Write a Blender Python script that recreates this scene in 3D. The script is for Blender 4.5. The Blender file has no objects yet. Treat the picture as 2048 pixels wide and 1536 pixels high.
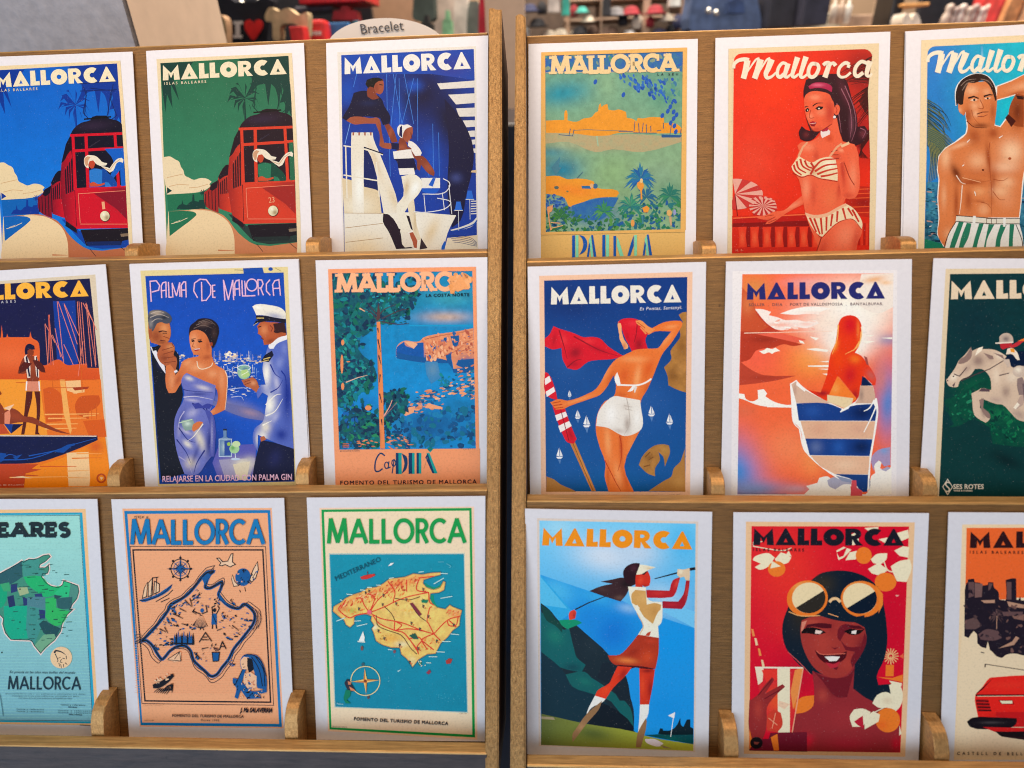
import bpy, bmesh, math, random
import numpy as np
from mathutils import Vector, Matrix
from mathutils.geometry import delaunay_2d_cdt

SC = bpy.context.scene
COL = SC.collection
# ------------------------------------------------------------------ camera
FPX, YAW, PITCH, ROLL = 1191.4, -0.0557, -0.48598, -0.04154
EYE = np.array([0.0, 0.0, 1.35])
def cam_axes():
    cy, sy, cp, sp, cr, sr = (math.cos(YAW), math.sin(YAW), math.cos(PITCH), math.sin(PITCH), math.cos(ROLL), math.sin(ROLL))
    F = np.array([sy*cp, cy*cp, sp]); Rt = np.array([cy, -sy, 0.0]); U = np.cross(Rt, F)
    return cr*Rt + sr*U, -sr*Rt + cr*U, F
CA, CU, CF = cam_axes()
cd = bpy.data.cameras.new('camera'); cam = bpy.data.objects.new('camera', cd); COL.objects.link(cam)
cd.sensor_width = 36; cd.lens = 36*FPX/2048; cd.clip_start = 0.01; cd.clip_end = 60
cam.matrix_world = Matrix(((CA[0], CU[0], -CF[0], EYE[0]), (CA[1], CU[1], -CF[1], EYE[1]), (CA[2], CU[2], -CF[2], EYE[2]), (0, 0, 0, 1)))
cd.dof.use_dof = True; cd.dof.focus_distance = 0.575; cd.dof.aperture_fstop = 3.4
SC.camera = cam
# ------------------------------------------------------------------ light
w = bpy.data.worlds.new('World'); SC.world = w; w.use_nodes = True
bgn = w.node_tree.nodes['Background']; bgn.inputs[0].default_value = (0.50, 0.66, 1.0, 1); bgn.inputs[1].default_value = 0.15
def area(name, loc, aim, size, sy, power, col, spread=180):
    l = bpy.data.lights.new(name, 'AREA'); l.shape = 'RECTANGLE'; l.size = size; l.size_y = sy; l.energy = power; l.color = col
    l.spread = math.radians(spread)
    o = bpy.data.objects.new(name, l); COL.objects.link(o); o.location = loc
    o.rotation_euler = (Vector(aim)-Vector(loc)).to_track_quat('-Z', 'Y').to_euler()
    return o
area('shop_window_lamp', (0.05, 0.17, 1.90), (0.0, 0.66, 1.36), 1.5, 0.2, 8.3, (1.0, 0.74, 0.52))
area('street_daylight', (-0.9, -1.7, 1.5), (0, 0.5, 1.10), 2.6, 2.0, 40, (0.66, 0.81, 1.0))
area('shop_ceiling_lamp', (0.2, 1.9, 2.7), (0.2, 2.3, 1.3), 2.8, 1.0, 88, (1.0, 0.87, 0.72))
SC.view_settings.view_transform = 'Standard'; SC.view_settings.look = 'None'
SC.view_settings.exposure = 0.13; SC.view_settings.gamma = 1
SC.render.film_transparent = False
SC.cycles.use_denoising = True; SC.cycles.filter_width = 1.05
SC.cycles.max_bounces = 6

# ------------------------------------------------------------------ geometry helpers
AL = 0.42
TIER_D = {1: 0.60467, 2: 0.55638, 3: 0.52462, 4: 0.4935}
RYAW = -0.02461
class Plane:
    def __init__(s, right, tier=None, off=0.0, o=None, ev=None):
        y = RYAW if right else 0.0
        s.ex = np.array([math.cos(y), math.sin(y), 0.0])
        ev0 = np.array([0, math.sin(AL), math.cos(AL)]) if ev is None else ev
        s.n = np.cross(s.ex, ev0); s.n /= np.linalg.norm(s.n)
        s.ey = np.cross(s.n, s.ex)
        s.o = (EYE + np.array([0, TIER_D[tier], 0]) if o is None else o) + s.n*off
    def hit(s, px, py, off=0.0):          # photo pixel -> point on this physical plane, raised by off
        d = CF + CA*(px-1024)/FPX + CU*(768-py)/FPX
        t = ((s.o + s.n*off - EYE) @ s.n)/(d @ s.n)
        return EYE + d*t
    def hits(s, P, off):
        P = np.asarray(P, float)
        d = CF[None] + CA[None]*((P[:, 0]-1024)/FPX)[:, None] + CU[None]*((768-P[:, 1])/FPX)[:, None]
        t = ((s.o + s.n*off - EYE) @ s.n)/(d @ s.n)
        return EYE[None] + d*t[:, None]
    def uv(s, p): q = p - s.o; return np.array([q @ s.ex, q @ s.ey])
    def pt(s, u, v, off=0.0): return s.o + s.ex*u + s.ey*v + s.n*off
def ray(px, py, y):                        # photo pixel -> point at depth y metres from the eye (shop interior)
    d = CF + CA*(px-1024)/FPX + CU*(768-py)/FPX
    return EYE + d*(y/d[1])
def lin(c):
    if isinstance(c, str):
        c = c.lstrip('#'); c = [int(c[i:i+2], 16)/255 for i in (0, 2, 4)]
    return np.array([v/12.92 if v <= 0.04045 else ((v+0.055)/1.055)**2.4 for v in c])
def tag(o, label=None, cat=None, group=None, kind=None):
    if label: o['label'] = label
    if cat: o['category'] = cat
    if group: o['group'] = group
    if kind: o['kind'] = kind
    return o
def empty(name, loc, label, cat, group=None):
    o = bpy.data.objects.new(name, None); COL.objects.link(o); o.location = loc; o.empty_display_size = .05
    return tag(o, label, cat, group)
def link(name, me, mat, parent=None):
    o = bpy.data.objects.new(name, me); COL.objects.link(o)
    if mat is not None: me.materials.append(mat)
    if parent is not None: o.parent = parent; o.location = -parent.location if parent.type == 'EMPTY' else (0, 0, 0)
    return o
def bm_obj(name, bm, mat, parent=None, smooth=False, origin=None):
    if parent is None:                    # put the origin at the thing's base
        vs = [v.co for v in bm.verts]
        c = Vector((sum(v.x for v in vs)/len(vs), sum(v.y for v in vs)/len(vs), min(v.z for v in vs)))
        bmesh.ops.translate(bm, verts=bm.verts, vec=-c)
    bmesh.ops.recalc_face_normals(bm, faces=bm.faces)
    me = bpy.data.meshes.new(name); bm.to_mesh(me); bm.free()
    if smooth: me.shade_smooth()
    o = link(name, me, mat, parent)
    if parent is None: o.location = c
    return o
def prism(bm, front, back):               # two matching rings -> closed solid
    a = [bm.verts.new(p) for p in front]; b = [bm.verts.new(p) for p in back]; n = len(a)
    bm.faces.new(a); bm.faces.new(b[::-1])
    for i in range(n): bm.faces.new((a[i], b[i], b[(i+1) % n], a[(i+1) % n]))
def bevel(bm, w, seg=2):
    bmesh.ops.bevel(bm, geom=list(bm.edges), offset=w, segments=seg, affect='EDGES', profile=0.5)

# ------------------------------------------------------------------ materials
def nodes(name):
    m = bpy.data.materials.new(name); m.use_nodes = True; nt = m.node_tree
    return m, nt, nt.nodes['Principled BSDF']
def N(nt, t, **k):
    n = nt.nodes.new(t)
    for a, b in k.items():
        if a.startswith('i_'): n.inputs[a[2:].replace('_', ' ')].default_value = b
        else: setattr(n, a, b)
    return n
def ramp(nt, fac, stops):
    r = N(nt, 'ShaderNodeValToRGB'); e = r.color_ramp.elements
    while len(e) < len(stops): e.new(0.5)
    for i, (p, c) in enumerate(stops): e[i].position = p; e[i].color = tuple(c)+(1,) if len(c) == 3 else c
    nt.links.new(fac, r.inputs[0]); return r.outputs[0]
def gold(name, base, dark, metal, rough, gscale, rot=(0, 0, 0), bump=0.25, grit=0.0):
    m, nt, p = nodes(name); L = nt.links.new
    tc = N(nt, 'ShaderNodeTexCoord'); mp = N(nt, 'ShaderNodeMapping'); mp.inputs['Scale'].default_value = gscale
    mp.inputs['Rotation'].default_value = rot
    L(tc.outputs['Object'], mp.inputs[0])
    n1 = N(nt, 'ShaderNodeTexNoise', i_Scale=9.0, i_Detail=9.0, i_Roughness=.72); L(mp.outputs[0], n1.inputs['Vector'])
    n2 = N(nt, 'ShaderNodeTexNoise', i_Scale=26.0, i_Detail=5.0, i_Roughness=.6); L(tc.outputs['Object'], n2.inputs['Vector'])
    n3 = N(nt, 'ShaderNodeTexNoise', i_Scale=900.0, i_Detail=3.0, i_Roughness=.7); L(tc.outputs['Object'], n3.inputs['Vector'])
    c1 = ramp(nt, n1.outputs[0], [(.34, dark), (.5, base), (.66, tuple(min(1, v*1.35) for v in base))])
    mx = N(nt, 'ShaderNodeMix', data_type='RGBA', blend_type='MULTIPLY'); mx.inputs[0].default_value = .55
    c2 = ramp(nt, n2.outputs[0], [(.3, (.76, .68, .6)), (.7, (1, 1, 1))])
    L(c1, mx.inputs[6]); L(c2, mx.inputs[7])
    n5 = N(nt, 'ShaderNodeTexNoise', i_Scale=70.0, i_Detail=6.0, i_Roughness=.75); L(tc.outputs['Object'], n5.inputs['Vector'])
    sc = ramp(nt, n5.outputs[0], [(.66, (0, 0, 0)), (.72, (.75, .75, .75))]); m2 = N(nt, 'ShaderNodeMix', data_type='RGBA')
    L(sc, m2.inputs[0]); L(mx.outputs[2], m2.inputs[6]); m2.inputs[7].default_value = tuple(v*.45 for v in dark)+(1,)
    L(m2.outputs[2], p.inputs['Base Color'])
    p.inputs['Metallic'].default_value = metal
    rr = N(nt, 'ShaderNodeMapRange'); rr.inputs[3].default_value = rough-.1; rr.inputs[4].default_value = rough+.18
    L(n1.outputs[0], rr.inputs[0]); L(rr.outputs[0], p.inputs['Roughness'])
    ad = N(nt, 'ShaderNodeMath', operation='MULTIPLY_ADD'); L(n3.outputs[0], ad.inputs[0]); ad.inputs[1].default_value = grit; L(n1.outputs[0], ad.inputs[2])
    b = N(nt, 'ShaderNodeBump', i_Strength=bump, i_Distance=.0012); L(ad.outputs[0], b.inputs['Height']); L(b.outputs[0], p.inputs['Normal'])
    return m
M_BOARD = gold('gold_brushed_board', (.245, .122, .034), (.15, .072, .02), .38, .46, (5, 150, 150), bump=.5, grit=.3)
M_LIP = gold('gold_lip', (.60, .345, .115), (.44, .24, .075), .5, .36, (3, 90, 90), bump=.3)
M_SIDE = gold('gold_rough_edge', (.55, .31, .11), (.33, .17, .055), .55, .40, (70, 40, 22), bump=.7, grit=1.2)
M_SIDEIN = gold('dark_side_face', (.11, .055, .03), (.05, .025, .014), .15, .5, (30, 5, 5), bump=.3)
M_DIV = gold('gold_divider', (.55, .30, .10), (.42, .21, .065), .55, .38, (70, 40, 40), bump=.35, grit=.25)

def mat_ink():
    m, nt, p = nodes('printed_ink'); L = nt.links.new
    at = N(nt, 'ShaderNodeVertexColor', layer_name='ink')
    tc = N(nt, 'ShaderNodeTexCoord')
    n = N(nt, 'ShaderNodeTexNoise', i_Scale=620.0, i_Detail=2.0, i_Roughness=.6); L(tc.outputs['Object'], n.inputs['Vector'])
    f = ramp(nt, n.outputs[0], [(.28, (.88, .88, .88)), (.5, (1, 1, 1)), (.74, (1.0, 1.0, 1.0))])
    mu = N(nt, 'ShaderNodeMix', data_type='RGBA', blend_type='MULTIPLY'); mu.inputs[0].default_value = 1
    L(at.outputs[0], mu.inputs[6]); L(f, mu.inputs[7])
    n2 = N(nt, 'ShaderNodeTexNoise', i_Scale=1050.0, i_Detail=1.0, i_Roughness=.5); L(tc.outputs['Object'], n2.inputs['Vector'])
    sp = ramp(nt, n2.outputs[0], [(.72, (0, 0, 0)), (.80, (.22, .22, .22))])
    mx = N(nt, 'ShaderNodeMix', data_type='RGBA'); L(sp, mx.inputs[0]); L(mu.outputs[2], mx.inputs[6]); mx.inputs[7].default_value = (.75, .72, .68, 1)
    L(mx.outputs[2], p.inputs['Base Color']); p.inputs['Roughness'].default_value = .5
    p.inputs['Specular IOR Level'].default_value = .16
    n4 = N(nt, 'ShaderNodeTexNoise', i_Scale=300.0, i_Detail=4.0); L(tc.outputs['Object'], n4.inputs['Vector'])
    b = N(nt, 'ShaderNodeBump', i_Strength=.12, i_Distance=.0004); L(n4.outputs[0], b.inputs['Height']); L(b.outputs[0], p.inputs['Normal'])
    return m
def mat_paper():
    m, nt, p = nodes('card_paper'); L = nt.links.new
    tc = N(nt, 'ShaderNodeTexCoord')
    n = N(nt, 'ShaderNodeTexNoise', i_Scale=260.0, i_Detail=6.0, i_Roughness=.7); L(tc.outputs['Object'], n.inputs['Vector'])
    L(ramp(nt, n.outputs[0], [(.3, (.70, .69, .695)), (.6, (.745, .735, .74))]), p.inputs['Base Color'])
    p.inputs['Roughness'].default_value = .6; p.inputs['Specular IOR Level'].default_value = .3
    b = N(nt, 'ShaderNodeBump', i_Strength=.05, i_Distance=.0004); L(n.outputs[0], b.inputs['Height']); L(b.outputs[0], p.inputs['Normal'])
    return m
M_INK, M_PAPER = mat_ink(), mat_paper()
def plain(name, col, rough=.6, metal=0.0, var=.25, scale=40.0, bump=0.0, emit=None):
    m, nt, p = nodes(name); L = nt.links.new
    tc = N(nt, 'ShaderNodeTexCoord'); n = N(nt, 'ShaderNodeTexNoise', i_Scale=scale, i_Detail=5.0); L(tc.outputs['Object'], n.inputs['Vector'])
    c = np.array(col); L(ramp(nt, n.outputs[0], [(.3, tuple(c*(1-var))), (.7, tuple(np.minimum(c*(1+var), .95)))]), p.inputs['Base Color'])
    p.inputs['Roughness'].default_value = rough; p.inputs['Metallic'].default_value = metal
    if bump:
        b = N(nt, 'ShaderNodeBump', i_Strength=bump, i_Distance=.004); L(n.outputs[0], b.inputs['Height']); L(b.outputs[0], p.inputs['Normal'])
    return m

# ------------------------------------------------------------------ print engine: flat ink shapes laid on a card
CROP = {1: (0, 80, 3.4133), 2: (290, 80, 3.4143), 3: (640, 60, 3.4143), 4: (1050, 70, 3.4139), 5: (1410, 60, 3.4128), 6: (1790, 40, 3.2674),
        7: (0, 510, 3.1347), 8: (250, 510, 3.2), 9: (620, 500, 3.1347), 10: (1040, 510, 3.072), 11: (1430, 510, 3.0732), 12: (1810, 510, 3.0715),
        13: (0, 980, 2.7626), 14: (200, 980, 2.9545), 15: (600, 980, 2.9538), 16: (1030, 1000, 2.8657), 17: (1450, 1000, 2.8657), 18: (1850, 1000, 2.8636)}
def nums(S):
    if isinstance(S, str):
        v = [float(q) for q in S.split()]; return [(v[i], v[i+1]) for i in range(0, len(v)-1, 2)]
    return [tuple(q) for q in S]
def spline(P, closed, seg=5):
    P = [np.array(p, float) for p in P]; n = len(P); out = []
    if n < 3: return [tuple(p) for p in P]
    for i in range(n if closed else n-1):
        p0 = P[(i-1) % n] if closed or i > 0 else 2*P[0]-P[1]
        p1, p2 = P[i], P[(i+1) % n]
        p3 = P[(i+2) % n] if closed or i < n-2 else 2*P[-1]-P[-2]
        for k in range(seg):
            t = k/seg
            out.append(tuple(.5*((2*p1)+(-p0+p2)*t+(2*p0-5*p1+4*p2-p3)*t*t+(-p0+3*p1-3*p2+p3)*t**3)))
    if not closed: out.append(tuple(P[-1]))
    return out
def soften(P, lim=52, seg=3):
    Q = [np.array(q, float) for q in P]; n = len(Q)
    if n < 6: return P
    D = [Q[(i+1) % n]-Q[i] for i in range(n)]; Ln = [max(np.hypot(*d), 1e-6) for d in D]
    sharp = []
    for i in range(n):
        a, b = D[i-1]/Ln[i-1], D[i]/Ln[i]; sharp.append(math.degrees(math.acos(max(-1, min(1, a @ b)))) > lim)
    out = []
    for i in range(n):
        j = (i+1) % n; d, L = D[i], Ln[i]
        t0 = d if sharp[i] else (D[i-1]/Ln[i-1]+d/L)*.5*L
        t1 = d if sharp[j] else (d/L+D[j]/Ln[j])*.5*L
        if (sharp[i] and sharp[j]) or L < 6: out.append(tuple(Q[i])); continue
        for k in range(seg):
            t = k/seg; h = 2*t**3-3*t*t+1, t**3-2*t*t+t, -2*t**3+3*t*t, t**3-t*t
            out.append(tuple(h[0]*Q[i]+h[1]*t0+h[2]*Q[j]+h[3]*t1))
    return out
_rng = np.random.RandomState(5); _LAT = _rng.rand(64, 64)
def vnoise(x, y):
    xi, yi = np.floor(x).astype(int), np.floor(y).astype(int); fx, fy = x-xi, y-yi
    fx, fy = fx*fx*(3-2*fx), fy*fy*(3-2*fy); g = lambda a, b: _LAT[a % 64, b % 64]
    return (g(xi, yi)*(1-fx)+g(xi+1, yi)*fx)*(1-fy)+(g(xi, yi+1)*(1-fx)+g(xi+1, yi+1)*fx)*fy
def fbm(x, y): return vnoise(x, y)*.5+vnoise(x*2.1+7, y*2.1+3)*.3+vnoise(x*4.3+1, y*4.3+9)*.2
_TEXT = {}
def text_mesh(s, sp=1.0):
    if (s, sp) not in _TEXT:
        cu = bpy.data.curves.new('lettering', 'FONT'); cu.body = s; cu.resolution_u = 2; cu.space_character = sp
        ob = bpy.data.objects.new('lettering', cu); COL.objects.link(ob)
        bpy.context.view_layer.update()
        me = ob.to_mesh(); me.calc_loop_triangles()
        v = np.array([q.co[:2] for q in me.vertices]); f = [tuple(t.vertices) for t in me.loop_triangles]
        ob.to_mesh_clear(); COL.objects.unlink(ob); bpy.data.objects.remove(ob); bpy.data.curves.remove(cu)
        _TEXT[(s, sp)] = (v, f)
    return _TEXT[(s, sp)]
# skeleton letters (strokes in a unit box, y up) for drawn titles
def arc(cx, cy, rx, ry, a0, a1, n=18): return [(cx+rx*math.cos(math.radians(a0+(a1-a0)*i/n)), cy+ry*math.sin(math.radians(a0+(a1-a0)*i/n))) for i in range(n+1)]
SKEL = {'M': (1.0, [[(.06, 0), (.16, 1), (.5, .06), (.84, 1), (.94, 0)]]), 'A': (.9, [[(.05, 0), (.45, .97), (.85, 0)], [(.2, .32), (.7, .32)]]),
        'L': (.52, [[(.08, 1), (.08, .06), (.5, .06)]]), 'O': (.98, [arc(.49, .5, .43, .44, 0, 360, 30)]), 'E': (.55, [[(.52, .94), (.09, .94), (.09, .06), (.52, .06)], [(.09, .52), (.45, .52)]]),
        'R': (.62, [[(.09, 0), (.09, .94), (.3, .94)]+arc(.3, .71, .24, .23, 90, -90, 10)+[(.09, .48)], [(.3, .48), (.58, 0)]]),
        'C': (.8, [arc(.48, .5, .41, .44, 48, 312, 22)]), 'S': (.55, [arc(.28, .73, .2, .21, 30, 270, 10)+arc(.28, .27, .2, .25, 90, -150, 12)])}
def fat_glyphs(ch):
    if ch == 'M': return 1.0, [[(0, 0), (.05, 1), (.5, .46), (.93, 1), (1, 0), (.67, 0), (.645, .47), (.49, .12), (.355, .47), (.33, 0)]]
    if ch == 'A': return 1.0, [[(0, 0), (.46, 1), (.5, 1), (.5, .42), (.40, .17), (.5, .17), (.5, 0)], [(.5, 0), (.5, .17), (.6, .17), (.5, .42), (.5, 1), (.54, 1), (1, 0)]]
    if ch == 'L': return .56, [[(.0, 0), (.02, 1), (.33, 1), (.33, .27), (.56, .3), (.56, 0)]]
    if ch == 'O': return .98, [arc(.49, .49, .5, .52, 90, 270)+arc(.49, .49, .14, .15, 270, 90), arc(.49, .49, .5, .52, 270, 450)+arc(.49, .49, .14, .15, 450, 270)]
    if ch == 'R': return .86, [[(0, 0), (0, 1), (.45, 1)]+arc(.45, .68, .32, .32, 90, 0, 8)+[(.52, .68), (.44, .76), (.3, .76), (.3, 0)], [(.3, .0), (.3, .58), (.44, .58), (.52, .68)]+arc(.45, .68, .32, .32, 0, -70, 8)+[(.86, 0), (.52, 0), (.34, .36), (.32, 0)]]
    if ch == 'C': return .84, [arc(.5, .49, .5, .52, 52, 308, 24)+arc(.52, .49, .15, .16, 300, 60, 12)]
class Art:
    def __init__(s, k, plane, white, to_local):
        s.k, s.pl, s.tl = k, plane, to_local; s.x0, s.y0, s.sc = CROP[k]
        s.white = lin(tuple(v/255 for v in white)); s.z = 2.0e-4; s.parts = {}; s.cur = 'printed_picture'; s.rnd = random.Random(k)
    def ink(s, c):
        v = lin(c)/s.white*.72; m = v.max()
        if m > .94: v = v*(.94/m)*.55+np.minimum(v, .94)*.45
        return np.clip(v*1.02-.007, .0012, .94)
    def part(s, name): s.cur = name; return s
    def emit(s, P, F, C, z=None):
        if z is None: s.z += 2e-6; z = s.z
        d = s.parts.setdefault(s.cur, [[], [], [], 0])
        P = np.asarray(P, float); q = np.stack([s.x0+P[:, 0]/s.sc, s.y0+P[:, 1]/s.sc], 1)
        d[0].append(s.tl(s.pl.hits(q, z))); d[1] += [tuple(i+d[3] for i in f) for f in F]
        C = np.asarray(C, float); d[2].append(np.tile(C, (len(P), 1)) if C.ndim == 1 else C); d[3] += len(P)
    def p(s, S, col, sm=0, g=None, b=None, n=0, ns=40, sp=11, z=None, nc=None):
        """filled shape; g=(x0,y0,x1,y1,colour2) linear blend, b=[(cx,cy,rx,ry,deg,colour,strength)] soft patches, n mottling"""
        P = nums(S)
        if sm: P = spline(P, True, 4)
        elif sm == 0 and isinstance(S, str): P = soften(P)
        P = [q for i, q in enumerate(P) if abs(q[0]-P[i-1][0])+abs(q[1]-P[i-1][1]) > .3]
        pts = [Vector(q) for q in P]; m = len(pts)
        if g or b or n:
            xs, ys = [q[0] for q in P], [q[1] for q in P]; j = 0; y = min(ys)+sp*.4
            edges = []                     # subdivide the outline too
            Q = []
            for i in range(m):
                a, c = np.array(P[i]), np.array(P[(i+1) % m]); kk = max(1, int(np.hypot(*(c-a))/sp))
                Q += [Vector(a+(c-a)*t/kk) for t in range(kk)]
            pts = Q; m = len(pts)
            while y < max(ys):
                x = min(xs)+sp*(.3+.5*(j % 2))
                while x < max(xs): pts.append(Vector((x, y))); x += sp
                y += sp*.87; j += 1
        r = delaunay_2d_cdt(pts, [], [list(range(m))], 1, 1e-3)
        V = np.array([q[:] for q in r[0]]); F = r[2]
        if not len(F): return s
        base = s.ink(col); C = np.tile(base, (len(V), 1))
        if g:
            a, c = np.array(g[:2], float), np.array(g[2:4], float); t = np.clip(((V-a) @ (c-a))/((c-a) @ (c-a)), 0, 1)[:, None]
            C = C*(1-t)+s.ink(g[4])*t
        for q in b or ():
            cx, cy, rx, ry, an, cc = q[:6]; st = q[6] if len(q) > 6 else 1
            ca, sa = math.cos(math.radians(an)), math.sin(math.radians(an)); dx, dy = V[:, 0]-cx, V[:, 1]-cy
            rr = np.sqrt(((dx*ca+dy*sa)/rx)**2+((-dx*sa+dy*ca)/ry)**2); t = (np.exp(-(1.55*rr)**2)*st)[:, None]; C = C*(1-t)+s.ink(cc)*t
        if n:
            f = (fbm(V[:, 0]/ns+s.k*3.1, V[:, 1]/ns)-.5)*2
            if nc is not None:
                t = np.clip(f*n+.5*n, 0, 1)[:, None]; C = C*(1-t)+s.ink(nc)*t
            else: C = np.clip(C*(1+f*n)[:, None], .0015, .94)
        s.emit(V, F, C, z); return s
    def l(s, S, wd, col, w2=None, sm=0, z=None, closed=False):
        P = nums(S)
        if sm: P = spline(P, closed, 4)
        P = np.array(P); n = len(P); w2 = wd if w2 is None else w2; V = []
        if not sm and not closed and n > 2:
            for i in range(1, n-1):
                a, b = P[i]-P[i-1], P[i+1]-P[i]
                if a @ b < -.25*np.hypot(*a)*np.hypot(*b):
                    e = a/np.hypot(*a)*wd*.18; f = b/np.hypot(*b)*wd*.18
                    s.l(list(map(tuple, P[:i]))+[tuple(P[i]+e)], wd, col, z=z); s.l([tuple(P[i]-f)]+list(map(tuple, P[i+1:])), wd, col, z=z); return s
        for i in range(n):
            a = P[(i-1) % n] if (closed or i) else P[i]; c = P[(i+1) % n] if (closed or i < n-1) else P[i]
            d1 = P[i]-a; d2 = c-P[i]; l1, l2 = np.hypot(*d1), np.hypot(*d2)
            if l1 < 1e-9: d1, l1 = d2, l2
            if l2 < 1e-9: d2, l2 = d1, l1
            d1, d2 = d1/max(l1, 1e-9), d2/max(l2, 1e-9); n1 = np.array([-d1[1], d1[0]]); n2 = np.array([-d2[1], d2[0]])
            mm = n1+n2; L = mm @ mm
            mm = mm*(2/max(L, .55))/1.0 if L > 1e-6 else n1
            h = (wd+(w2-wd)*i/max(1, n-1))/2
            V += [P[i]+mm*h, P[i]-mm*h]
        F = [(2*i, 2*i+1, 2*i+3, 2*i+2) for i in range(n-1)]
        if closed: F.append((2*n-2, 2*n-1, 1, 0))
        s.emit(V, F, s.ink(col), z); return s
    def e(s, cx, cy, rx, ry, col, ang=0, z=None, **k):
        ca, sa = math.cos(math.radians(ang)), math.sin(math.radians(ang)); m = 28 if max(rx, ry) > 15 else 12
        P = [(cx+rx*math.cos(t)*ca-ry*math.sin(t)*sa, cy+rx*math.cos(t)*sa+ry*math.sin(t)*ca) for t in [2*math.pi*i/m for i in range(m)]]
        return s.p(P, col, z=z, **k)
    def ring(s, cx, cy, rx, ry, w, col, a0=0, a1=360):
        P = [(cx+rx*math.cos(math.radians(a0+(a1-a0)*i/30)), cy+ry*math.sin(math.radians(a0+(a1-a0)*i/30))) for i in range(31)]
        return s.l(P, w, col)
    def frame(s, S, wd, col): return s.l(S, wd, col, closed=True)
    def basis(s, x0, y0, x1, y1, h):
        b = np.array([x1-x0, y1-y0], float); u = b/np.hypot(*b); return np.array([x0, y0], float), u, np.array([u[1], -u[0]])*h, np.hypot(*b)
    def t(s, txt, x0, y0, x1, y1, h, col, slant=0, bold=0):
        v, f = text_mesh(txt); o, u, up, L = s.basis(x0, y0, x1, y1, h); ex = L/(np.ptp(v[:, 0])/.729*h)
        if ex > 1.12 and len(txt) > 2:      # wide setting: space the letters out rather than stretching them
            a1 = np.ptp(v[:, 0]); a2 = np.ptp(text_mesh(txt, 2.0)[0][:, 0]); sp = 1+(L/h*.729/1.08-a1)/(a2-a1); v, f = text_mesh(txt, round(sp, 3))
        mn, mxx = v[:, 0].min(), v[:, 0].max()
        cap = 0.729
        X = (v[:, 0]-mn)/(mxx-mn)*L; Y = v[:, 1]/cap; X = X+slant*Y*h
        V = o[None]+u[None]*X[:, None]+up[None]*Y[:, None]
        keep = s.cur; s.nt = getattr(s, 'nt', 0)+1
        if keep not in ('printed_picture',): s.cur = 'caption_lettering#%d' % s.nt
        s.emit(V, f, s.ink(col))
        bold *= .45
        if bold:
            for dx, dy in ((bold, 0), (0, bold), (bold, bold)): s.emit(V+np.array([dx, dy]), f, s.ink(col))
        s.cur = keep; return s
    def fat(s, txt, x0, y0, x1, y1, h, col, gap=.07, grad=None):
        o, u, up, L = s.basis(x0, y0, x1, y1, h); G = [fat_glyphs(c) for c in txt]
        tot = sum(g[0] for g in G)+gap*(len(G)-1); k = L/tot; x = 0
        for i, (wd, polys) in enumerate(G):
            cc = col if grad is None or i < grad[0] else grad[1]
            for P in polys: s.p([o+u*(x+a)*k+up*b for a, b in P], cc)
            x += wd+gap
        return s
    def skel(s, txt, x0, y0, x1, y1, h, col, wd, gap=.12, serif=0, sw=None, outline=None):
        o, u, up, L = s.basis(x0, y0, x1, y1, h); tot = sum(SKEL[c][0] for c in txt)+gap*(len(txt)-1); k = L/tot
        for ww, cc in ([(wd+outline[0]*2, outline[1])] if outline else [])+[(wd, col)]:
            x = 0
            for c in txt:
                cw, strokes = SKEL[c]
                for st in strokes:
                    P = [o+u*(x+a)*k+up*b for a, b in st]; s.l(P, ww, cc)
                if serif:
                    sw_ = sw or wd*.55
                    ends = {'M': [(.06, 0), (.94, 0), (.1, 1), (.9, 1)], 'A': [(.06, 0), (.84, 0), (.42, 1)], 'L': [(.08, 0), (.08, 1)], 'R': [(.09, 0), (.6, 0), (.09, 1)],
                            'E': [(.09, 0), (.09, 1)], 'C': [], 'O': [], 'S': []}[c]
                    for a, b in ends:
                        bb = .06 if b == 0 else .94
                        s.l([o+u*((x+a)*k-serif)+up*bb, o+u*((x+a)*k+serif)+up*bb], sw_, cc)
                    if c in 'LE': s.l([o+u*(x+.5)*k+up*0, o+u*(x+.5)*k+up*.34], sw_, cc)
                    if c == 'E': s.l([o+u*(x+.5)*k+up*.68, o+u*(x+.5)*k+up*1], sw_, cc)
                    if c == 'C': s.l([o+u*(x+.78)*k+up*.62, o+u*(x+.78)*k+up*1], sw_, cc)
                x += cw+gap
        return s
    def scatter(s, S, n, size, cols, asp=.6, jag=7, seed=0, ang=None):
        P = nums(S); xs, ys = [q[0] for q in P], [q[1] for q in P]; R = random.Random(seed+s.k*31); zs = [s.z+2e-6*(i+1) for i in range(8)]; s.z = zs[-1]
        def inside(x, y):
            c = False; j = len(P)-1
            for i in range(len(P)):
                if (P[i][1] > y) != (P[j][1] > y) and x < (P[j][0]-P[i][0])*(y-P[i][1])/(P[j][1]-P[i][1])+P[i][0]: c = not c
                j = i
            return c
        k = 0; tries = 0
        while k < n and tries < n*30:
            tries += 1; x, y = R.uniform(min(xs), max(xs)), R.uniform(min(ys), max(ys))
            if not inside(x, y): continue
            r = R.uniform(size[0], size[1]); th = R.uniform(0, 6.28) if ang is None else math.radians(ang+R.uniform(-12, 12))
            Q = []
            for i in range(jag):
                t = 6.283*i/jag; q = r*R.uniform(.55, 1.15); a, b2 = q*math.cos(t), q*asp*math.sin(t)
                Q.append((x+a*math.cos(th)-b2*math.sin(th), y+a*math.sin(th)+b2*math.cos(th)))
            V = np.array([(x, y)]+Q); s.emit(V, [(0, i+1, (i+1) % jag+1) for i in range(jag)], s.ink(R.choice(cols)), zs[k % 8]); k += 1
        return s
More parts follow.
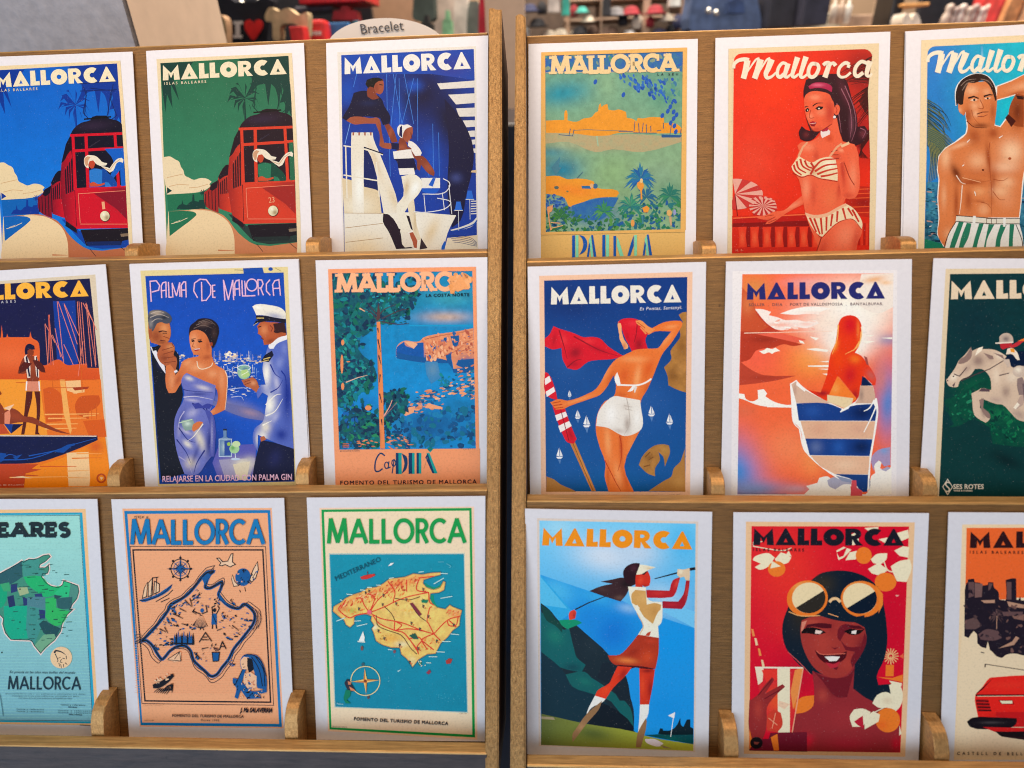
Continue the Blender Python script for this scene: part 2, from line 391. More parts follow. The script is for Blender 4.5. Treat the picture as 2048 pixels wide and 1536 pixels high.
    def palm(s, cx, cy, r, cols, n=13, a0=-200, a1=20, wd=.13, droop=.35, seed=0):
        R = random.Random(seed+s.k)
        for i in range(n):
            a = math.radians(a0+(a1-a0)*i/(n-1)+R.uniform(-6, 6)); rr = r*R.uniform(.75, 1.05)
            e = (cx+rr*math.cos(a), cy+rr*math.sin(a)+droop*rr*abs(math.cos(a))); m = (cx+rr*.55*math.cos(a), cy+rr*.6*math.sin(a))
            nx, ny = -math.sin(a)*r*wd/2, math.cos(a)*r*wd/2
            s.p([(cx, cy), (m[0]-nx, m[1]-ny), e, (m[0]+nx, m[1]+ny)], R.choice(cols))
        return s
    def finish(s, root):
        for name, (V, F, C, n) in s.parts.items():
            name = name.split('#')[0]
            me = bpy.data.meshes.new(name); me.from_pydata(np.concatenate(V).tolist(), [], F); me.update()
            ca = me.color_attributes.new('ink', 'FLOAT_COLOR', 'POINT'); cc = np.concatenate(C); cc = np.concatenate([cc, np.ones((len(cc), 1))], 1)
            ca.data.foreach_set('color', cc.astype(np.float32).ravel())
            # all ink faces look out of the card
            fl = [p.index for p in me.polygons if p.normal.z < 0]
            if fl:
                bm = bmesh.new(); bm.from_mesh(me); bm.faces.ensure_lookup_table()
                bmesh.ops.reverse_faces(bm, faces=[bm.faces[i] for i in fl]); bm.to_mesh(me); bm.free()
            link(name, me, M_INK, root)
# ------------------------------------------------------------------ the cards (corner positions measured on the photo: tl, tr, left low, right low)
CARDS = {1: (None, (265.2, 103.4), None, (285.7, 485.8), 1), 2: ((292.3, 102), (607.8, 85.9), (313.4, 509), (624.5, 478.4), 1),
         3: ((652.3, 86.4), (976.3, 71.1), (660.5, 500.8), (974.8, 500.8), 1), 4: ((1057, 88.2), (1395.6, 77.9), (1057, 512), (1391.5, 509.4), 1),
         5: ((1431, 76.1), (1780.6, 63.5), (1426, 479), (1769.8, 499.5), 1), 6: ((1812, 63.9), None, (1806, 471.6), None, 1),
         7: (None, (211.3, 528.5), None, (248.3, 928), 2), 8: ((258.8, 528.8), (596.9, 520.3), (290.6, 974.7), (618, 925.6), 2),
         9: ((631.2, 520.7), (974.7, 514.4), (649.3, 972), (974.7, 970), 2), 10: ((1055.3, 533.4), (1412.1, 523.7), (1060.2, 991), (1406, 991.8), 2),
         11: ((1452.1, 523), (1823.7, 518.1), (1442.4, 942.8), (1817.2, 996.5), 2), 12: ((1867, 516.5), None, (1841, 943), None, 2),
         13: (None, (194.7, 998), None, (219, 1403.5), 3), 14: ((222.7, 998.6), (568.2, 995.9), (258.2, 1467.3), (589, 1476), 3),
         15: ((613.5, 995.2), (970.7, 991.9), (632.8, 1470.2), (969.7, 1489.5), 3), 16: ((1050.2, 1017.4), (1424.3, 1023.7), (1055.1, 1511.2), (1416.6, 1523.4), 3),
         17: ((1466.8, 1024.4), (1857.7, 1026.2), (1463.3, 1453.8), (1836.4, 1530.5), 3), 18: ((1897, 1024.4), None, (1881.4, 1467.9), None, 3)}
PAPER = {1: (240, 231, 231), 2: (248, 237, 235), 3: (251, 239, 235), 4: (251, 238, 233), 5: (247, 234, 229), 6: (240, 227, 223), 7: (222, 220, 226), 8: (226, 222, 227), 9: (228, 222, 226), 10: (225, 219, 222), 11: (219, 213, 217), 12: (214, 208, 212), 13: (205, 208, 220), 14: (206, 208, 219), 15: (205, 207, 217), 16: (201, 202, 212), 17: (196, 197, 207), 18: (192, 193, 203)}
CW, CH = 0.148, 0.210
def card_behind(k, label, du, dv):
    """another card of the same pocket, showing only a thin white edge"""
    src = ROOTS[k]; o = bpy.data.objects.new('postcard', src.data); COL.objects.link(o)
    o.matrix_world = src.matrix_world @ Matrix.Translation((du, dv, -.0009)) @ Matrix.Rotation(du*4, 4, 'Z')
    tag(o, label, 'postcard', 'art postcards standing in the two gold racks')
ROOTS = {}
def make_card(k, label):
    tl, tr, lb, rb, t = CARDS[k]; right = k in (4, 5, 6, 10, 11, 12, 16, 17, 18); pl = Plane(right, t)
    uv = lambda q: pl.uv(pl.hit(*q))
    L = None if tl is None else (uv(tl), uv(lb)); R = None if tr is None else (uv(tr), uv(rb))
    def down(e): d = e[1]-e[0]; return d/np.hypot(*d)
    if L is None: d = down(R); L = (R[0]-CW*np.array([-d[1], d[0]]), None); dl = d
    else: dl = down(L)
    if R is None: d = down(L); R = (L[0]+CW*np.array([-d[1], d[0]]), None); dr = d
    else: dr = down(R)
    c = [L[0], R[0], R[0]+dr*CH, L[0]+dl*CH]
    base = (c[2]+c[3])/2; o = pl.pt(*base)
    Mx = np.stack([pl.ex, pl.ey, pl.n], 1)
    tl_ = lambda W: (W-o) @ Mx
    bm = bmesh.new()
    prism(bm, [(*(q-base), .0002) for q in c[::-1]], [(*(q-base), -.0004) for q in c[::-1]])
    bmesh.ops.recalc_face_normals(bm, faces=bm.faces)
    me = bpy.data.meshes.new('postcard'); bm.to_mesh(me); bm.free()
    root = link('postcard', me, M_PAPER)
    root.matrix_world = Matrix(((Mx[0][0], Mx[0][1], Mx[0][2], o[0]), (Mx[1][0], Mx[1][1], Mx[1][2], o[1]), (Mx[2][0], Mx[2][1], Mx[2][2], o[2]), (0, 0, 0, 1)))
    ROOTS[k] = root; tag(root, label, 'postcard', 'art postcards standing in the two gold racks')
    return root, Art(k, pl, PAPER[k], tl_)

# ------------------------------------------------------------------ the shop behind, and the two racks
def box_px(name, mat, x0, y0, x1, y1, y, depth, parent=None, bev=.004, lean=0.0):
    """upright box whose face is seen between two photo pixels at depth y"""
    a, b = ray(x0, y1, y), ray(x1, y0, y); bm = bmesh.new()
    f = [(a[0], y, a[2]), (b[0], y, a[2]), (b[0]+lean, y, b[2]), (a[0]+lean, y, b[2])]
    prism(bm, f, [(p[0], p[1]+depth, p[2]) for p in f])
    if bev: bevel(bm, bev)
    return bm_obj(name, bm, mat, parent)
def shape_px(name, mat, S, y, depth, parent=None, sm=0, bev=0.0):
    P = nums(S)
    if sm: P = spline(P, True, 4)
    Q = [ray(px, py, y) for px, py in P]; bm = bmesh.new()
    prism(bm, [tuple(q) for q in Q], [(q[0], q[1]+depth, q[2]) for q in Q])
    if bev: bevel(bm, bev)
    return bm_obj(name, bm, mat, parent)
def lathe_px(name, mat, prof, px, py, y, sc, parent=None, tilt=0.0):
    c = ray(px, py, y); bm = bmesh.new(); n = 20; rings = []
    for r, z in prof: rings.append([bm.verts.new((c[0]+r*sc*math.cos(6.2832*i/n)+tilt*z*sc, c[1]+r*sc*math.sin(6.2832*i/n), c[2]+z*sc)) for i in range(n)])
    for a, b in zip(rings, rings[1:]):
        for i in range(n): bm.faces.new((a[i], a[(i+1) % n], b[(i+1) % n], b[i]))
    bm.faces.new(rings[0][::-1]); bm.faces.new(rings[-1])
    return bm_obj(name, bm, mat, parent, smooth=True)
SHOP = plain('shop_wall_paint', (.50, .33, .20), .8, var=.06, scale=3)
GREY = plain('grey_stucco', (.36, .35, .365), .9, var=.10, scale=90, bump=.6)
TAN = plain('tan_stucco', (.80, .60, .44), .85, var=.06, scale=30, bump=.15)
def rect_plane(name, pts, mat, th=.02):
    bm = bmesh.new(); n = Vector(np.cross(np.array(pts[1])-np.array(pts[0]), np.array(pts[3])-np.array(pts[0]))).normalized()
    prism(bm, [tuple(p) for p in pts], [tuple(Vector(p)-n*th) for p in pts]); return bm_obj(name, bm, mat)
wl = rect_plane('wall', [(-4, 3.4, -.2), (4, 3.4, -.2), (4, 3.4, 3.4), (-4, 3.4, 3.4)], SHOP); tag(wl, kind='structure')
fl = rect_plane('floor', [(-4, -.3, 0), (4, -.3, 0), (4, 3.4, 0), (-4, 3.4, 0)], plain('dark_floor', (.035, .038, .05), .35, var=.3, scale=4)); tag(fl, kind='structure')
# grey pillar with a tan return, at the left
pil = empty('pillar', tuple(ray(130, 96, .85)*np.array([1, 1, 0])), 'grey rough plastered pillar with a tan side face behind the left rack', 'pillar')
bm = bmesh.new(); a, b = ray(-700, 0, .85)[0], ray(256, 50, .85)[0]
prism(bm, [(a, .85, 0), (b-.004, .85, 0), (b+.006, .85, 2.6), (a, .85, 2.6)], [(a, .95, 0), (b-.004, .95, 0), (b+.006, .95, 2.6), (a, .95, 2.6)])
bm_obj('grey_face', bm, GREY, pil)
bm = bmesh.new(); c = ray(378, 50, 1.0)[0]
prism(bm, [(b+.0062, .852, 0), (c, 1.0, 0), (c, 1.0, 2.6), (b+.0062, .852, 2.6)], [(b+.0062, 1.1, 0), (c, 1.1, 0), (c, 1.1, 2.6), (b+.0062, 1.1, 2.6)])
bm_obj('tan_face', bm, TAN, pil)
CUBM = {}
def cm(name, col, rough=.6, **k):
    if name not in CUBM: CUBM[name] = plain(name, col, rough, **k)
    return CUBM[name]
post = box_px('display_frame', cm('black_metal', (.012, .012, .014), .4), 372, -60, 388, 420, 1.35, .03); tag(post, 'thin black upright frame of a shop display beside the tan wall', 'frame')
# souvenirs, left
tb = box_px('shelf_back_panel', cm('black_board', (.02, .02, .025), .5), 386, -40, 735, 330, 1.9, .02, bev=0); tag(tb, 'dark panel behind the souvenirs and shirts', 'panel')
o = shape_px('scarf', cm('teal_cloth', (.05, .24, .24), .8), '395 110 402 50 412 14 424 40 440 74 446 110', 1.5, .02, sm=1); tag(o, 'teal hanging scarf left of the black shirt', 'scarf')
o = shape_px('doll', cm('tan_figure', (.5, .3, .17), .7), '428 90 426 55 436 30 450 40 452 80 446 100', 1.53, .03, sm=1); tag(o, 'small tan and teal souvenir figure beside the black shirt', 'souvenir')
bt = empty('wooden_toy', tuple(ray(405, 8, 1.48)), 'round wooden toy hanging at the top of the scarf', 'toy')
lathe_px('ball', cm('wood_toy', (.55, .36, .2), .5), [(.0, -1), (.7, -.7), (1, 0), (.7, .7), (.0, 1)], 398, 8, 1.47, .018, bt)
ts = shape_px('t_shirt', cm('black_cloth', (.012, .014, .024), .9), '428 -10 455 -8 470 4 510 4 524 -8 548 2 540 40 532 100 442 100 446 44', 1.6, .03, bev=0); tag(ts, 'black shirt printed with a white letter I and a red heart', 'shirt')
def on(parent, name, mat, S, y, d=.004, sm=0):
    o = shape_px(name, mat, S, y, d, parent=None, sm=sm); M = o.matrix_world.copy(); o.location = Vector(o.location)-Vector(parent.location); o.parent = parent; return o
on(ts, 'letter', cm('white_print', (.75, .72, .7)), '466 42 484 42 484 48 479 48 479 70 484 70 484 76 466 76 466 70 471 70 471 48 466 48', 1.594)
on(ts, 'heart', cm('red_print', (.75, .01, .012)), '506 80 494 66 489 54 490 44 497 39 504 44 507 49 510 42 517 39 524 45 524 56 516 69', 1.594, sm=1)
for i, (x, y0) in enumerate(((520, 5), (484, 9))):
    o = lathe_px('ceiling_spot', cm('spot_metal', (.7, .68, .62), .2, metal=.8), [(.01, -1), (.9, -.6), (1, .3), (.5, 1), (.01, 1.05)], x, y0, 1.75, .010); tag(o, ['small shiny round knob above the red heart', 'small shiny round knob above the white letter I'][i], 'knob', 'shiny knobs above the black shirt')
o = shape_px('wooden_camel', cm('pale_wood', (.62, .46, .26), .6), '530 30 540 14 556 22 575 16 596 30 612 24 616 40 612 78 598 78 594 50 562 50 560 78 546 78 544 46 532 42', 1.5, .03, sm=1); tag(o, 'pale wooden animal figure standing right of the black shirt', 'figure')
rb = box_px('red_gift_box', cm('red_box', (.75, .02, .02), .5), 584, 52, 604, 90, 1.46, .04, bev=.002); tag(rb, 'small red gift box in front of the pale wooden animal', 'box')
rm = box_px('red_mug', cm('red_box', (.75, .02, .02), .5), 612, 38, 646, 90, 1.55, .05, bev=.008); tag(rm, 'red souvenir tin printed with white letters', 'tin')
for i in range(4):
    x = 616+i*7; on(rm, 'letter', cm('white_print', (.75, .72, .7)), f'{x} 62 {x+4} 62 {x+4} 70 {x} 70', 1.546)
o = box_px('blue_booklet', cm('blue_print', (.04, .2, .5), .5), 645, 44, 696, 90, 1.62, .02, bev=.002); tag(o, 'bright blue souvenir booklet behind the red tin', 'booklet')
o = box_px('red_shelf_board', cm('red_board', (.6, .012, .02), .45), 598, -40, 726, 9, 1.7, .15, bev=.003); tag(o, 'red shelf edge above the souvenirs', 'shelf')
o = box_px('grey_shelf_board', cm('grey_board', (.15, .14, .17), .5), 590, 10, 662, 24, 1.75, .1, bev=.003); tag(o, 'dark grey shelf board under the red shelf edge', 'shelf')
# bracelet sign
sg = shape_px('bracelet_sign', cm('cream_sign', (.80, .70, .59), .5, var=.03), [(772+118*math.cos(math.radians(a)), 96-60*math.sin(math.radians(a))*(1 if a not in (0, 180) else 1)) for a in range(0, 181, 6)], .80, .006)
tag(sg, 'cream sign with rounded top reading Bracelet behind the left rack', 'sign')
v, f = text_mesh('Bracelet'); A0, A1 = ray(723, 68, .798), ray(808, 60, .798); um = (A1-A0); Ln = np.linalg.norm(um)
mn, mx_ = v[:, 0].min(), v[:, 0].max(); upv = np.array([-um[2], 0, um[0]])/Ln*.0105
me = bpy.data.meshes.new('lettering'); me.from_pydata([tuple(A0+um*((q[0]-mn)/(mx_-mn))+upv*q[1]/.729-np.array(sg.location)) for q in v], [], f)
link('lettering', me, cm('dark_lettering', (.05, .045, .045), .6, var=.05), sg)
# right of the sign
items = [(826, -20, 868, 40, 1.9, (.05, .07, .06), 'dark_bag', 'dark green bag hanging behind the sign', 'bag'), (866, -30, 912, 80, 2.0, (.55, .45, .38), 'folded_shirt', 'pale folded shirt hanging behind the sign', 'shirt'),
         (908, -30, 936, 75, 1.95, (.72, .64, .56), 'white_shirt', 'white shirt on the rail near the red one', 'shirt'), (934, 5, 960, 80, 1.9, (.16, .2, .17), 'green_cloth', 'grey green cloth between a white and a red shirt', 'cloth'),
         (958, -30, 992, 80, 1.85, (.45, .012, .03), 'red_shirt', 'crimson shirt hanging behind the tall left rack post', 'shirt')]
for x0, y0, x1, y1, y, c, nm, lb, ct in items:
    o = shape_px(nm, cm(nm+'_cloth', c, .85, var=.35, scale=25), [(x0+2, y1), (x0, (y0+y1)/2), (x0+4, y0), ((x0+x1)/2, y0-3), (x1-4, y0), (x1, (y0+y1)/2), (x1-3, y1)], y, .06, sm=1); tag(o, lb, ct)
br = empty('wall_panel', tuple(ray(770, 96, 2.2)), 'plain brown panel behind the bracelet sign', 'panel'); box_px('board', cm('brown_panel', (.34, .19, .11), .6, var=.08), 728, -60, 826, 260, 2.2, .03, br)
cab = box_px('dark_cabinet', cm('navy_cabinet', (.012, .016, .028), .3), 700, 232, 1400, 1500, 1.05, .4, bev=.005); tag(cab, 'dark navy cabinet seen through the gap between the two racks', 'cabinet')
tw = box_px('tan_column', cm('tan_column', (.66, .46, .31), .8, var=.05), 985, -80, 1046, 330, 1.6, .1, bev=0); tag(tw, 'tan wall panel in the gap between the two racks', 'panel')
for i, (x0, y0, x1, y1, y, c, nm, lb, ct) in enumerate([(408, -20, 424, 30, 1.7, (.45, .3, .16), 'straw_hat', 'straw coloured hat beside the teal scarf top', 'hat'), (696, 40, 722, 84, 1.6, (.10, .3, .42), 'gift_bag', 'small blue gift bag left of the bracelet sign', 'bag'),
        (664, 12, 716, 40, 1.72, (.42, .02, .03), 'red_pouch', 'dark red pouch under the red shelf edge', 'pouch'), (838, 30, 866, 80, 1.7, (.02, .02, .02), 'black_handbag', 'small black handbag right of the bracelet sign', 'bag'),
        (884, 20, 904, 80, 1.8, (.25, .55, .3), 'green_tag', 'pale green card tag between the pale shirts', 'tag'), (1096, -20, 1120, 24, 2.0, (.55, .5, .46), 'pale_bag', 'pale bag hanging at the left of the shop shelving', 'bag'),
        (1124, -20, 1140, 30, 2.0, (.04, .4, .32), 'teal_bag', 'teal bag hanging at the left of the shop shelving', 'bag'), (1206, -20, 1222, 30, 2.0, (.03, .03, .035), 'black_pouch', 'black pouch in the second bay of the shelving', 'pouch'),
        (1340, -20, 1362, 12, 2.0, (.75, .7, .62), 'white_pouch', 'white pouch at the top right of the shelving', 'pouch'), (1456, -10, 1490, 26, 1.84, (.03, .06, .16), 'navy_pocket', 'dark navy purse in front of the denim bag', 'purse')]):
    xm, w_ = (x0+x1)/2, (x1-x0)/2
    o = shape_px(nm, cm(nm+'_stuff', c, .7, var=.4, scale=30), [(x0, y1), (x0+w_*.12, y0+(y1-y0)*.35), (xm-w_*.4, y0+(y1-y0)*.3), (xm-w_*.25, y0), (xm+w_*.25, y0), (xm+w_*.4, y0+(y1-y0)*.3), (x1-w_*.12, y0+(y1-y0)*.35), (x1, y1)], y, .04); tag(o, lb, ct)
# right rack background: grid shelf with caps, bags, glasses
R2 = random.Random(3)
gs = empty('shop_shelving', tuple(ray(1220, 90, 2.3)), 'pale wooden shelving with caps and bags behind the right rack', 'shelving')
box_px('back_panel', cm('shelf_back', (.11, .075, .055), .7), 1040, -80, 1385, 300, 2.36, .02, gs)
for x in (1132, 1196, 1284, 1364): box_px('upright', cm('shelf_wood', (.44, .30, .21), .5), x, -80, x+9, 300, 2.1, .2, gs)
for y in (-6, 34): box_px('shelf_board', cm('shelf_wood', (.44, .30, .21), .5), 1130, y, 1372, y+5, 2.11, .2, gs)
cap_prof = [(1.5, 0), (1.45, .1), (1, .15), (.95, .5), (.7, .85), (.1, 1)]
spots = [(1075, 40, 'black', 1.0), (1060, 10, 'navy', .9), (1098, 62, 'cream', .9), (1122, 58, 'cream', .8), (1232, 18, 'grey', 1), (1262, 16, 'maroon', 1), (1220, 56, 'brown', 1), (1258, 60, 'white', .8),
         (1310, 14, 'maroon', 1), (1334, 28, 'cream', .8), (1318, 60, 'navy', 1), (1164, 12, 'teal', .7), (1160, 55, 'black', 1.0), (1176, 30, 'cream', .7)]
hc = {'black': (.015, .015, .02), 'navy': (.03, .035, .09), 'cream': (.7, .62, .5), 'grey': (.2, .19, .2), 'maroon': (.3, .02, .03), 'brown': (.12, .07, .05), 'white': (.8, .78, .74), 'teal': (.05, .35, .3)}
where = ['lowest by the rack post', 'upper by the rack post', 'beside the black one', 'left of the first upright', 'in the second bay', 'in the second bay top', 'low in the second bay', 'low right of the second bay',
         'top of the third bay', 'middle of the third bay', 'low in the third bay', 'top of the first bay', 'low in the first bay', 'middle of the first bay']
for (x, y, c, s_), wh in zip(spots, where):
    o = lathe_px('cap', cm(c+'_felt', hc[c], .8), cap_prof, x, y+14, 2.05, .023*s_); tag(o, f'blurred {c} cap {wh} of the shop shelving', 'cap', 'caps on the shop shelving')
for i, (x, y, c) in enumerate(((1148, 22, 'maroon'), (1150, 72, 'cream'), (1186, 66, 'brown'), (1212, 20, 'black'), (1246, 40, 'black'), (1274, 44, 'cream'), (1300, 44, 'maroon'), (1340, 62, 'black'), (1356, 44, 'navy'), (1052, 66, 'white'), (1084, 16, 'black'))):
    o = lathe_px('jar', cm(c+'_felt', hc[c], .8), [(.7, -1), (.9, -.8), (.9, .5), (.5, .8), (.5, 1), (.05, 1.1)], x, y, 2.08, .014+.002*(i % 3)); tag(o, f'small blurred {c} pot {["beside the top left cap", "low at the first upright", "right of the low black cap", "high by the second upright", "under the grey cap", "beside the third upright", "left in the third bay", "low right in the third bay", "by the last upright", "lowest beside the rack post", "above the two cream caps"][i]}', 'pot', 'small pots on the shop shelving')
o = shape_px('denim_bag', cm('denim', (.07, .11, .22), .8, var=.3), '1388 70 1384 0 1400 -20 1500 -20 1516 4 1512 70', 1.9, .1, sm=1); tag(o, 'large blue denim bag behind the right rack', 'bag')
for i, (x, y) in enumerate(((1417, 22), (1432, 26))):
    o = lathe_px('bag_stud', cm('spot_metal', (.7, .68, .62), .2, metal=.8), [(.01, -1), (.9, -.6), (1, .3), (.5, 1), (.01, 1.05)], x, y, 1.86, .008); tag(o, ['shiny stud on the denim bag, the higher one', 'shiny stud on the denim bag, the lower one'][i], 'stud')
for i, (x0, y0, x1, y1, c, nm, lb) in enumerate([(1518, 32, 1590, 60, (.5, .26, .05), 'amber_box', 'flat amber box on the counter behind the right rack'), (1592, 24, 1690, 62, (.62, .60, .50), 'patterned_box', 'pale patterned gift box behind the right rack'),
        (1690, 28, 1748, 62, (.45, .3, .2), 'cardboard_box', 'brown box right of the patterned gift box'), (1534, -30, 1600, 26, (.02, .02, .03), 'black_case', 'black case standing above the amber box'), (1602, -30, 1668, 22, (.03, .03, .05), 'dark_case', 'dark case above the patterned gift box')]):
    o = box_px(nm, cm(nm+'_card', c, .6, var=.3), x0, y0, x1, y1+30, 2.0-.05*i, .12, bev=.003); tag(o, lb, 'box')
for i, (x, c) in enumerate(((1668, (.7, .6, .5)), (1682, (.55, .4, .3)), (1696, (.75, .7, .62)))):
    o = lathe_px('perfume_bottle', cm('bottle%d' % i, c, .3), [(.6, -2), (.6, .6), (.2, .9), (.2, 1.4), (.05, 1.5)], x, 20, 1.9, .016); tag(o, ['cream slim bottle, first of three by the tan column', 'tan slim bottle between two paler ones', 'white slim bottle beside the tan column'][i], 'bottle', 'slim bottles behind the right rack')
o = box_px('pale_column', cm('pale_column', (.55, .40, .28), .8, var=.04), 1728, -80, 1800, 300, 2.2, .1, bev=0); tag(o, 'pale tan column between shelves of the shop', 'column')
ss = empty('shoe_shelf', tuple(ray(1830, 60, 1.9)), 'dark shelf unit with an orange wood board holding shoes', 'shelf')
box_px('frame', cm('black_metal', (.012, .012, .014), .4), 1790, -80, 1806, 90, 1.9, .1, ss); box_px('back_panel', cm('black_board', (.02, .02, .025), .5), 1806, -80, 2060, 150, 2.1, .02, ss)
box_px('shelf_board', cm('orange_wood', (.6, .3, .1), .5), 1804, 4, 1862, 14, 1.88, .14, ss)
for i, x in enumerate((1814, 1832)):
    o = shape_px('shoe', cm('cream_shoe', (.75, .66, .55), .7), [(x-8, 50), (x-7, 36), (x, 26), (x+7, 34), (x+9, 50)], 1.84, .1, sm=1); tag(o, ['cream shoe at the left of the shelf under the orange board', 'cream shoe at the right of the shelf under the orange board'][i], 'shoe', 'shoes under the orange board')
for i in range(9):
    x = 1898+i*13; c = [(.62, .5, .42), (.4, .3, .27), (.7, .6, .54)][i % 3]
    o = lathe_px('figurine', cm('figurine%d' % (i % 3), c, .5), [(.9, -2.6), (.8, -1), (.5, -.2), (.75, .3), (.6, .9), (.1, 1.1)], x, 20+(i % 2)*6, 1.85, .013, tilt=.15); tag(o, f'small {["beige", "brown", "pale"][i % 3]} figurine standing in the row behind the far right card', 'figurine', 'figurines in a row behind the right rack')
for i, (x0, x1, c, lb) in enumerate(((2000, 2014, (.5, .03, .03), 'red book spine beside the figurines'), (2012, 2030, (.7, .3, .12), 'orange book next to the red spine'), (2030, 2075, (.75, .42, .25), 'pale orange book at the edge of the photo'))):
    o = box_px('book', cm('book%d' % i, c, .6, var=.4), x0, -60, x1, 90, 1.8-.02*i, .12, bev=.002, lean=.02); tag(o, lb, 'book', 'books beside the figurines')

ct_ = box_px('shop_counter', cm('counter_wood', (.30, .2, .13), .5, var=.1), 1384, 92, 2070, 1100, 1.72, .5, bev=.004); tag(ct_, 'wooden shop counter under the boxes and figurines behind the right rack', 'counter')
# --- racks
M_FRONT = gold('shade_toned_front_board', (.055, .04, .036), (.03, .022, .022), .1, .35, (4, 30, 30), bump=.15)  # lowest board's front: the shade on it is put into a darker brown
BACK = .0025; TH = .0085
def line_y(l, x): (x0, y0), (x1, y1) = l; return y0+(y1-y0)*(x-x0)/(x1-x0)
TOPS = {False: {1: ((0, 104), (977, 65)), 2: ((0, 522.5), (975, 502.5)), 3: ((0, 988), (970, 979.5)), 4: ((150, 1492.6), (968, 1507))},
        True: {1: ((1056, 72), (2048, 41)), 2: ((1053, 522.5), (2048, 498)), 3: ((1053, 1001.6), (1920, 1006.3)), 4: ((1055, 1531), (1420, 1537))}}
# front edge of the upright between the racks: its own plane, steeper than the boards
yT, zT, yB, zB = .617, .055, .262, -.511
EV = np.array([0, yT-yB, zT-zB]); EV /= np.linalg.norm(EV)
DIV_PX = {False: {1: (249, 513), 2: (592, 972)}, True: {}}
DIVS = {False: [(1, 249, 512), (1, 611, 500), (2, 215, 974), (2, 592, 972), (3, 183, 1474), (3, 570, 1481)],
        True: [(1, 1403, 508), (1, 1802, 500), (2, 1422, 996), (2, 1846, 997), (3, 1448, 1526), (3, 1868, 1534)]}
for right in (False, True):
    xs = (-330, 975.5) if not right else (1053, 2400)
    rk = empty('card_rack', tuple(Plane(right, 4).hit(500 if not right else 1500, 1900)), 'gold painted tiered card rack on the left, its right post rising high' if not right else 'gold painted tiered card rack on the right, its left post rounded on top', 'card rack', 'gold card racks side by side')
    for t in (1, 2, 3, 4):
        pl = Plane(right, t, -BACK)
        a, b = [pl.uv(pl.hit(x, line_y(TOPS[right][t], x))) for x in (xs if t == 4 else xs)]
        if t == 4: b = np.array([Plane(right, 4, -BACK).uv(pl.hit(xs[1], line_y(TOPS[right][t], xs[1])))[0], b[1]])
        low = -.228 if t < 4 else -.16
        bm = bmesh.new()
        f = [pl.pt(a[0], a[1]+low), pl.pt(b[0], b[1]+low), pl.pt(*b), pl.pt(*a)]
        # the top of each board is sawn level
        back = np.array([0, 1, 0.0])*TH/abs(pl.n[1])
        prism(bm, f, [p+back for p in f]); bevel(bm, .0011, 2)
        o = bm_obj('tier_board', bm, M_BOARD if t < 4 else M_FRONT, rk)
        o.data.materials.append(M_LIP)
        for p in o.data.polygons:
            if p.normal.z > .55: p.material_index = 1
        if t < 4:                       # shelf the cards stand on
            q = Plane(right, t+1, -BACK-.001); bm = bmesh.new(); vb = Plane(right, t).uv(Plane(right, t).pt(0, 0))[1]
            ct = CARDS[{(False, 1): 2, (False, 2): 8, (False, 3): 14, (True, 1): 5, (True, 2): 11, (True, 3): 17}[(right, t)]]
            P0 = Plane(right, t); v0 = P0.uv(P0.hit(*ct[0]))[1]-CH-.0012
            f = [P0.pt(a[0], v0, -BACK+.0004), P0.pt(b[0], v0, -BACK+.0004), P0.pt(b[0], v0-.006, -BACK+.0004), P0.pt(a[0], v0-.006, -BACK+.0004)]
            dn = (TIER_D[t]-TIER_D[t+1])*math.cos(AL)-TH-.001
            prism(bm, f, [p+P0.n*dn for p in f]); bm_obj('shelf', bm, M_LIP, rk)
    # uprights
    pu = Plane(right, o=EYE+np.array([0, yT, zT]), ev=EV)
    Q = [(977.5, 15.5), (1003, 17), (1004, 300), (1001, 768), (997, 1560), (970.5, 1560), (974, 768), (977, 300)] if not right else [(1031, 31), (1051, 33), (1052, 300), (1052, 768), (1051, 1560), (1020, 1560), (1025, 768), (1028.5, 300)]
    top = []
    (xa, ya), (xb, yb) = Q[0], Q[1]
    for i in range(1, 6):
        x = xa+(xb-xa)*i/6
        top.append((x, ya+(yb-ya)*i/6+([-1, -1.5, .5, 1, .8][i-1] if not right else [-3.5, -5, -5.5, -4.5, -2.5][i-1])))
    Q = [Q[0]]+top+Q[1:]
    f = [pu.hit(*q) for q in Q]; bm = bmesh.new(); prism(bm, [tuple(p) for p in f], [tuple(p-pu.n*.10) for p in f])
    bm.edges.ensure_lookup_table(); bmesh.ops.recalc_face_normals(bm, faces=bm.faces)
    fe = [e for e in bm.edges if all(abs((np.array(v.co)-pu.o) @ pu.n) < 1e-4 for v in e.verts)]
    bmesh.ops.bevel(bm, geom=fe, offset=.0012, segments=2, affect='EDGES')
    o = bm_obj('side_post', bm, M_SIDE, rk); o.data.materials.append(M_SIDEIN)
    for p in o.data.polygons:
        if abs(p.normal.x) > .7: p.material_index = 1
    # dividers
    for t, px, py in DIVS[right]:
        P0 = Plane(right, t, -BACK); dn = (TIER_D[t]-TIER_D[t+1])*math.cos(AL)-TH-.0012
        Pf = Plane(right, t, -BACK+dn); u, v = Pf.uv(Pf.hit(px, py)); v -= .004; wv = .0112 if t > 1 else .0125
        hb = {1: .020, 2: .026, 3: .037}[t]
        prof = [(0, -.012), (0, hb), (dn*.25, hb*.94)] + [(dn*(.25+.75*math.sin(math.radians(a))), hb*.42+hb*.52*math.cos(math.radians(a))) for a in range(15, 91, 15)] + [(dn, -.012)]
        bm = bmesh.new()
        prism(bm, [tuple(P0.pt(u, v+h, d)) for d, h in prof], [tuple(P0.pt(u+wv, v+h, d)) for d, h in prof])
        bevel(bm, .0006, 1)
        bm_obj('divider', bm, M_DIV, rk)

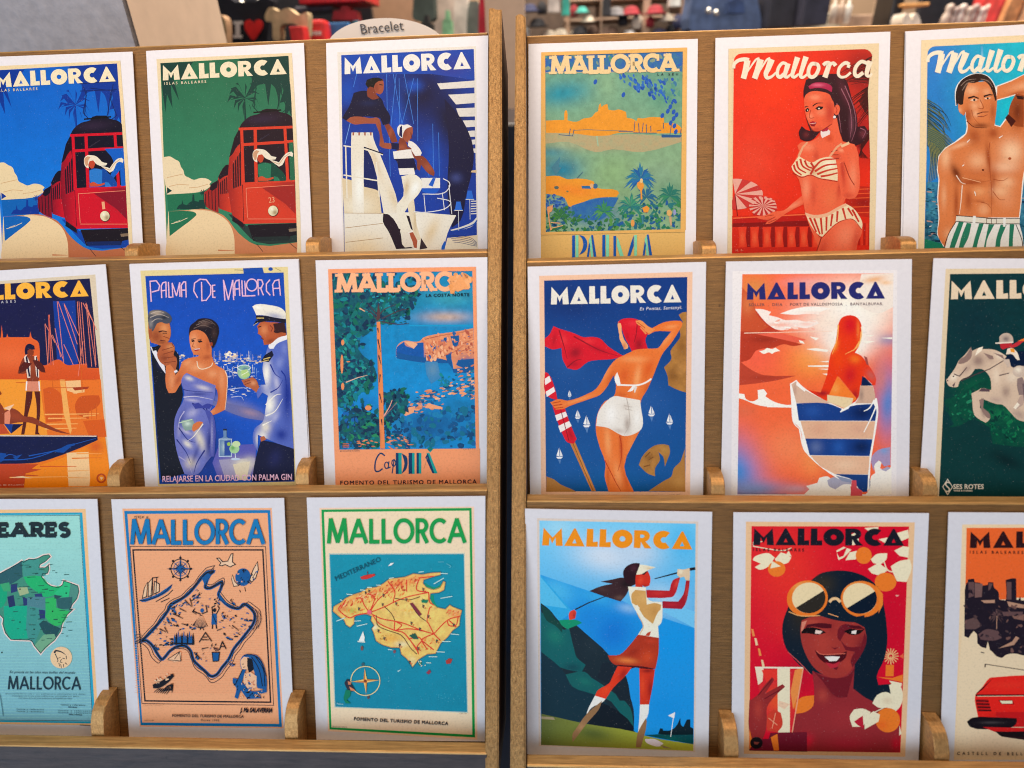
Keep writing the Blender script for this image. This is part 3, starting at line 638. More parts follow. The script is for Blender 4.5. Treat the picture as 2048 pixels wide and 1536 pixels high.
# ------------------------------------------------------------------ top row
def tram_poster(a, sky, dark, skyhi, sea, num, red, red2, land='#f6d3a2', left=-40):
    cream = '#f5d9ae' if num == '23' else '#f3d5a6'; blk = '#2a1a22' if num == '23' else '#1c1426'
    a.p('78 130 1003 88 1066 1445 1062 1620 152 1620 150 1465', cream)
    a.p('105 158 980 108 1040 1400 1045 1600 160 1600 150 1390', sky, g=(500, 100, 560, 1000, skyhi), n=.08, ns=60)
    # dark fronds in the corners
    for S in ('105 158 330 150 300 190 260 262 262 320 235 262 190 250 234 415 185 320 175 300 188 465 150 370 140 495 118 330', '640 130 980 108 1000 520 965 420 930 280 915 480 890 330 862 300 842 450 820 300 770 310 735 350 700 365 730 280 720 240',
              '960 300 998 300 1003 540 985 480 950 540 960 420 920 430'): a.p(S, dark)
    a.p('585 330 620 318 690 400 640 385 580 410 640 398', dark)
    for S in ('682 396 600 340 575 372', '682 396 640 300 615 300', '682 396 690 310 680 285', '682 396 740 350 790 372', '682 396 760 400 792 470', '682 396 620 420 605 475', '682 396 640 440 634 500', '682 396 670 460 672 520', '682 396 712 440 730 500',
              '682 396 585 385 560 430', '682 396 745 420 775 490', '682 396 725 330 760 320'):
        v = nums(S); m = v[1]; d = 9; a.p([v[0], (m[0]-d*.6, m[1]-d), v[2], (m[0]+d*.6, m[1]+d)], dark)
    a.l('680 400 686 560', 9, dark, 13)
    # pantograph
    pc = dark if num == '23' else '#142a66'
    for S in ('715 250 960 232', '715 300 975 290', '740 270 760 330 735 450 770 490', '950 250 930 360 970 470 930 500', '760 300 745 470', '935 290 905 470', '790 280 960 300'): a.l(S, 6, pc)
    # clouds and far shore
    a.p('128 800 170 795 205 815 232 830 245 865 262 890 272 925 300 940 335 955 380 942 430 950 455 968 440 985 448 1000 400 1030 320 1045 240 1055 150 1058 128 900', cream, sm=0)
    for S in ('150 940 215 925 260 915', '165 1000 230 985 300 990', '300 1010 360 1005 430 985'): a.l(S, 4, '#d9a878')
    a.p('150 1055 410 1040 410 1160 160 1165', sea)
    a.p('150 1005 165 1015 185 1030 160 1045 150 1050', dark)
    a.p('215 1155 230 1130 250 1120 254 1090 262 1120 285 1128 310 1105 322 1100 325 1055 336 1055 338 1098 365 1105 372 1092 410 1090 412 1155', dark)
    for i in range(9): a.l([(395, 1048), (395+22*math.cos(i*.7), 1042+22*math.sin(i*.7))], 5, dark)
    a.l('396 1048 402 1090', 4, dark)
    # road
    a.p('160 1172 300 1160 420 1155 500 1185 560 1230 600 1300 612 1400 612 1440 540 1560 160 1600 150 1380', land)
    a.p('155 1170 320 1160 420 1155 480 1175 540 1200 640 1320 760 1400 1050 1380 1050 1600 610 1600 612 1430 606 1330 570 1245 500 1190 430 1165 340 1165', '#d8875a' if num == '23' else '#c9744c')
    a.p('612 1440 606 1330 570 1245 500 1190 430 1165 300 1160 350 1180 345 1205 290 1260 170 1335 150 1360 155 1600 612 1600', land)
    a.p('162 1170 300 1168 345 1180 352 1195 320 1225 240 1285 168 1340', sea)
    a.l('180 1255 235 1240 290 1215', 4, cream); a.l('200 1245 240 1232', 3, cream)
    a.l('500 1436 608 1438', 10, '#d8875a', 3)
    for S in ('765 1395 805 1445', '980 1380 1035 1425'): a.l(S, 4, blk)
    a.p('570 1190 640 1200 690 1270 1035 1250 1040 1380 760 1380 660 1290', '#2d3d38' if num == '23' else '#1746a8')
    # tram cars, far to near
    a.p('405 1040 440 1010 452 985 500 960 502 1180 450 1160 412 1130', red2); a.p('452 985 500 955 505 1000 460 1030 440 1020', blk)
    for i in range(4): a.l([(412+i*22, 1050-i*16), (416+i*22, 1140+i*8)], 5, blk)
    a.p('500 940 555 855 590 850 590 1180 560 1170 505 1150', red2, g=(500, 1000, 590, 1000, red)); a.p('500 935 550 855 585 850 588 920 545 930 510 955', blk)
    for i in range(5): a.p([(512+i*14, 975-i*12), (520+i*14, 968-i*12), (522+i*14, 1052-i*2), (514+i*14, 1055-i*2)], blk)
    a.l('500 960 505 1140', 6, blk)
    a.p('575 810 650 600 690 620 672 1250 600 1200 588 1160', red2, g=(570, 900, 680, 900, red))
    a.p('575 800 640 612 664 600 660 690 620 740 598 780', blk)
    for i in range(5): a.p([(598+i*15, 850-i*25), (608+i*15, 835-i*25), (612+i*15, 1012-i*6), (602+i*15, 1015-i*6)], blk)
    a.p('672 1250 600 1200 595 1235 680 1290', blk)
    # near car front
    a.p('640 605 668 560 720 520 785 500 800 478 900 470 915 488 975 505 1005 530 1008 600 650 612', blk, b=[(800, 540, 190, 50, -4, '#3a2a40', .7)])
    a.l('740 495 800 490 930 478', 10, '#141018')
    a.p('640 602 1008 588 1026 960 1030 1240 672 1252 664 980', blk)
    a.p('668 980 1022 955 1035 1245 676 1252', red, g=(690, 1000, 1010, 1200, red), b=[(990, 1010, 190, 150, 40, red2, .9)])
    a.p('800 1010 1022 985 1028 1190 960 1120', red2)
    for S, w in (('640 608 1008 594', 18), ('660 608 672 985', 20), ('752 606 760 980', 22), ('955 598 975 965', 20), ('668 715 1012 692', 20), ('664 982 1026 958', 16), ('672 1246 1036 1240', 18)): a.l(S, w, red)
    for S in ('690 1012 1020 990', '690 1012 700 1215', '700 1222 1030 1222'): a.l(S, 4, '#f08a6a')
    a.p('690 640 738 634 742 690 692 694', blk); a.p('982 700 1010 698 1024 955 992 960', sky)
    a.p('770 640 945 630 948 690 772 694', blk); a.l('772 690 850 640', 5, '#3c3140')
    if num == '1': a.p('880 700 1012 695 1020 800 985 850 900 950 880 940 930 860 940 780', sky)
    # woman in the window
    clo = '#2f7a58' if num == '23' else '#2f7ac8'; clo2 = '#1d4a3a' if num == '23' else '#174a9c'
    a.p('770 850 800 835 840 840 880 840 905 870 940 900 965 950 960 962 770 968', clo2)
    a.p('772 850 830 838 862 850 858 940 800 950 778 930', clo); a.p('880 930 905 935 925 962 880 965', clo)
    a.p('770 940 800 930 830 945 875 935 880 945 840 960 775 962', '#d4502f')
    a.p('770 775 800 770 812 790 810 830 785 838 770 820', '#c8492e')
    a.p('790 765 830 780 835 800 815 830 800 835 812 800', '#27131c')
    a.p('735 790 738 765 760 745 790 745 820 752 850 778 860 790 898 800 890 815 850 818 820 805 800 780 775 785 765 810 768 835 752 830 738 812', '#f4e2c8')
    a.p('738 790 740 768 760 752 782 758 766 780 760 815 750 822', '#d89f78')
    a.p('850 818 885 825 915 835 940 800 970 770 1000 762 1012 775 1008 798 985 790 965 800 940 850 915 865 880 840', '#f4e2c8'); a.l('870 830 915 848 950 800 990 772', 5, '#d7a984')
    # headlight, number, buffer beam
    a.e(876, 1168, 36, 38, '#4a2018'); a.e(874, 1166, 33, 35, '#f2dfb4', b=[(888, 1178, 26, 30, 0, '#8c6a3c', .8), (866, 1155, 18, 18, 0, '#fff6da')])
    if num == '23': a.t('23', 846, 1112, 886, 1108, 40, '#f3a97c')
    else: a.t('1', 858, 1120, 878, 1118, 56, '#f3a97c')
    a.p('700 1262 1036 1250 1036 1330 990 1340 985 1365 740 1372', '#22181e'); a.p('980 1290 1034 1285 1036 1305 985 1310', '#8a6f58')
    a.p('740 1345 980 1340 985 1368 750 1372', '#26302e' if num == '23' else '#1c2b60')
    a.p('980 108 1003 88 1038 700 1066 1445 1062 1620 1045 1600 1040 1400 1010 600', cream)
    a.part('title_lettering').fat('MALLORCA', 122, 276, 968, 232, 104, '#f7e2bd')
    a.t('ISLAS BALEARES', 132, 306, 418, 292, 19, '#eed8b4', bold=1)
root, a1 = make_card(1, 'postcard with a blue sky behind the red tram numbered 1'); root2, a = make_card(2, 'postcard with a green sky behind the red tram numbered 23')
b = Art(2, a.pl, PAPER[1], a.tl); tram_poster(b, '#0b5fc0', '#0b3a94', '#0a78d8', '#1565b4', '1', '#d8182a', '#8c1428'); b.finish(root)
tram_poster(a, '#2c6a4a', '#1c4038', '#3a8460', '#2a7450', '23', '#e04028', '#a82a24'); a.finish(root2)

# card 3: couple on a yacht
root, a = make_card(3, 'postcard of a couple on a white yacht under a deep blue sky')
a.p('118 152 1065 110 1080 1500 1082 1640 168 1640 160 1500', '#f3e4d4')
a.p('145 172 1050 130 1072 1430 1075 1620 170 1620 165 1500', '#123c96', g=(600, 250, 640, 1250, '#0f3d9c'),
    b=[(700, 430, 260, 330, 10, '#101a3c', 1), (880, 620, 210, 380, -18, '#181a34', 1), (560, 480, 130, 200, 0, '#14244e', .8), (180, 420, 90, 130, 0, '#1c50b4', .8), (640, 380, 90, 60, 0, '#1c58c8', .8), (250, 560, 200, 60, 0, '#0e1a40', .9), (530, 640, 90, 300, -4, '#1455c4', .8), (760, 900, 90, 260, 0, '#1450b8', .8), (930, 1150, 100, 160, 10, '#15204e', .9)], n=.12, ns=26)
a.p('145 172 1050 130 1056 340 760 300 150 300', '#1a4aac', b=[(900, 250, 220, 140, 0, '#3c3a8c', .7)])
for S in ('250 300 228 390', '455 300 460 620', '500 300 560 640', '520 300 480 700', '665 330 668 760', '540 330 545 640', '575 300 640 640', '770 640 775 980', '810 700 815 1000', '470 620 480 1000', '725 900 745 1000', '640 330 560 640'): a.l(S, 3, '#4a8ae0')
a.l('210 620 170 780', 4, '#7aa6e0')
# striped hull of the liner
for S in ('800 365 1058 345 1058 392 822 405', '875 442 1058 432 1058 498 928 508', '930 535 1058 530 1058 590 950 592', '975 618 1058 616 1058 660 1000 664', '1005 690 1058 686 1058 728 1020 730', '1035 750 1060 748 1060 780 1042 782', '1045 810 1062 808 1062 840 1052 838'): a.p(S, '#e9dccf')
a.p('850 470 930 560 985 640 1030 740 1050 840 1040 960 1000 1120 960 1300 900 1350 870 1100 880 800', '#141a3a', b=[(930, 1010, 60, 50, 0, '#46508c', .7)])
for S in ('600 660 668 620 700 640 690 700', ): pass
# man
skin, sk2, navy = '#a8553a', '#8a3f2c', '#141634'
a.p('150 600 200 520 230 430 285 415 340 420 420 470 440 520 480 590 475 640 430 650 410 600 300 590 185 620', navy, b=[(330, 500, 90, 30, 0, '#20264c')])
a.p('320 420 330 380 372 370 380 430 405 465 360 475 325 455', sk2)
a.p('372 350 430 335 436 370 428 425 410 440 380 430 368 390', skin, b=[(385, 390, 20, 50, 0, sk2, .8)])
a.p('310 370 320 340 370 325 425 335 432 345 395 352 375 372 368 395 340 385 330 400', '#160f1a'); a.l('405 372 428 376', 6, '#2a1418')
a.p('180 620 210 595 280 592 345 602 390 598 408 612 420 690 438 770 495 775 485 815 430 805 405 790 408 720 380 640 300 640 235 645', skin, b=[(420, 700, 30, 100, 0, sk2, .7)])
a.p('440 650 470 640 500 680 530 765 490 770 460 700', sk2, b=[(480, 700, 20, 60, 20, skin)])
# railing and man's trousers
a.p('150 1010 400 1070 420 1250 165 1250', '#e8cda4', b=[(250, 1200, 160, 100, 0, '#f5e6cc')])
a.p('215 700 360 700 365 740 410 850 470 1000 530 1180 525 1260 435 1255 415 1140 370 930 330 830 300 800 298 1000 300 1250 225 1250 215 1000 212 800', '#f2e3cc', b=[(270, 1080, 50, 200, 0, '#fff8ea'), (380, 900, 30, 200, -20, '#e6c9a0', .8), (500, 1150, 40, 120, -20, '#e6cba0', .8)])
for i in range(7): a.p([(222+i*20, 698), (232+i*20, 698), (232+i*20, 720), (222+i*20, 720)], ['#a8553a', '#e9dccf'][i % 2])
a.p('300 800 330 830 372 940 400 1100 380 1090 300 1070', '#10265e')
for S in ('160 790 300 812 430 852', '160 990 400 1030', '175 795 185 1150', '385 900 405 1140'): a.l(S, 9, '#f2e3cc')
a.l('300 800 430 845', 8, '#1a1a30')
# boat hull
a.p('165 1250 440 1250 640 1245 930 1265 870 1390 820 1620 170 1620', '#f3e6d2', b=[(300, 1500, 200, 160, 0, '#f6d9ac', .9), (760, 1380, 60, 160, 25, '#e8cba0', .9), (640, 1400, 60, 160, 0, '#fff8ea')])
for S in ('168 1250 440 1252', '170 1352 430 1320', '175 1450 430 1420'): a.l(S, 4, '#b89468')
a.p('432 1255 470 1260 545 1370 560 1450 640 1490 520 1496 470 1380 430 1310', '#2a1a26'); a.p('585 1265 610 1270 635 1370 610 1350', '#2a1a26'); a.p('690 1420 735 1490 680 1500', '#3a2a30')
a.p('850 1440 885 1500 870 1520 820 1620 830 1480', '#1c5cc0'); a.p('870 1420 1075 1400 1075 1620 820 1620', '#f0dfc4', b=[(980, 1400, 120, 60, 0, '#e8b878', .9)])
for i in range(5): a.l([(880+i*8, 1400+i*12), (960, 1405+i*12), (1030, 1420+i*12), (1072, 1452+i*6)], 3, '#27396c', sm=1)
a.p('890 1365 960 1345 1040 1310 1072 1275 1072 1300 1040 1340 970 1362 900 1372', '#e9dccf'); a.l('900 1375 980 1355 1045 1330 1072 1300', 8, '#1c50a8', sm=1)
for x, y in ((1022, 1125), (945, 1200)):
    a.p([(x-22, y+20), (x-14, y-28), (x+14, y-28), (x+24, y+20), (x+34, y+34), (x-34, y+34)], '#2c6cd0'); a.l([(x, y+30), (x+3, y+170)], 4, '#d8d2d0'); a.l([(x-26, y+32), (x+30, y+32)], 4, '#f2e3cc')
for i in range(6): a.l([(1030, 1170+i*17), (1072, 1168+i*17)], 7, '#e9dccf')
a.p('1035 960 1068 955 1068 975 1030 972', '#e8c090')
# woman
a.p('530 800 545 740 570 720 600 800 640 805 660 850 520 840', sk2, b=[(560, 800, 40, 30, 0, skin)])
a.p('560 690 575 655 610 650 632 665 634 700 620 740 600 770 575 750', skin, b=[(580, 700, 22, 50, 0, sk2, .8)])
a.p('528 700 530 665 545 645 575 648 600 645 628 662 600 668 575 690 562 740 545 730', '#f4e8dc'); a.p('545 665 560 650 562 735 540 720', '#16204e')
a.p('605 755 635 765 680 810 695 840 680 870 655 860 625 810 600 790', '#f4e8dc'); a.l('620 700 628 745', 5, '#6a241c')
a.p('498 830 640 815 690 830 680 870 640 875 505 880', '#f4e8dc'); a.p('505 880 640 875 660 950 645 960 535 945 525 900', '#14183c'); a.p('535 945 640 942 650 985 545 990', '#f4e8dc')
a.p('620 815 650 860 700 860 760 930 782 970 778 998 740 980 690 920 680 960 665 950 660 890 640 870', sk2, b=[(740, 940, 60, 40, 45, skin)])
a.p('485 770 540 775 538 820 490 812', '#171c40')
a.p('690 1010 820 1010 820 1080 690 1080 700 1050', '#f0e6da'); a.p('740 1060 770 1010 790 1012 770 1070', '#1c5cc0'); a.p('690 1080 820 1080 800 1110 760 1125 700 1105', '#1a5ac2')
a.p('555 1000 640 985 690 1020 700 1060 680 1110 640 1160 600 1210 580 1240 625 1370 560 1400 540 1300 522 1200 570 1130', '#f3e6cf', b=[(590, 1080, 30, 90, 10, '#d9b98c', .9), (650, 1080, 40, 80, 20, '#fffaf0')])
a.p('640 1150 600 1200 610 1260 635 1370 640 1440 690 1430 660 1330 650 1230', '#eed9b8', b=[(650, 1300, 15, 140, 0, '#c9a878', .7)])
a.p('610 1385 635 1380 665 1440 660 1490 640 1485', '#b5583a'); a.p('560 1400 600 1380 630 1440 640 1480 580 1485 560 1460', '#f0e2ce'); a.p('520 1350 550 1360 545 1380 525 1372', '#2a1a26')
for S in ('640 1240 720 1245 840 1225 890 1190 880 1165 800 1148', '700 1120 830 1118 880 1080 882 1040 840 1015'): a.l(S, 6, '#e9e2e2', sm=1)
for S in ('710 1130 720 1240', '880 1060 900 1255', '835 1110 850 1230'): a.l(S, 5, '#e9e2e2')
a.part('title_lettering').fat('MALLORCA', 168, 302, 1030, 264, 116, '#f6ebdf'); a.finish(root)

# card 4: bay of Palma
root, a = make_card(4, 'postcard of an orange cathedral across a green bay lettered PALMA')
a.p('110 118 1107 85 1090 1640 108 1640', '#f6b764'); a.p('110 1345 1092 1330 1090 1640 108 1640', '#f3bd6c')
a.p('138 140 1078 112 1062 1325 142 1348', '#6a9f86', g=(600, 150, 600, 900, '#8fae80'), sp=9,
    b=[(250, 400, 300, 130, -8, '#1f8c9c', .95), (560, 330, 140, 230, 0, '#8fb287', .8), (950, 420, 160, 160, 0, '#5f9c80', .8), (250, 920, 260, 150, 0, '#1f7e98', 1), (180, 800, 170, 60, 0, '#3c8a98', .8), (620, 950, 300, 200, 0, '#8fb078', .9), (500, 740, 500, 70, 0, '#b4a880', .8), (900, 950, 260, 160, 0, '#8ba886', .8), (420, 1210, 330, 130, 5, '#2a66a4', 1), (1000, 1100, 150, 130, 0, '#4d8a70', .7)], n=.22, ns=34)
a.p('138 140 1078 112 1076 250 138 262', '#3c7896', n=.9, ns=22, nc='#2c5fb0', sp=8)
a.scatter('138 140 1078 112 1076 240 138 262', 60, (8, 26), ['#2c62b4', '#3f8a78', '#5fa08a', '#2a78a4', '#8a9a80'])
a.l('140 258 1060 248', 5, '#c8b080')
a.p('142 585 230 580 268 580 272 520 280 512 288 522 290 582 330 592 360 590 400 570 455 560 480 530 500 520 505 480 515 465 522 492 540 478 562 470 570 510 610 515 640 508 690 525 695 565 740 575 760 590 770 565 800 570 860 560 920 562 948 565 950 600 990 600 1040 610 1070 640 1070 668 900 672 640 668 520 700 330 682 200 672 142 668', '#f59a2e', n=.12, ns=20)
a.p('142 668 330 672 480 690 700 676 980 690 1068 690 1068 730 800 800 600 780 480 800 300 730 142 742', '#c2a678', n=.35, ns=24, nc='#8fae86', sp=9)
a.l('330 652 420 646 560 652 700 655', 4, '#6a7a70')
for S in ('230 680 330 690', '300 688 310 640', '325 690 335 645', '640 658 740 658', '745 655 750 590', '780 668 775 600', '800 662 808 600', '740 668 900 670', '830 668 828 610', '900 655 930 650', '930 690 1070 688', '990 680 1000 610', '1060 680 1066 640', '945 640 946 600', '860 660 858 620'): a.l(S, 5, '#3f5a78')
a.p('932 678 1070 684 1060 700 935 700', '#2c5a8c'); a.l('490 690 500 760', 9, '#a8c09a')
a.scatter('648 270 840 265 850 330 800 420 760 380 700 330 650 310', 34, (12, 24), ['#2c6ac0', '#3472b8', '#2458b0'], asp=.6, ang=70)
a.scatter('840 300 1050 290 1060 400 1040 470 900 450 850 410', 52, (12, 26), ['#2c6ac0', '#3f7a9c', '#2458b0', '#5c9a84'], asp=.6, ang=70)
for x, y in ((992, 490), (975, 520), (1015, 525), (938, 550), (1015, 570), (995, 600), (1020, 620), (1030, 660), (672, 408), (480, 320), (1035, 545)): a.e(x, y, 12, 18, '#2458b0', ang=20)
a.p('180 905 240 830 232 900 250 905 210 955', '#4a8090'); a.l('355 980 395 935', 7, '#4a7078')
a.p('142 965 230 962 290 985 350 980 420 985 470 1000 480 1040 520 1050 630 1062 642 1080 625 1105 540 1108 450 1120 400 1140 330 1165 300 1175 265 1110 210 1092 142 1085', '#f59a2e', b=[(330, 1060, 220, 60, 10, '#f8862a', .8)], n=.1, ns=30)
a.p('385 1030 450 1030 450 1050 390 1048', '#2a6a9c'); a.e(480, 1032, 16, 18, '#3a6a90'); a.e(455, 1030, 12, 16, '#e8b078'); a.e(215, 1042, 16, 11, '#5a6a60'); a.e(290, 1068, 8, 6, '#7a7a50')
a.p('320 1165 400 1140 520 1110 640 1110 600 1180 520 1260 330 1240', '#2c62a8', n=.4, ns=24, nc='#4a8a98')
a.scatter('142 1090 210 1085 280 1130 300 1180 250 1200 142 1180', 60, (8, 18), ['#3a68b4', '#2a5298', '#4a78b0'])
a.scatter('142 1190 300 1180 460 1250 620 1250 640 1345 142 1347', 130, (10, 26), ['#3d7a3c', '#2f6a46', '#5c9448', '#2f7060', '#2a6088'])
a.scatter('640 1180 1064 1120 1064 1325 620 1340', 150, (10, 26), ['#2f7a58', '#2a6a80', '#3f8a50', '#2a5e98', '#2f7a78'])
for cx, cy, r, c, n in ((790, 985, 118, ['#2c70a8', '#2a6aa0', '#2c7a9a', '#24629c'], 21), (830, 1110, 95, ['#2f7a80', '#2c6a8c'], 13), (990, 1100, 100, ['#3c8a60', '#2f7a68'], 15), (720, 1170, 100, ['#3a8a70', '#2c7a78', '#4a9870'], 17), (540, 1210, 90, ['#5a9a58', '#3f8a58'], 15), (240, 1240, 80, ['#4a8a40', '#3a7a44'], 13)): a.palm(cx, cy, r, c, n=n, a0=-215, a1=35, wd=.16)
a.p('765 1010 795 990 812 1030 800 1060 802 1120 790 1125 785 1060 768 1040', '#f59a3c'); a.e(795, 995, 10, 16, '#f0c888')
a.p('800 1180 830 1165 850 1180 840 1210 812 1212', '#f59a3c'); a.e(735, 1285, 13, 24, '#f0a050'); a.e(985, 1215, 18, 22, '#e8b068'); a.p('982 1240 1000 1238 1004 1300 992 1302', '#d8a878'); a.e(1022, 1210, 10, 20, '#a0a0c8'); a.l('800 1230 805 1290', 12, '#4a8a90')
a.p('150 1175 190 1160 185 1200 165 1215 172 1290 185 1330 172 1335 160 1260', '#f4a468'); a.l('175 1280 240 1285', 7, '#f4b478'); a.l('178 1320 260 1300', 6, '#f4b478')
a.part('title_lettering').skel('MALLORCA', 182, 266, 1035, 246, 118, '#f7cf94', 30, gap=.10, serif=27, sw=18)
a.t('LA SEU', 905, 276, 1045, 273, 16, '#2a3434', bold=2); a.t('EDICION DEL FOMENTO', 145, 1360, 290, 1357, 7, '#7a6440'); a.t('PALMA DE M', 975, 1341, 1060, 1338, 7, '#7a6440')
# PALMA in split letters
a.part('printed_picture')
for S in ('110 118 138 118 142 1345 108 1345', '110 118 1107 85 1107 112 138 141', '1078 100 1107 85 1098 1330 1062 1330', '108 1346 1095 1326 1092 1345 108 1365'): a.p(S, '#f6b764')
a.part('lower_lettering')
mint, blu = '#8ce0b4', '#0f5cb0'
for S, c in (('322 1369 341 1367 341 1640 322 1640', blu), ('345 1367 365 1366 365 1640 345 1640', mint), ('369 1366 400 1374 420 1400 424 1440 408 1478 371 1500 392 1462 398 1425 390 1390', blu),
             ('452 1366 464 1366 508 1640 484 1640', blu), ('436 1400 450 1368 480 1640 462 1640 446 1470', mint), ('404 1640 438 1410 446 1440 420 1640', blu), ('528 1365 548 1364 548 1640 528 1640', blu), ('552 1364 574 1363 574 1640 552 1640', mint),
             ('604 1372 622 1371 622 1640 604 1640', blu), ('626 1376 640 1400 690 1560 676 1600 628 1440', mint), ('742 1368 724 1420 690 1540 700 1560 742 1440', blu), ('746 1366 764 1365 764 1640 746 1640', mint),
             ('832 1362 844 1362 892 1640 866 1640', blu), ('816 1396 830 1364 860 1640 842 1640 826 1470', mint), ('784 1640 818 1406 826 1436 800 1640', blu)): a.p(S, c)
a.finish(root)

# script lettering used on two posters
def script_title(a, f, col, n_letters=8):
    L = [[('196 262 200 232 228 208 268 200 300 206', 20, 30), ('290 206 278 270 262 332', 42, 38), ('262 332 300 270 345 205 372 194', 8, 16), ('380 200 360 270 338 332', 44, 38), ('338 332 380 270 420 205 445 192', 8, 16), ('455 200 432 260 415 300 425 326 455 318 485 290', 44, 12)],
         [('558 232 528 226 500 262 494 305 512 322 540 300', 20, 26), ('568 228 552 280 545 312 560 322 590 300', 36, 14)], [('632 186 612 250 596 306 610 322 640 300', 38, 14)], [('690 182 668 250 652 308 668 324 700 300', 38, 14)],
         [('760 232 728 232 708 270 708 306 730 322 758 304 776 262 768 236 750 232', 26, 24)], [('806 240 826 226 846 236 818 324', 22, 36), ('828 290 852 240 876 226 892 244', 14, 28)],
         [('985 236 960 224 922 252 910 295 925 320 960 318 995 290', 26, 16), ('985 236 976 258', 24, 20)], [('1105 226 1066 216 1030 252 1022 298 1042 316 1080 290', 24, 26), ('1128 212 1110 268 1104 306 1124 314 1140 296', 38, 14)]]
    for g in L[:n_letters]:
        for S, w1, w2 in g: a.l([f(*q) for q in nums(S)], w1, col, w2, sm=1)
        q = f(*nums(g[0][0])[0])
# card 5: woman in a striped bikini, all in red
root, a = make_card(5, 'postcard of a woman in a striped bikini on a red background')
a.p('160 128 1188 90 1155 1640 152 1640 158 900', '#f3d2a4')
R_ = '#f0321c'
def rr(x0, y0, x1, y1, r=55): return [(x0, y0+r)]+[(x0+r-r*math.cos(t), y0+r-r*math.sin(t)) for t in (.4, .8, 1.2)]+[(x0+r, y0), (x1-r, y1)]+[(x1-r+r*math.sin(t), y1+r-r*math.cos(t)) for t in (.4, .8, 1.2)]+[(x1, y1+r)]
a.p(rr(196, 160, 1142, 130)+[(1120, 1600), (184, 1600)], R_, b=[(450, 420, 320, 260, 0, '#ff3a14', .9), (330, 900, 260, 350, 0, '#f24a30', .7), (1080, 300, 260, 330, 0, '#8c1a1c', .9), (1060, 700, 200, 300, 0, '#a81e20', .9)], n=.08, ns=60)
rd = random.Random(4)
for i in range(46):
    x, y = 1150-rd.random()*30, 180+i*8; ln = rd.uniform(100, 260); an = math.radians(150+i*1.6+rd.uniform(-6, 6)) if i < 24 else math.radians(165-i*.8)
    a.l([(x, y), (x+ln*.5*math.cos(an), y+ln*.42*math.sin(an)), (x+ln*math.cos(an), y+ln*math.sin(an)*.9+20)], 7, ['#4a1018', '#6c1418', '#33101a'][i % 3], 1.5, sm=1)
for i in range(20): a.l([(1138, 640+i*4), (1090-i*2, 740+i*6), (1040+i*4, 800+i*4)], 6, '#4a1418', 2, sm=1)
for i in range(16): a.l([(1050+i*6, 480-i*9), (1095+i*2, 560-i*6), (1135, 600-i*14)], 7, '#4a1018', 2)
a.p('185 1270 1125 1230 1122 1560 184 1600', '#e02c1a'); a.p('960 1060 1124 1070 1122 1280 960 1260', '#c82a1c', b=[(1080, 1180, 120, 60, 0, '#8c1a18', .7)])
for y in (1090, 1120, 1150, 1210, 1250): a.l([(980, y), (1124, y-6)], 6, '#f0582c')
a.p('188 1290 700 1262 700 1310 187 1330', '#c4201a'); a.l('188 1285 700 1258', 8, '#f86a3c'); a.p('187 1320 720 1300 720 1340 187 1345', '#8f1a18')
for i in range(7):
    x = 225+i*84; a.p([(x, 1345), (x+58, 1342), (x+50, 1400), (x+60, 1480), (x+4, 1486), (x+10, 1410)], '#ef3a22', b=[(x+30, 1420, 26, 70, 0, '#f8603a')]); a.p([(x+60, 1345), (x+84, 1342), (x+84, 1482), (x+62, 1482), (x+54, 1410)], '#9a1c18')
a.p('185 1490 720 1480 720 1600 184 1600', '#d82a1c')
for i in range(5): a.p([(1046+i*18, 1320), (1060+i*18, 1318), (1058+i*18, 1470), (1044+i*18, 1470)], ['#b82218', '#e83a22'][i % 2])
def parasol(cx, cy, rx, ry, ang, n):
    for i in range(n):
        t0, t1 = [math.radians(-95+200*(i+d)/n+ang) for d in (0, 1)]
        a.p([(cx, cy)]+[(cx+rx*math.cos(t0+(t1-t0)*k/3), cy+ry*math.sin(t0+(t1-t0)*k/3)) for k in range(4)], ['#f2a892', '#d43a34'][i % 2])
parasol(205, 1120, 190, 105, 0, 10); a.l('205 1120 222 1270', 5, '#7a1a18'); parasol(390, 1190, 95, 55, -60, 16); a.p('330 1190 400 1150 480 1180 490 1230 420 1270 330 1260', '#c8302c')
for i in range(14): a.p([(395, 1200)]+[(395+95*math.cos(.45*i+d), 1205+62*math.sin(.45*i+d)) for d in (0, .22)], '#f2a892')
skin, sh, hi = '#f66440', '#c8392a', '#ff9a70'; hair = '#3a1420'
# hair behind
a.p('690 340 750 315 840 300 920 305 965 345 990 420 1010 500 1035 580 1042 660 1090 655 1115 690 1100 730 1070 770 1020 790 950 770 920 700 860 660 790 690 740 745 690 760 650 745 640 700 660 655 690 680 720 690 690 600 680 500 672 420', hair, sm=0,
    b=[(950, 430, 40, 140, -20, '#6c2a38', .6), (1000, 640, 26, 120, 0, '#7a4450', .7), (1080, 710, 40, 40, 0, '#80343c', .7), (690, 715, 30, 30, 0, '#7a2a2c', .8)])
for S in ('930 400 985 520 1000 640 990 740', '955 380 1015 530 1030 660 1000 760', '900 500 920 620 930 700', '1060 670 1095 690 1075 740'): a.l(S, 6, '#a8606c', 2, sm=1)
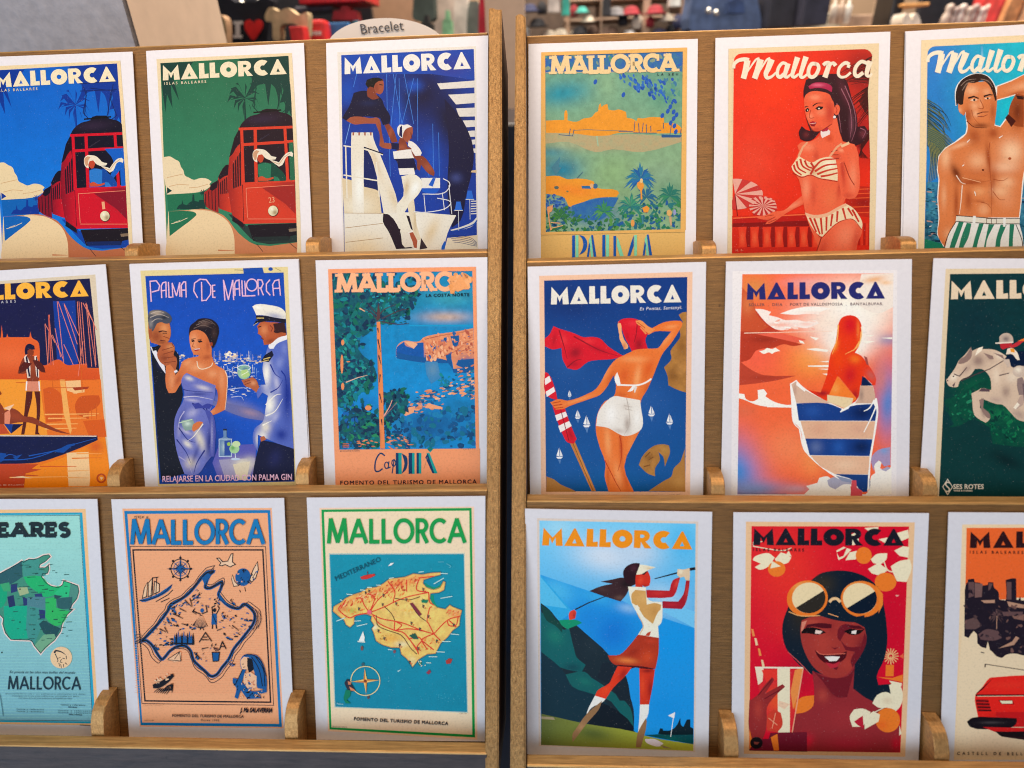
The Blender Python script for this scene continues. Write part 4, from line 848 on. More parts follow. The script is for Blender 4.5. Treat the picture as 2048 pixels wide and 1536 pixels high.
# neck, body
a.p('790 660 900 600 920 700 940 760 1020 780 1045 840 1050 960 1055 1080 1020 1150 960 1150 945 1190 1020 1240 1070 1330 1072 1380 1040 1460 1030 1600 720 1600 770 1480 730 1380 690 1270 665 1150 640 1020 600 960 610 900 640 830 630 790 660 765 720 760 780 720', skin, sm=0,
    b=[(800, 690, 60, 60, 0, sh, .8), (760, 860, 30, 60, 0, sh, .6), (740, 1120, 30, 110, 0, sh, .5), (690, 1080, 40, 120, 0, hi, .7), (860, 1150, 90, 120, 0, '#f5784a', .6), (920, 1080, 26, 120, 10, sh, .7), (1000, 880, 60, 90, 0, hi, .5), (960, 1400, 110, 150, 20, hi, .5), (800, 1500, 50, 120, 20, sh, .6), (1030, 1440, 40, 140, 10, sh, .6), (700, 800, 60, 40, 0, hi, .6)])
a.l('800 1400 770 1490 740 1580', 8, '#9c2c1c', 4, sm=1)
# far arm on the rail
a.p('665 1130 670 1190 600 1225 540 1260 500 1290 450 1320 410 1326 430 1300 360 1285 340 1272 420 1262 470 1240 540 1230 600 1180', skin, b=[(600, 1200, 90, 22, -28, hi, .7), (430, 1300, 60, 18, -10, sh, .6)])
for S in ('470 1262 410 1272', '480 1275 430 1300', '490 1290 430 1318'): a.l(S, 4, '#a8321e')
# near arm, hand
a.p('900 880 940 800 1000 790 1035 800 1050 900 1055 1070 1030 1140 985 1155 930 1130 910 1010 895 940', skin, b=[(940, 960, 22, 160, -6, sh, .9), (1010, 1000, 40, 150, 0, hi, .6), (980, 1130, 60, 30, 0, sh, .5)])
a.l('950 905 985 1000 1020 1060', 6, '#a02e20', sm=1)
a.p('845 800 880 790 930 800 955 840 950 890 915 915 885 900 870 860 835 830', skin, b=[(900, 870, 40, 30, 0, sh, .6), (930, 820, 30, 20, 0, hi)])
for S in ('862 830 905 820', '868 852 912 852', '875 880 915 876'): a.l(S, 5, '#8c2a1c')
a.p('805 720 838 690 880 720 878 765 850 770 820 752', '#f26038', b=[(850, 740, 30, 30, 0, sh, .7)])
a.p('790 690 830 672 855 690 852 712 800 738 790 715', '#f6dcd0'); a.p('788 670 815 660 845 668 835 690 800 695', '#b8283c')
# bikini
ban = '#f6d6a8'
def stripes(S, n, x0, y0, x1, y1, bend, c2='#d83a26', w=20):
    pass
a.p('612 900 640 860 690 890 730 905 780 880 850 866 890 880 905 960 905 1030 850 1020 780 1010 720 985 660 1000 600 960 590 930', ban, b=[(740, 960, 40, 50, 0, '#d89a6a', .9), (850, 920, 60, 40, 0, '#fff0d0')])
for S in ('625 895 640 945 690 975', '650 880 668 930 720 960', '680 890 700 930 740 945', '605 920 620 960 660 990', '745 940 800 890 890 880', '750 965 820 925 900 915', '765 985 830 960 905 945', '790 1000 850 990 905 975'): a.l(S, 15, '#d23a28', 9, sm=1)
a.l('722 905 745 940 720 985', 14, '#c83626'); a.l('600 975 660 1005 720 990 790 1015 905 1034', 6, '#b83020', sm=1)
a.l('640 860 668 800 700 765', 16, '#f0a478', 10); a.l('850 866 900 800 935 775', 14, '#f0a478'); a.l('930 795 985 770', 18, '#f4c090')
a.p('682 1245 740 1265 830 1255 900 1215 960 1185 1010 1215 1050 1265 1075 1320 1070 1360 1010 1290 930 1300 870 1340 800 1412 770 1395 720 1330', ban)
for S in ('715 1280 760 1380', '745 1285 785 1395', '790 1280 800 1395', '830 1275 828 1370', '870 1255 858 1340', '905 1235 900 1310', '940 1215 960 1290', '975 1215 1010 1270', '1005 1225 1050 1310'): a.l(S, 15, '#d23a28', 11)
a.p('682 1245 740 1262 830 1250 900 1212 960 1182 970 1196 905 1230 835 1272 735 1284 690 1268', '#f4b48a')
a.l('770 1395 800 1415 872 1342 935 1302 1010 1292 1070 1362', 4, '#b83020', sm=1)
# face
a.p('680 440 720 415 790 415 850 440 880 500 880 580 868 640 830 665 780 690 740 688 715 650 690 590 678 520', '#f4603c', sm=1, b=[(850, 560, 50, 120, 0, sh, .85), (750, 460, 60, 30, 0, hi, .7), (720, 590, 30, 30, 0, hi, .7), (790, 560, 50, 40, 0, hi, .5), (760, 680, 60, 20, 0, sh, .7)])
a.p('672 440 690 400 740 385 800 385 860 410 890 440 888 500 870 480 850 440 790 420 730 418 690 440 676 470', hair)
a.p('705 385 740 362 800 358 850 372 868 392 864 425 830 405 770 395 715 402', '#b8234a', b=[(770, 376, 60, 14, 0, '#f06c86')])
a.e(900, 545, 20, 36, skin, ang=8); a.e(884, 594, 10, 10, '#f0e0d8'); a.l('890 520 902 545 894 570', 5, sh)
for S in ('735 520 765 500 805 498', '682 528 695 520 706 524'): a.l(S, 8, '#2a0f14', 3, sm=1)
a.p('752 535 775 520 808 524 800 540 770 548', '#230c12'); a.e(778, 536, 7, 5, '#f0d8c0'); a.p('684 545 700 530 712 540 706 556 690 560', '#230c12'); a.e(700, 548, 4, 4, '#f0d8c0')
a.l('722 545 712 590 722 602 745 598', 4, '#a83420', sm=1); a.p('712 632 735 622 765 630 742 642', '#b0182a'); a.p('714 640 742 644 762 634 748 658 726 656', '#8c1224'); a.l('720 640 758 634', 3, '#f6d8c8')
a.l('715 655 740 688 785 690 830 665 868 640', 5, '#9c2c1c', sm=1)
for S in ('1142 175 1188 90 1175 800 1155 1640 1120 1640 1128 900', '160 128 186 128 184 1600 152 1640 158 900'): a.p(S, '#f3d2a4')
a.part('title_lettering'); script_title(a, lambda x, y: (x, y), '#fbe3c4'); a.t('M. B.', 210, 1512, 262, 1508, 14, '#f6a080'); a.finish(root)

# card 6: man in striped trunks
root, a = make_card(6, 'postcard of a bare chested man in green striped trunks by the sea')
a.p('172 132 1215 80 1190 1640 150 1640', '#f3d2a4')
a.p(rr(213, 172, 1180, 130, 50)+[(1160, 1600), (188, 1600)], '#2a7cc0', g=(260, 400, 800, 300, '#20b4c4'), b=[(280, 250, 200, 160, 0, '#3a7cc8', .8), (740, 560, 120, 160, 0, '#18bcc8', .9)], n=.1, ns=40)
a.p('206 1060 1170 1060 1160 1600 188 1600', '#1f5a84', g=(500, 1080, 500, 1500, '#123c48'), n=.6, ns=20, nc='#5aa8b8', sp=9)
a.scatter('200 1090 330 1090 330 1500 190 1500', 60, (8, 24), ['#123048', '#2c7aa0', '#b88a78', '#184a58', '#0f2a3c'], asp=.25, ang=5); a.scatter('800 1100 1165 1100 1160 1500 820 1500', 70, (8, 24), ['#123048', '#2c7aa0', '#c89a88', '#184a58'], asp=.25, ang=5)
a.p('194 1430 330 1470 330 1600 188 1600', '#1f7a5c')
rd = random.Random(9)
for i in range(34):
    y = 520+i*9; a.l([(212, y), (300+rd.uniform(-20, 30), y+60+i*1.2), (372-rd.uniform(0, 60), y+150-i*1.0)], 8, ['#4a5a38', '#2c4a58', '#6a6a3c', '#1f3a4c'][i % 4], 2, sm=1)
for i in range(30): a.l([(212, 700+i*4), (300, 740+i*5), (400-i*3, 810+i*9)], 7, ['#7a7840', '#5a6a40', '#2f5064'][i % 3], 2, sm=1)
for i in range(16): a.l([(215+i*5, 780+i*4), (232+i*5, 900), (216+i*6, 1070-i*4)], 6, ['#8a8448', '#2f4a4c'][i % 2], 2, sm=1)
sk, s2, s3, hi = '#dd7a44', '#a84a24', '#6a2a16', '#f8b888'
out = '465 610 475 700 465 745 395 800 330 840 290 890 280 980 290 1040 282 1160 290 1300 280 1400 320 1475 360 1500 380 1420 400 1290 640 1290 810 1290 820 1200 840 1000 900 800 960 640 990 480 1100 420 1180 500 1185 380 1000 330 860 352 760 400 668 435 666 520 740 500 800 480 768 540 745 620 690 700 650 690 640 640'
a.l(out, 12, '#f4e6d8', closed=True)
a.p(out, sk, sp=10, b=[(560, 1000, 260, 60, 0, '#c05a2c', .5), (720, 960, 120, 60, 0, '#fcc8a0', .6), (330, 900, 50, 110, 0, hi, .8), (420, 820, 110, 22, -20, hi, .7), (540, 920, 90, 80, 0, hi, .65), (760, 860, 110, 120, 0, '#fbc498', .95), (400, 1000, 40, 90, -25, s3, .95), (610, 900, 26, 160, -6, s2, .95), (520, 760, 70, 90, -20, s2, .8), (500, 1060, 120, 30, 4, s2, .95), (640, 1090, 30, 170, 4, s2, .8), (730, 1060, 80, 60, 0, hi, .8), (730, 1180, 90, 90, 0, '#e89060', .8), (550, 1120, 60, 44, 0, '#ee9c64', .9), (580, 1240, 50, 44, 0, '#f0a470', .9), (560, 1185, 70, 12, 4, s2, .7), (690, 1120, 90, 60, 0, '#f6b888', .7), (480, 1180, 40, 110, 0, s2, .8), (580, 1230, 40, 60, 0, '#e89868', .7), (400, 1200, 26, 190, 0, s2, .9), (320, 1150, 26, 120, 0, hi, .5), (640, 740, 60, 60, 50, s2, .9), (820, 640, 60, 130, 20, s2, .9), (880, 420, 200, 40, -14, hi, .6), (800, 480, 90, 20, -12, s2, .8), (350, 1400, 50, 60, 0, hi, .5)])
a.p('790 480 842 490 840 700 780 690 745 640 752 560', '#a04a24', b=[(800, 600, 40, 90, 0, s3, .8)]); a.p('790 492 842 500 842 520 800 516', '#3a1a14'); a.p('720 640 740 615 790 660 760 700', '#4a1c12')
for S in ('612 880 622 1000 632 1120 630 1280', '402 1010 440 1060 470 1070 620 1050', '620 800 612 880', '640 1120 680 1170 720 1175', '640 1040 700 1050 740 1030', '560 1190 600 1200 628 1230'): a.l(S, 5, s2, 2, sm=1)
for S in ('400 1015 432 1060 462 1072', '440 1080 430 1200 420 1270'): a.l(S, 7, '#f0d0b8', 3, sm=1)
a.e(750, 905, 11, 9, s2); a.e(575, 980, 8, 7, s3)
a.l('440 1030 560 1060', 3, hi)
# head
a.l('400 560 396 470 420 410 480 365 545 352 610 372 655 440 662 520 650 620 600 670', 9, '#f4e6d8', sm=1)
a.p('412 550 420 600 450 625 462 600 470 660 520 700 590 712 650 690 665 560 660 470 600 400 470 410 430 480', sk, b=[(640, 600, 34, 110, 0, s2, .7), (470, 640, 30, 60, 10, s2, .6), (525, 612, 34, 34, 0, hi, .7), (560, 545, 14, 50, 0, hi, .5), (500, 460, 70, 50, 0, hi, .7), (480, 620, 40, 80, 0, s2, .7), (520, 560, 40, 40, 0, hi, .6), (560, 690, 90, 24, 0, s3, .8), (600, 470, 40, 40, 0, hi, .5), (425, 590, 16, 30, 0, hi, .6)])
a.p('400 560 398 470 425 405 480 365 540 350 605 368 650 430 665 520 655 530 640 480 610 420 570 395 520 412 480 410 455 470 445 550 430 555 412 545', '#34201a', b=[(480, 430, 40, 26, -30, '#7a5a48', .8), (600, 400, 50, 16, 20, '#5a3c30', .8)])
for S in ('430 430 470 395 530 385', '440 460 470 415 520 400', '560 385 610 400 640 440'): a.l(S, 4, '#9c8070', 2, sm=1)
a.l('480 510 515 500 545 512', 12, '#2c1410', 7); a.l('580 500 615 488 640 490', 12, '#2c1410', 6)
a.p('490 525 515 512 542 522 515 532', '#f0c8a8'); a.e(518, 522, 8, 8, '#1c100e'); a.p('582 514 605 505 630 508 605 520', '#f0c8a8'); a.e(606, 512, 7, 7, '#1c100e')
a.l('556 520 578 570 566 580 545 575', 5, s2, sm=1); a.l('535 615 570 602 612 600', 7, '#5a1c18', 4); a.l('540 630 575 632 605 618', 6, '#8c3a28', 3); a.l('468 660 520 700 600 700', 6, s3, 3, sm=1); a.l('478 512 515 498 548 512', 8, '#2c1410', 5); a.l('500 588 515 640 560 690', 4, s2, 2, sm=1)
# belt and trunks
a.p('330 1480 360 1380 400 1310 640 1320 812 1330 835 1420 840 1600 310 1600', '#eee4d8')
for S in ('345 1600 400 1460 450 1318 420 1312 370 1440 330 1600', '440 1500 480 1420 500 1330 470 1325 430 1430 400 1600', '510 1600 545 1440 580 1330 550 1330 520 1430 480 1600', '590 1600 600 1440 650 1335 612 1335 590 1440 560 1600', '690 1600 690 1440 730 1338 690 1338 660 1440 650 1600', '770 1600 770 1440 780 1335 750 1335 745 1440 740 1600'): a.p(S, '#2f7a5c')
a.p('400 1278 640 1296 815 1296 815 1330 640 1330 400 1315', '#e6d6c0'); a.l('400 1278 640 1296 815 1296', 5, '#4a3a34'); a.l('400 1316 640 1332 815 1332', 5, '#4a3a34')
a.p('510 1280 528 1280 524 1355 505 1352', '#eee4d8'); a.p('708 1290 725 1290 722 1352 706 1350', '#eee4d8'); a.frame('598 1298 662 1298 662 1332 598 1332', 4, '#6a5040'); a.l('630 1300 630 1330', 4, '#6a5040')
a.l('400 1315 350 1400 320 1490', 5, '#3a2c28', sm=1); a.l('790 1335 830 1440 835 1520', 5, '#3a2c28', sm=1)
for S in ('470 800 490 780', '680 770 705 755', '440 955 452 945', '520 1120 528 1150', '225 1350 240 1345'): a.l(S, 6, '#f4ece0', 3)
a.p('560 170 575 170 580 340 560 340', '#4aa0c8', b=[(568, 260, 20, 80, 0, '#8ccadc')])
a.p('172 132 212 200 206 900 188 1600 150 1640', '#f3d2a4')
a.part('title_lettering'); script_title(a, lambda x, y: (215+(x-196)*.965, y+13-(x-196)*.004), '#f6e2c4'); a.finish(root)

# ------------------------------------------------------------------ middle row
# card 7: bathers on a quay at dusk
root, a = make_card(7, 'postcard of bathers beside a moored blue boat under an orange sunset')
a.p('-330 185 598 122 690 1385 700 1560 -330 1560', '#d9c8ae')
a.p('-290 200 563 147 605 560 650 1000 672 1390 -290 1440', '#f0781c')
a.p('-290 200 563 147 620 708 -290 705', '#1d1c46', n=.15, ns=30); a.p('332 290 472 285 490 690 360 690', '#143a94', n=.1)
a.p('-290 520 5 518 10 440 20 518 40 515 45 492 52 515 185 515 190 480 202 520 235 540 245 560 248 690 290 690 320 670 370 655 420 690 480 685 545 680 548 710 620 710 632 830 -290 830', '#e8622a', g=(0, 520, 0, 800, '#d8501c'), b=[(60, 640, 260, 120, 0, '#f0703a', .8), (200, 580, 60, 60, 0, '#e05a24', .6)])
a.p('-290 780 150 780 260 785 300 1130 -290 1140', '#f89a30'); a.p('255 785 632 780 650 1000 668 1140 300 1140 262 900', '#ec7424')
a.p('270 840 320 830 360 850 385 880 390 1040 290 1050', '#d85a1c'); a.p('470 940 500 890 560 880 620 880 630 920 600 960 560 980 555 1030 480 1000', '#cf5418'); a.p('520 1040 655 1030 668 1140 560 1140', '#dc5c18')
a.p('410 790 505 785 510 850 480 870 420 850', '#f6c084'); a.p('375 780 405 780 450 1100 440 1125 400 1000', '#f6ae5c'); a.p('480 840 530 838 530 860 460 870', '#f4c080')
for S in ('280 1000 620 995', '290 1062 490 1058', '300 1025 540 1022', '280 1090 480 1085', '520 1010 600 1005'): a.l(S, 9, '#f8b060', 4)
a.p('452 830 560 825 548 840 470 850', '#a83a18')
sal = '#e8806a'
for S in ('358 290 400 680', '365 292 500 680', '402 305 495 505', '402 310 485 560', '345 460 380 640', '282 430 345 550', '282 435 300 690', '310 375 300 690', '310 410 335 690', '328 500 395 650', '485 292 510 690', '495 292 525 690', '510 295 540 690', '520 300 590 430', '540 300 575 700', '545 310 600 700', '535 305 605 470', '585 430 602 690', '400 560 460 690', '520 540 490 760'): a.l(S, 4, sal)
a.l('305 375 320 690', 8, '#c8584a')
for S in ('100 800 250 800', '300 785 600 782', '300 830 450 832', '575 960 575 1030', '605 930 605 1030', '330 780 330 840', '510 690 515 860'): a.l(S, 4, '#d8601e')
# standing bather
br, b2 = '#8c3a20', '#5a2018'
a.p('155 600 165 565 185 556 215 570 218 592 190 598 178 620 158 625', '#1c1838'); a.p('172 600 188 588 212 600 210 625 190 635 175 625', br)
a.p('150 640 180 625 205 632 228 645 255 690 285 735 262 735 235 715 245 765 240 795 170 795 165 740 140 745 110 742 125 690', br, b=[(200, 700, 40, 60, 0, '#a84c2c', .7)])
a.p('150 640 165 625 188 680 190 770 172 770 165 720', '#f0d8c8'); a.p('160 640 170 630 190 760 180 765', '#1c1838'); a.p('215 635 228 630 245 690 245 770 228 760', '#f0d8c8'); a.p('225 640 232 638 240 765 232 762', '#1c1838')
a.p('120 700 150 670 200 680 160 725 118 745', b2); a.p('205 660 235 660 275 700 285 738 255 728 225 700', b2)
a.p('163 792 248 792 252 852 205 855 160 850', '#e08a6c'); a.p('163 792 172 792 168 850 160 850', '#f6ecec'); a.p('240 792 248 792 252 852 244 852', '#f6ecec')
a.p('165 855 203 855 200 900 175 1000 155 1110 152 1125 132 1125 150 1010 158 930', b2); a.p('215 855 250 855 252 900 250 1010 240 1110 250 1125 220 1125 230 1000 228 930', b2)
# reclining bather
a.p('-290 900 -20 900 10 940 30 975 70 960 110 975 150 1010 200 1015 260 1045 350 1090 440 1122 380 1115 270 1080 180 1050 110 1050 60 1060 20 1060 0 1100 -290 1110', br, b=[(100, 1010, 80, 40, 20, '#a84828', .7)]); a.p('28 990 62 970 66 1010 60 1060 28 1058', '#e88a6a'); a.p('20 960 90 935 60 975', '#f6c8a0')
a.p('25 1060 145 1060 70 1120', '#1c3c8c'); a.p('80 1062 145 1060 70 1120', '#141a44'); a.p('-290 1060 20 1060 60 1120 -290 1130', '#c84c28'); a.p('0 850 10 870 0 880', '#8c2a20')
# boat
a.p('-290 1128 610 1132 612 1160 500 1210 370 1260 240 1300 120 1308 -290 1310', '#131a44', n=.2); a.l('-290 1132 605 1136', 6, '#f2dcc8')
for S in ('0 1285 200 1275 420 1200 600 1150', '20 1270 60 1250 100 1260', '180 1260 330 1230 470 1190', '0 1260 40 1262'): a.l(S, 7, '#1c55b0', 3, sm=1)
a.p('0 1240 40 1245 20 1290 0 1300', '#164a9c'); a.p('80 1265 140 1250 100 1285', '#164a9c'); a.p('340 1235 420 1190 470 1180 400 1240', '#164a9c')
a.p('-290 1312 240 1308 -290 1330', '#d84a3a'); a.p('-290 1318 260 1315 660 1140 690 1400 690 1450 -290 1470', '#f58818', b=[(600, 1200, 80, 70, 0, '#d85a1c', .9)])
a.p('-290 1315 240 1312 200 1340 260 1345 160 1370 150 1470 -290 1470', '#c4441f'); a.p('418 1240 555 1235 565 1400 560 1450 430 1450', '#f6c890')
for S, c in (('60 1395 420 1390', '#f8b060'), ('160 1380 240 1384', '#c4441f'), ('250 1325 480 1326', '#d85a1c'), ('480 1245 640 1246', '#f8a050'), ('420 1355 560 1350', '#f0a860'), ('420 1395 560 1398', '#f0a860'), ('450 1275 640 1270', '#e87420')): a.l(S, 8, c, 3)
a.p('60 1395 140 1385 200 1400', '#f6d0a0')
a.ring(635, 1400, 25, 25, 11, '#c04a1c'); a.p('625 1390 648 1395 635 1412', '#f8c890'); a.t('PUERTO DE MALLORCA', -60, 1448, 150, 1444, 9, '#f2d8c0')
a.part('title_lettering').fat('MALLORCA', -290, 292, 556, 258, 100, '#f8b440'); a.t('ISLAS BALEARES', -240, 318, 100, 298, 17, '#c8c4d0'); a.finish(root)

# card 8: couple with an officer at night
root, a = make_card(8, 'postcard of a woman in a satin dress between a man and an officer')
a.p('98 100 1042 75 1095 1475 212 1478', '#e3cf96'); a.p('755 85 880 80 890 118 760 125', '#1a4aa8'); a.e(932, 90, 15, 12, '#1a4aa8')
a.l('700 95 760 98', 4, '#8a7a5a'); a.l('960 82 1000 104', 3, '#8a7a5a')
a.p('130 135 1015 112 1085 1450 220 1466', '#1648b0', g=(580, 150, 600, 650, '#1252c0'), b=[(600, 820, 400, 120, 0, '#123a9c', .9), (500, 1280, 300, 300, 0, '#1c2a78', .9), (270, 1150, 160, 400, 0, '#151032', 1), (1000, 1380, 160, 200, 0, '#1a1a4a', .9), (760, 980, 200, 60, 20, '#7a78a8', .8), (640, 950, 120, 40, 30, '#8c84a4', .8)], n=.12, ns=30)
# marina lights
rd = random.Random(3)
for i in range(46):
    x = rd.uniform(330, 870); h_ = rd.uniform(10, 60); a.l([(x, 672), (x, 672-h_)], 3, ['#c8c4d8', '#8ca8e0', '#f0dcc0'][i % 3], 1)
a.scatter('330 640 870 640 870 690 340 690', 90, (5, 15), ['#f4e4cc', '#c8b8b0', '#6a84c8', '#e8c8a0', '#31509c'], asp=.4, ang=0)
a.scatter('640 620 720 620 720 650 640 650', 20, (6, 14), ['#fff0d8', '#e8c8a8'])
a.scatter('560 690 870 690 870 900 640 900 560 780', 130, (5, 18), ['#a8b8e8', '#5a84d8', '#f0e4d8', '#1c50b0', '#12408c'], asp=.3, ang=0)
for i in range(26):
    x = rd.uniform(560, 860); y = rd.uniform(690, 760); a.l([(x, y), (x+rd.uniform(-4, 4), y+rd.uniform(20, 70))], 4, ['#e8e0e0', '#88a4e0'][i % 2], 1)
for S in ('660 860 760 850 790 870', '680 910 740 905 760 930', '690 880 730 870'): a.l(S, 5, '#c8ccec', 2, sm=1)
a.scatter('180 640 350 640 360 690 340 700', 14, (4, 9), ['#c8c4d8', '#8ca8e0'])
# quay wall and table
a.p('560 930 700 960 860 1000 900 1030 880 1060 760 1040 560 960', '#6a6ca4', b=[(800, 1010, 90, 30, 15, '#a0849c', .9)])
a.p('600 1220 840 1210 830 1400 600 1440 560 1330', '#5a58b0', b=[(720, 1350, 130, 70, 0, '#c8b8a8', 1), (800, 1330, 60, 60, 0, '#e0d4b4', .8)])
a.p('600 1310 830 1300 800 1420 640 1430', '#a098b8', b=[(760, 1340, 90, 60, 0, '#ece0c0', .9)]); a.p('690 1340 800 1320 780 1440 720 1440', '#e0d0b4')
# man kissing her hand
a.p('165 600 250 560 345 640 345 720 360 830 370 900 340 1000 320 1100 340 1280 380 1400 230 1440 210 1200 190 900', '#120e22', b=[(225, 700, 30, 40, 0, '#2c2858', .8)])
a.p('162 585 190 600 215 640 250 700 260 760 240 735 200 670 175 620', '#e8e4ec'); a.p('170 590 205 585 215 605 180 615', '#0e0c18')
a.p('150 400 200 370 260 390 285 440 293 500 285 540 262 570 235 580 200 570 165 560 150 500', '#c8703c', sm=0, b=[(200, 520, 60, 70, 0, '#8c3c20', .8), (250, 470, 40, 40, 0, '#e89a62', .8), (240, 560, 40, 14, 0, '#6c2a18', .7)])
a.p('148 385 160 360 200 350 255 360 290 385 300 410 290 435 262 440 230 430 205 440 190 470 178 490 160 480 150 440', '#4a4c58', b=[(200, 370, 60, 20, 0, '#c8b098', .8), (250, 400, 30, 16, 0, '#15151c', .8), (165, 440, 20, 40, 0, '#a89c98', .6)])
for S in ('160 400 220 380 280 400', '170 430 200 410 240 410', '165 375 210 360 250 370'): a.l(S, 5, '#c0b0a4', 2, sm=1)
a.l('215 492 240 486 268 490', 9, '#3a1812', 5); a.l('240 500 270 500', 5, '#2a100c'); a.l('245 520 285 535', 5, '#8c3c20'); a.l('225 545 260 550', 6, '#5a1c14', 3); a.p('150 480 170 470 175 520 155 540', '#a85430')
# woman: hair, head, arms, dress
sk, s2, hi = '#d8743f', '#9c4020', '#f4a874'
a.p('410 480 420 450 445 430 470 410 520 405 560 415 595 450 602 490 590 540 575 580 560 600 545 560 520 540 470 500 430 510 425 560 410 520', '#22141c', sm=0, b=[(510, 440, 50, 26, -10, '#70554c', .8), (570, 500, 20, 50, 0, '#4c342e', .7)])
for S in ('455 450 510 425 560 440', '440 470 500 450 560 470', '470 430 530 415 580 450'): a.l(S, 3, '#8c7468', 1, sm=1)
a.p('415 500 430 485 470 480 510 500 530 530 545 570 555 600 555 640 580 700 640 740 655 790 650 900 640 990 590 1015 540 1035 505 1065 470 1075 465 1115 430 1135 440 1080 470 1050 540 1005 585 960 590 870 560 830 400 790 385 760 370 800 340 850 320 880 280 884 262 840 262 700 300 690 330 700 320 770 345 740 370 680 410 660 470 650 470 640 440 640 420 590', sk,
    b=[(440, 590, 40, 40, 0, hi, .6), (440, 540, 40, 60, 0, '#f0a070', .8), (530, 580, 20, 60, 0, s2, .6), (525, 655, 46, 22, -10, s2, .7), (460, 720, 80, 40, 0, hi, .7), (620, 800, 30, 120, 0, hi, .5), (590, 900, 24, 90, 0, s2, .7), (300, 800, 30, 90, 0, hi, .5), (340, 800, 24, 60, 30, s2, .6), (400, 690, 50, 26, -20, hi, .6), (560, 760, 50, 40, 0, hi, .6), (545, 1010, 50, 16, -30, hi, .6)])
a.l('640 740 655 790 650 900 640 990', 6, '#f8d0b0', 3, sm=1)
a.l('425 540 452 534', 6, '#1c0c0c', 3); a.l('465 545 490 540', 7, '#1c0c0c', 3); a.p('422 548 440 542 448 552 430 558', '#2a1410'); a.p('465 552 485 545 498 556 475 562', '#2a1410'); a.l('440 560 432 585 448 590', 4, s2, sm=1)
a.p('438 604 460 598 485 596 470 612 450 616', '#b03028'); a.l('444 604 478 600', 4, '#f8e8e0'); a.e(553, 570, 9, 14, s2)
a.l('460 680 470 720 500 730 550 712 560 690', 5, '#f0dcc0', sm=1)
# hands joined
a.p('205 640 225 590 260 560 300 560 318 590 310 640 330 660 332 700 320 740 290 700 260 710 230 690', '#b45c34', b=[(290, 590, 40, 30, 0, '#e09058', .8), (250, 660, 40, 30, 0, '#7a341c', .7)])
for S in ('235 610 305 590', '245 635 310 615', '250 660 325 650', '250 690 325 680', '300 565 312 590'): a.l(S, 4, '#7a341c')
a.l('316 750 335 740', 14, '#e8e4ec')
dr, d2, dh = '#6a70bc', '#232a78', '#efe4d2'
a.p('375 770 395 755 470 790 580 835 575 900 560 960 545 1010 570 1060 575 1150 570 1260 520 1330 470 1400 420 1410 380 1400 340 1290 318 1180 318 1050 345 980 370 940 380 880 360 810', dr, sp=9,
    b=[(410, 790, 40, 20, 20, '#e8dcd0', .9), (500, 850, 70, 22, 14, '#d8ccd0', .9), (470, 890, 90, 16, 0, d2, .7), (430, 930, 70, 14, 8, '#c4bcd4', .8), (360, 1050, 30, 90, 20, d2, .6), (430, 1010, 60, 40, -30, '#b4b0d4', .8), (480, 1180, 40, 120, -20, '#e0d4c0', .95), (400, 1210, 50, 26, 40, dh, .9), (420, 1330, 60, 60, 30, '#d4c4b0', .95), (360, 1250, 24, 110, -10, '#7a78b8', .7), (540, 1200, 34, 160, 4, d2, .9), (450, 1280, 20, 110, 20, d2, .6), (390, 1130, 60, 18, 30, '#c8c0d4', .8), (470, 1100, 60, 16, -10, '#2a3078', .6), (345, 1130, 20, 60, 0, '#a8a0c4', .6)])
for S, c, w_ in (('340 1100 400 1180 450 1200', d2, 8), ('330 1180 390 1260 420 1330', d2, 8), ('345 1290 400 1330 430 1400', '#a8a0c8', 8), ('380 1000 350 1050 340 1120', '#b8b0d8', 8), ('500 1080 440 1160 400 1190', dh, 8), ('510 1250 460 1330 440 1400', d2, 10), ('370 860 420 870 560 880', d2, 6), ('375 910 450 905 560 925', '#d8cfe0', 6), ('430 950 490 970 540 955', d2, 10), ('490 970 530 1010', d2, 10), ('520 980 545 1050', d2, 8)): a.l(S, w_, c, 2, sm=1)
a.p('510 990 545 1000 575 1060 572 1290 540 1290 545 1100', '#4a50a4', b=[(556, 1150, 10, 140, 0, '#a8a4cc', .8)]); a.p('430 955 470 945 495 965 530 950 560 960 540 985 500 980 450 985', '#3a4098')
# glasses, bottle
a.p('360 1060 430 1048 445 1080 430 1120 385 1125 365 1090', '#8aa098', b=[(400, 1080, 30, 20, 0, '#d8e8d8', .9)]); a.l('345 1075 430 1052', 4, '#d8e8c0'); a.p('435 1085 470 1065 500 1070 470 1110 440 1132 430 1120', sk)
a.p('628 1115 650 1115 650 1165 682 1180 682 1290 602 1290 602 1178 630 1165', '#6a88b0', b=[(640, 1230, 30, 50, 0, '#c8dcd0', .8)]); a.l('628 1118 650 1118', 10, '#2a2a34'); a.frame('602 1178 682 1178 682 1290 602 1290', 4, '#c8d4e8'); a.p('636 1190 676 1186 676 1280 636 1284', '#304c9c')
a.e(664, 1210, 12, 12, '#9cc050'); a.e(700, 1240, 32, 30, '#a8d098', b=[(690, 1235, 20, 20, 0, '#5a9c48')]); a.e(712, 1210, 26, 20, '#c8dca8'); a.l('705 1270 708 1300', 5, '#d8e4ec'); a.e(708, 1306, 30, 8, '#c0cce4')
a.e(762, 750, 42, 46, '#8cb8a0', b=[(755, 765, 30, 28, 0, '#c8dc98'), (770, 730, 30, 16, 0, '#38589c', .8)]); a.ring(762, 722, 40, 18, 5, '#d8e8f0'); a.p('740 740 780 730 800 770 760 790', '#b4d080'); a.l('745 770 790 745', 4, '#f0f4d8')
a.p('745 800 790 790 815 780 840 800 860 850 840 880 800 850 770 840', '#b8623c', b=[(820, 820, 26, 20, 0, '#e8a070', .8)])
for S in ('760 815 800 800', '765 830 805 815'): a.l(S, 4, '#7a341c')
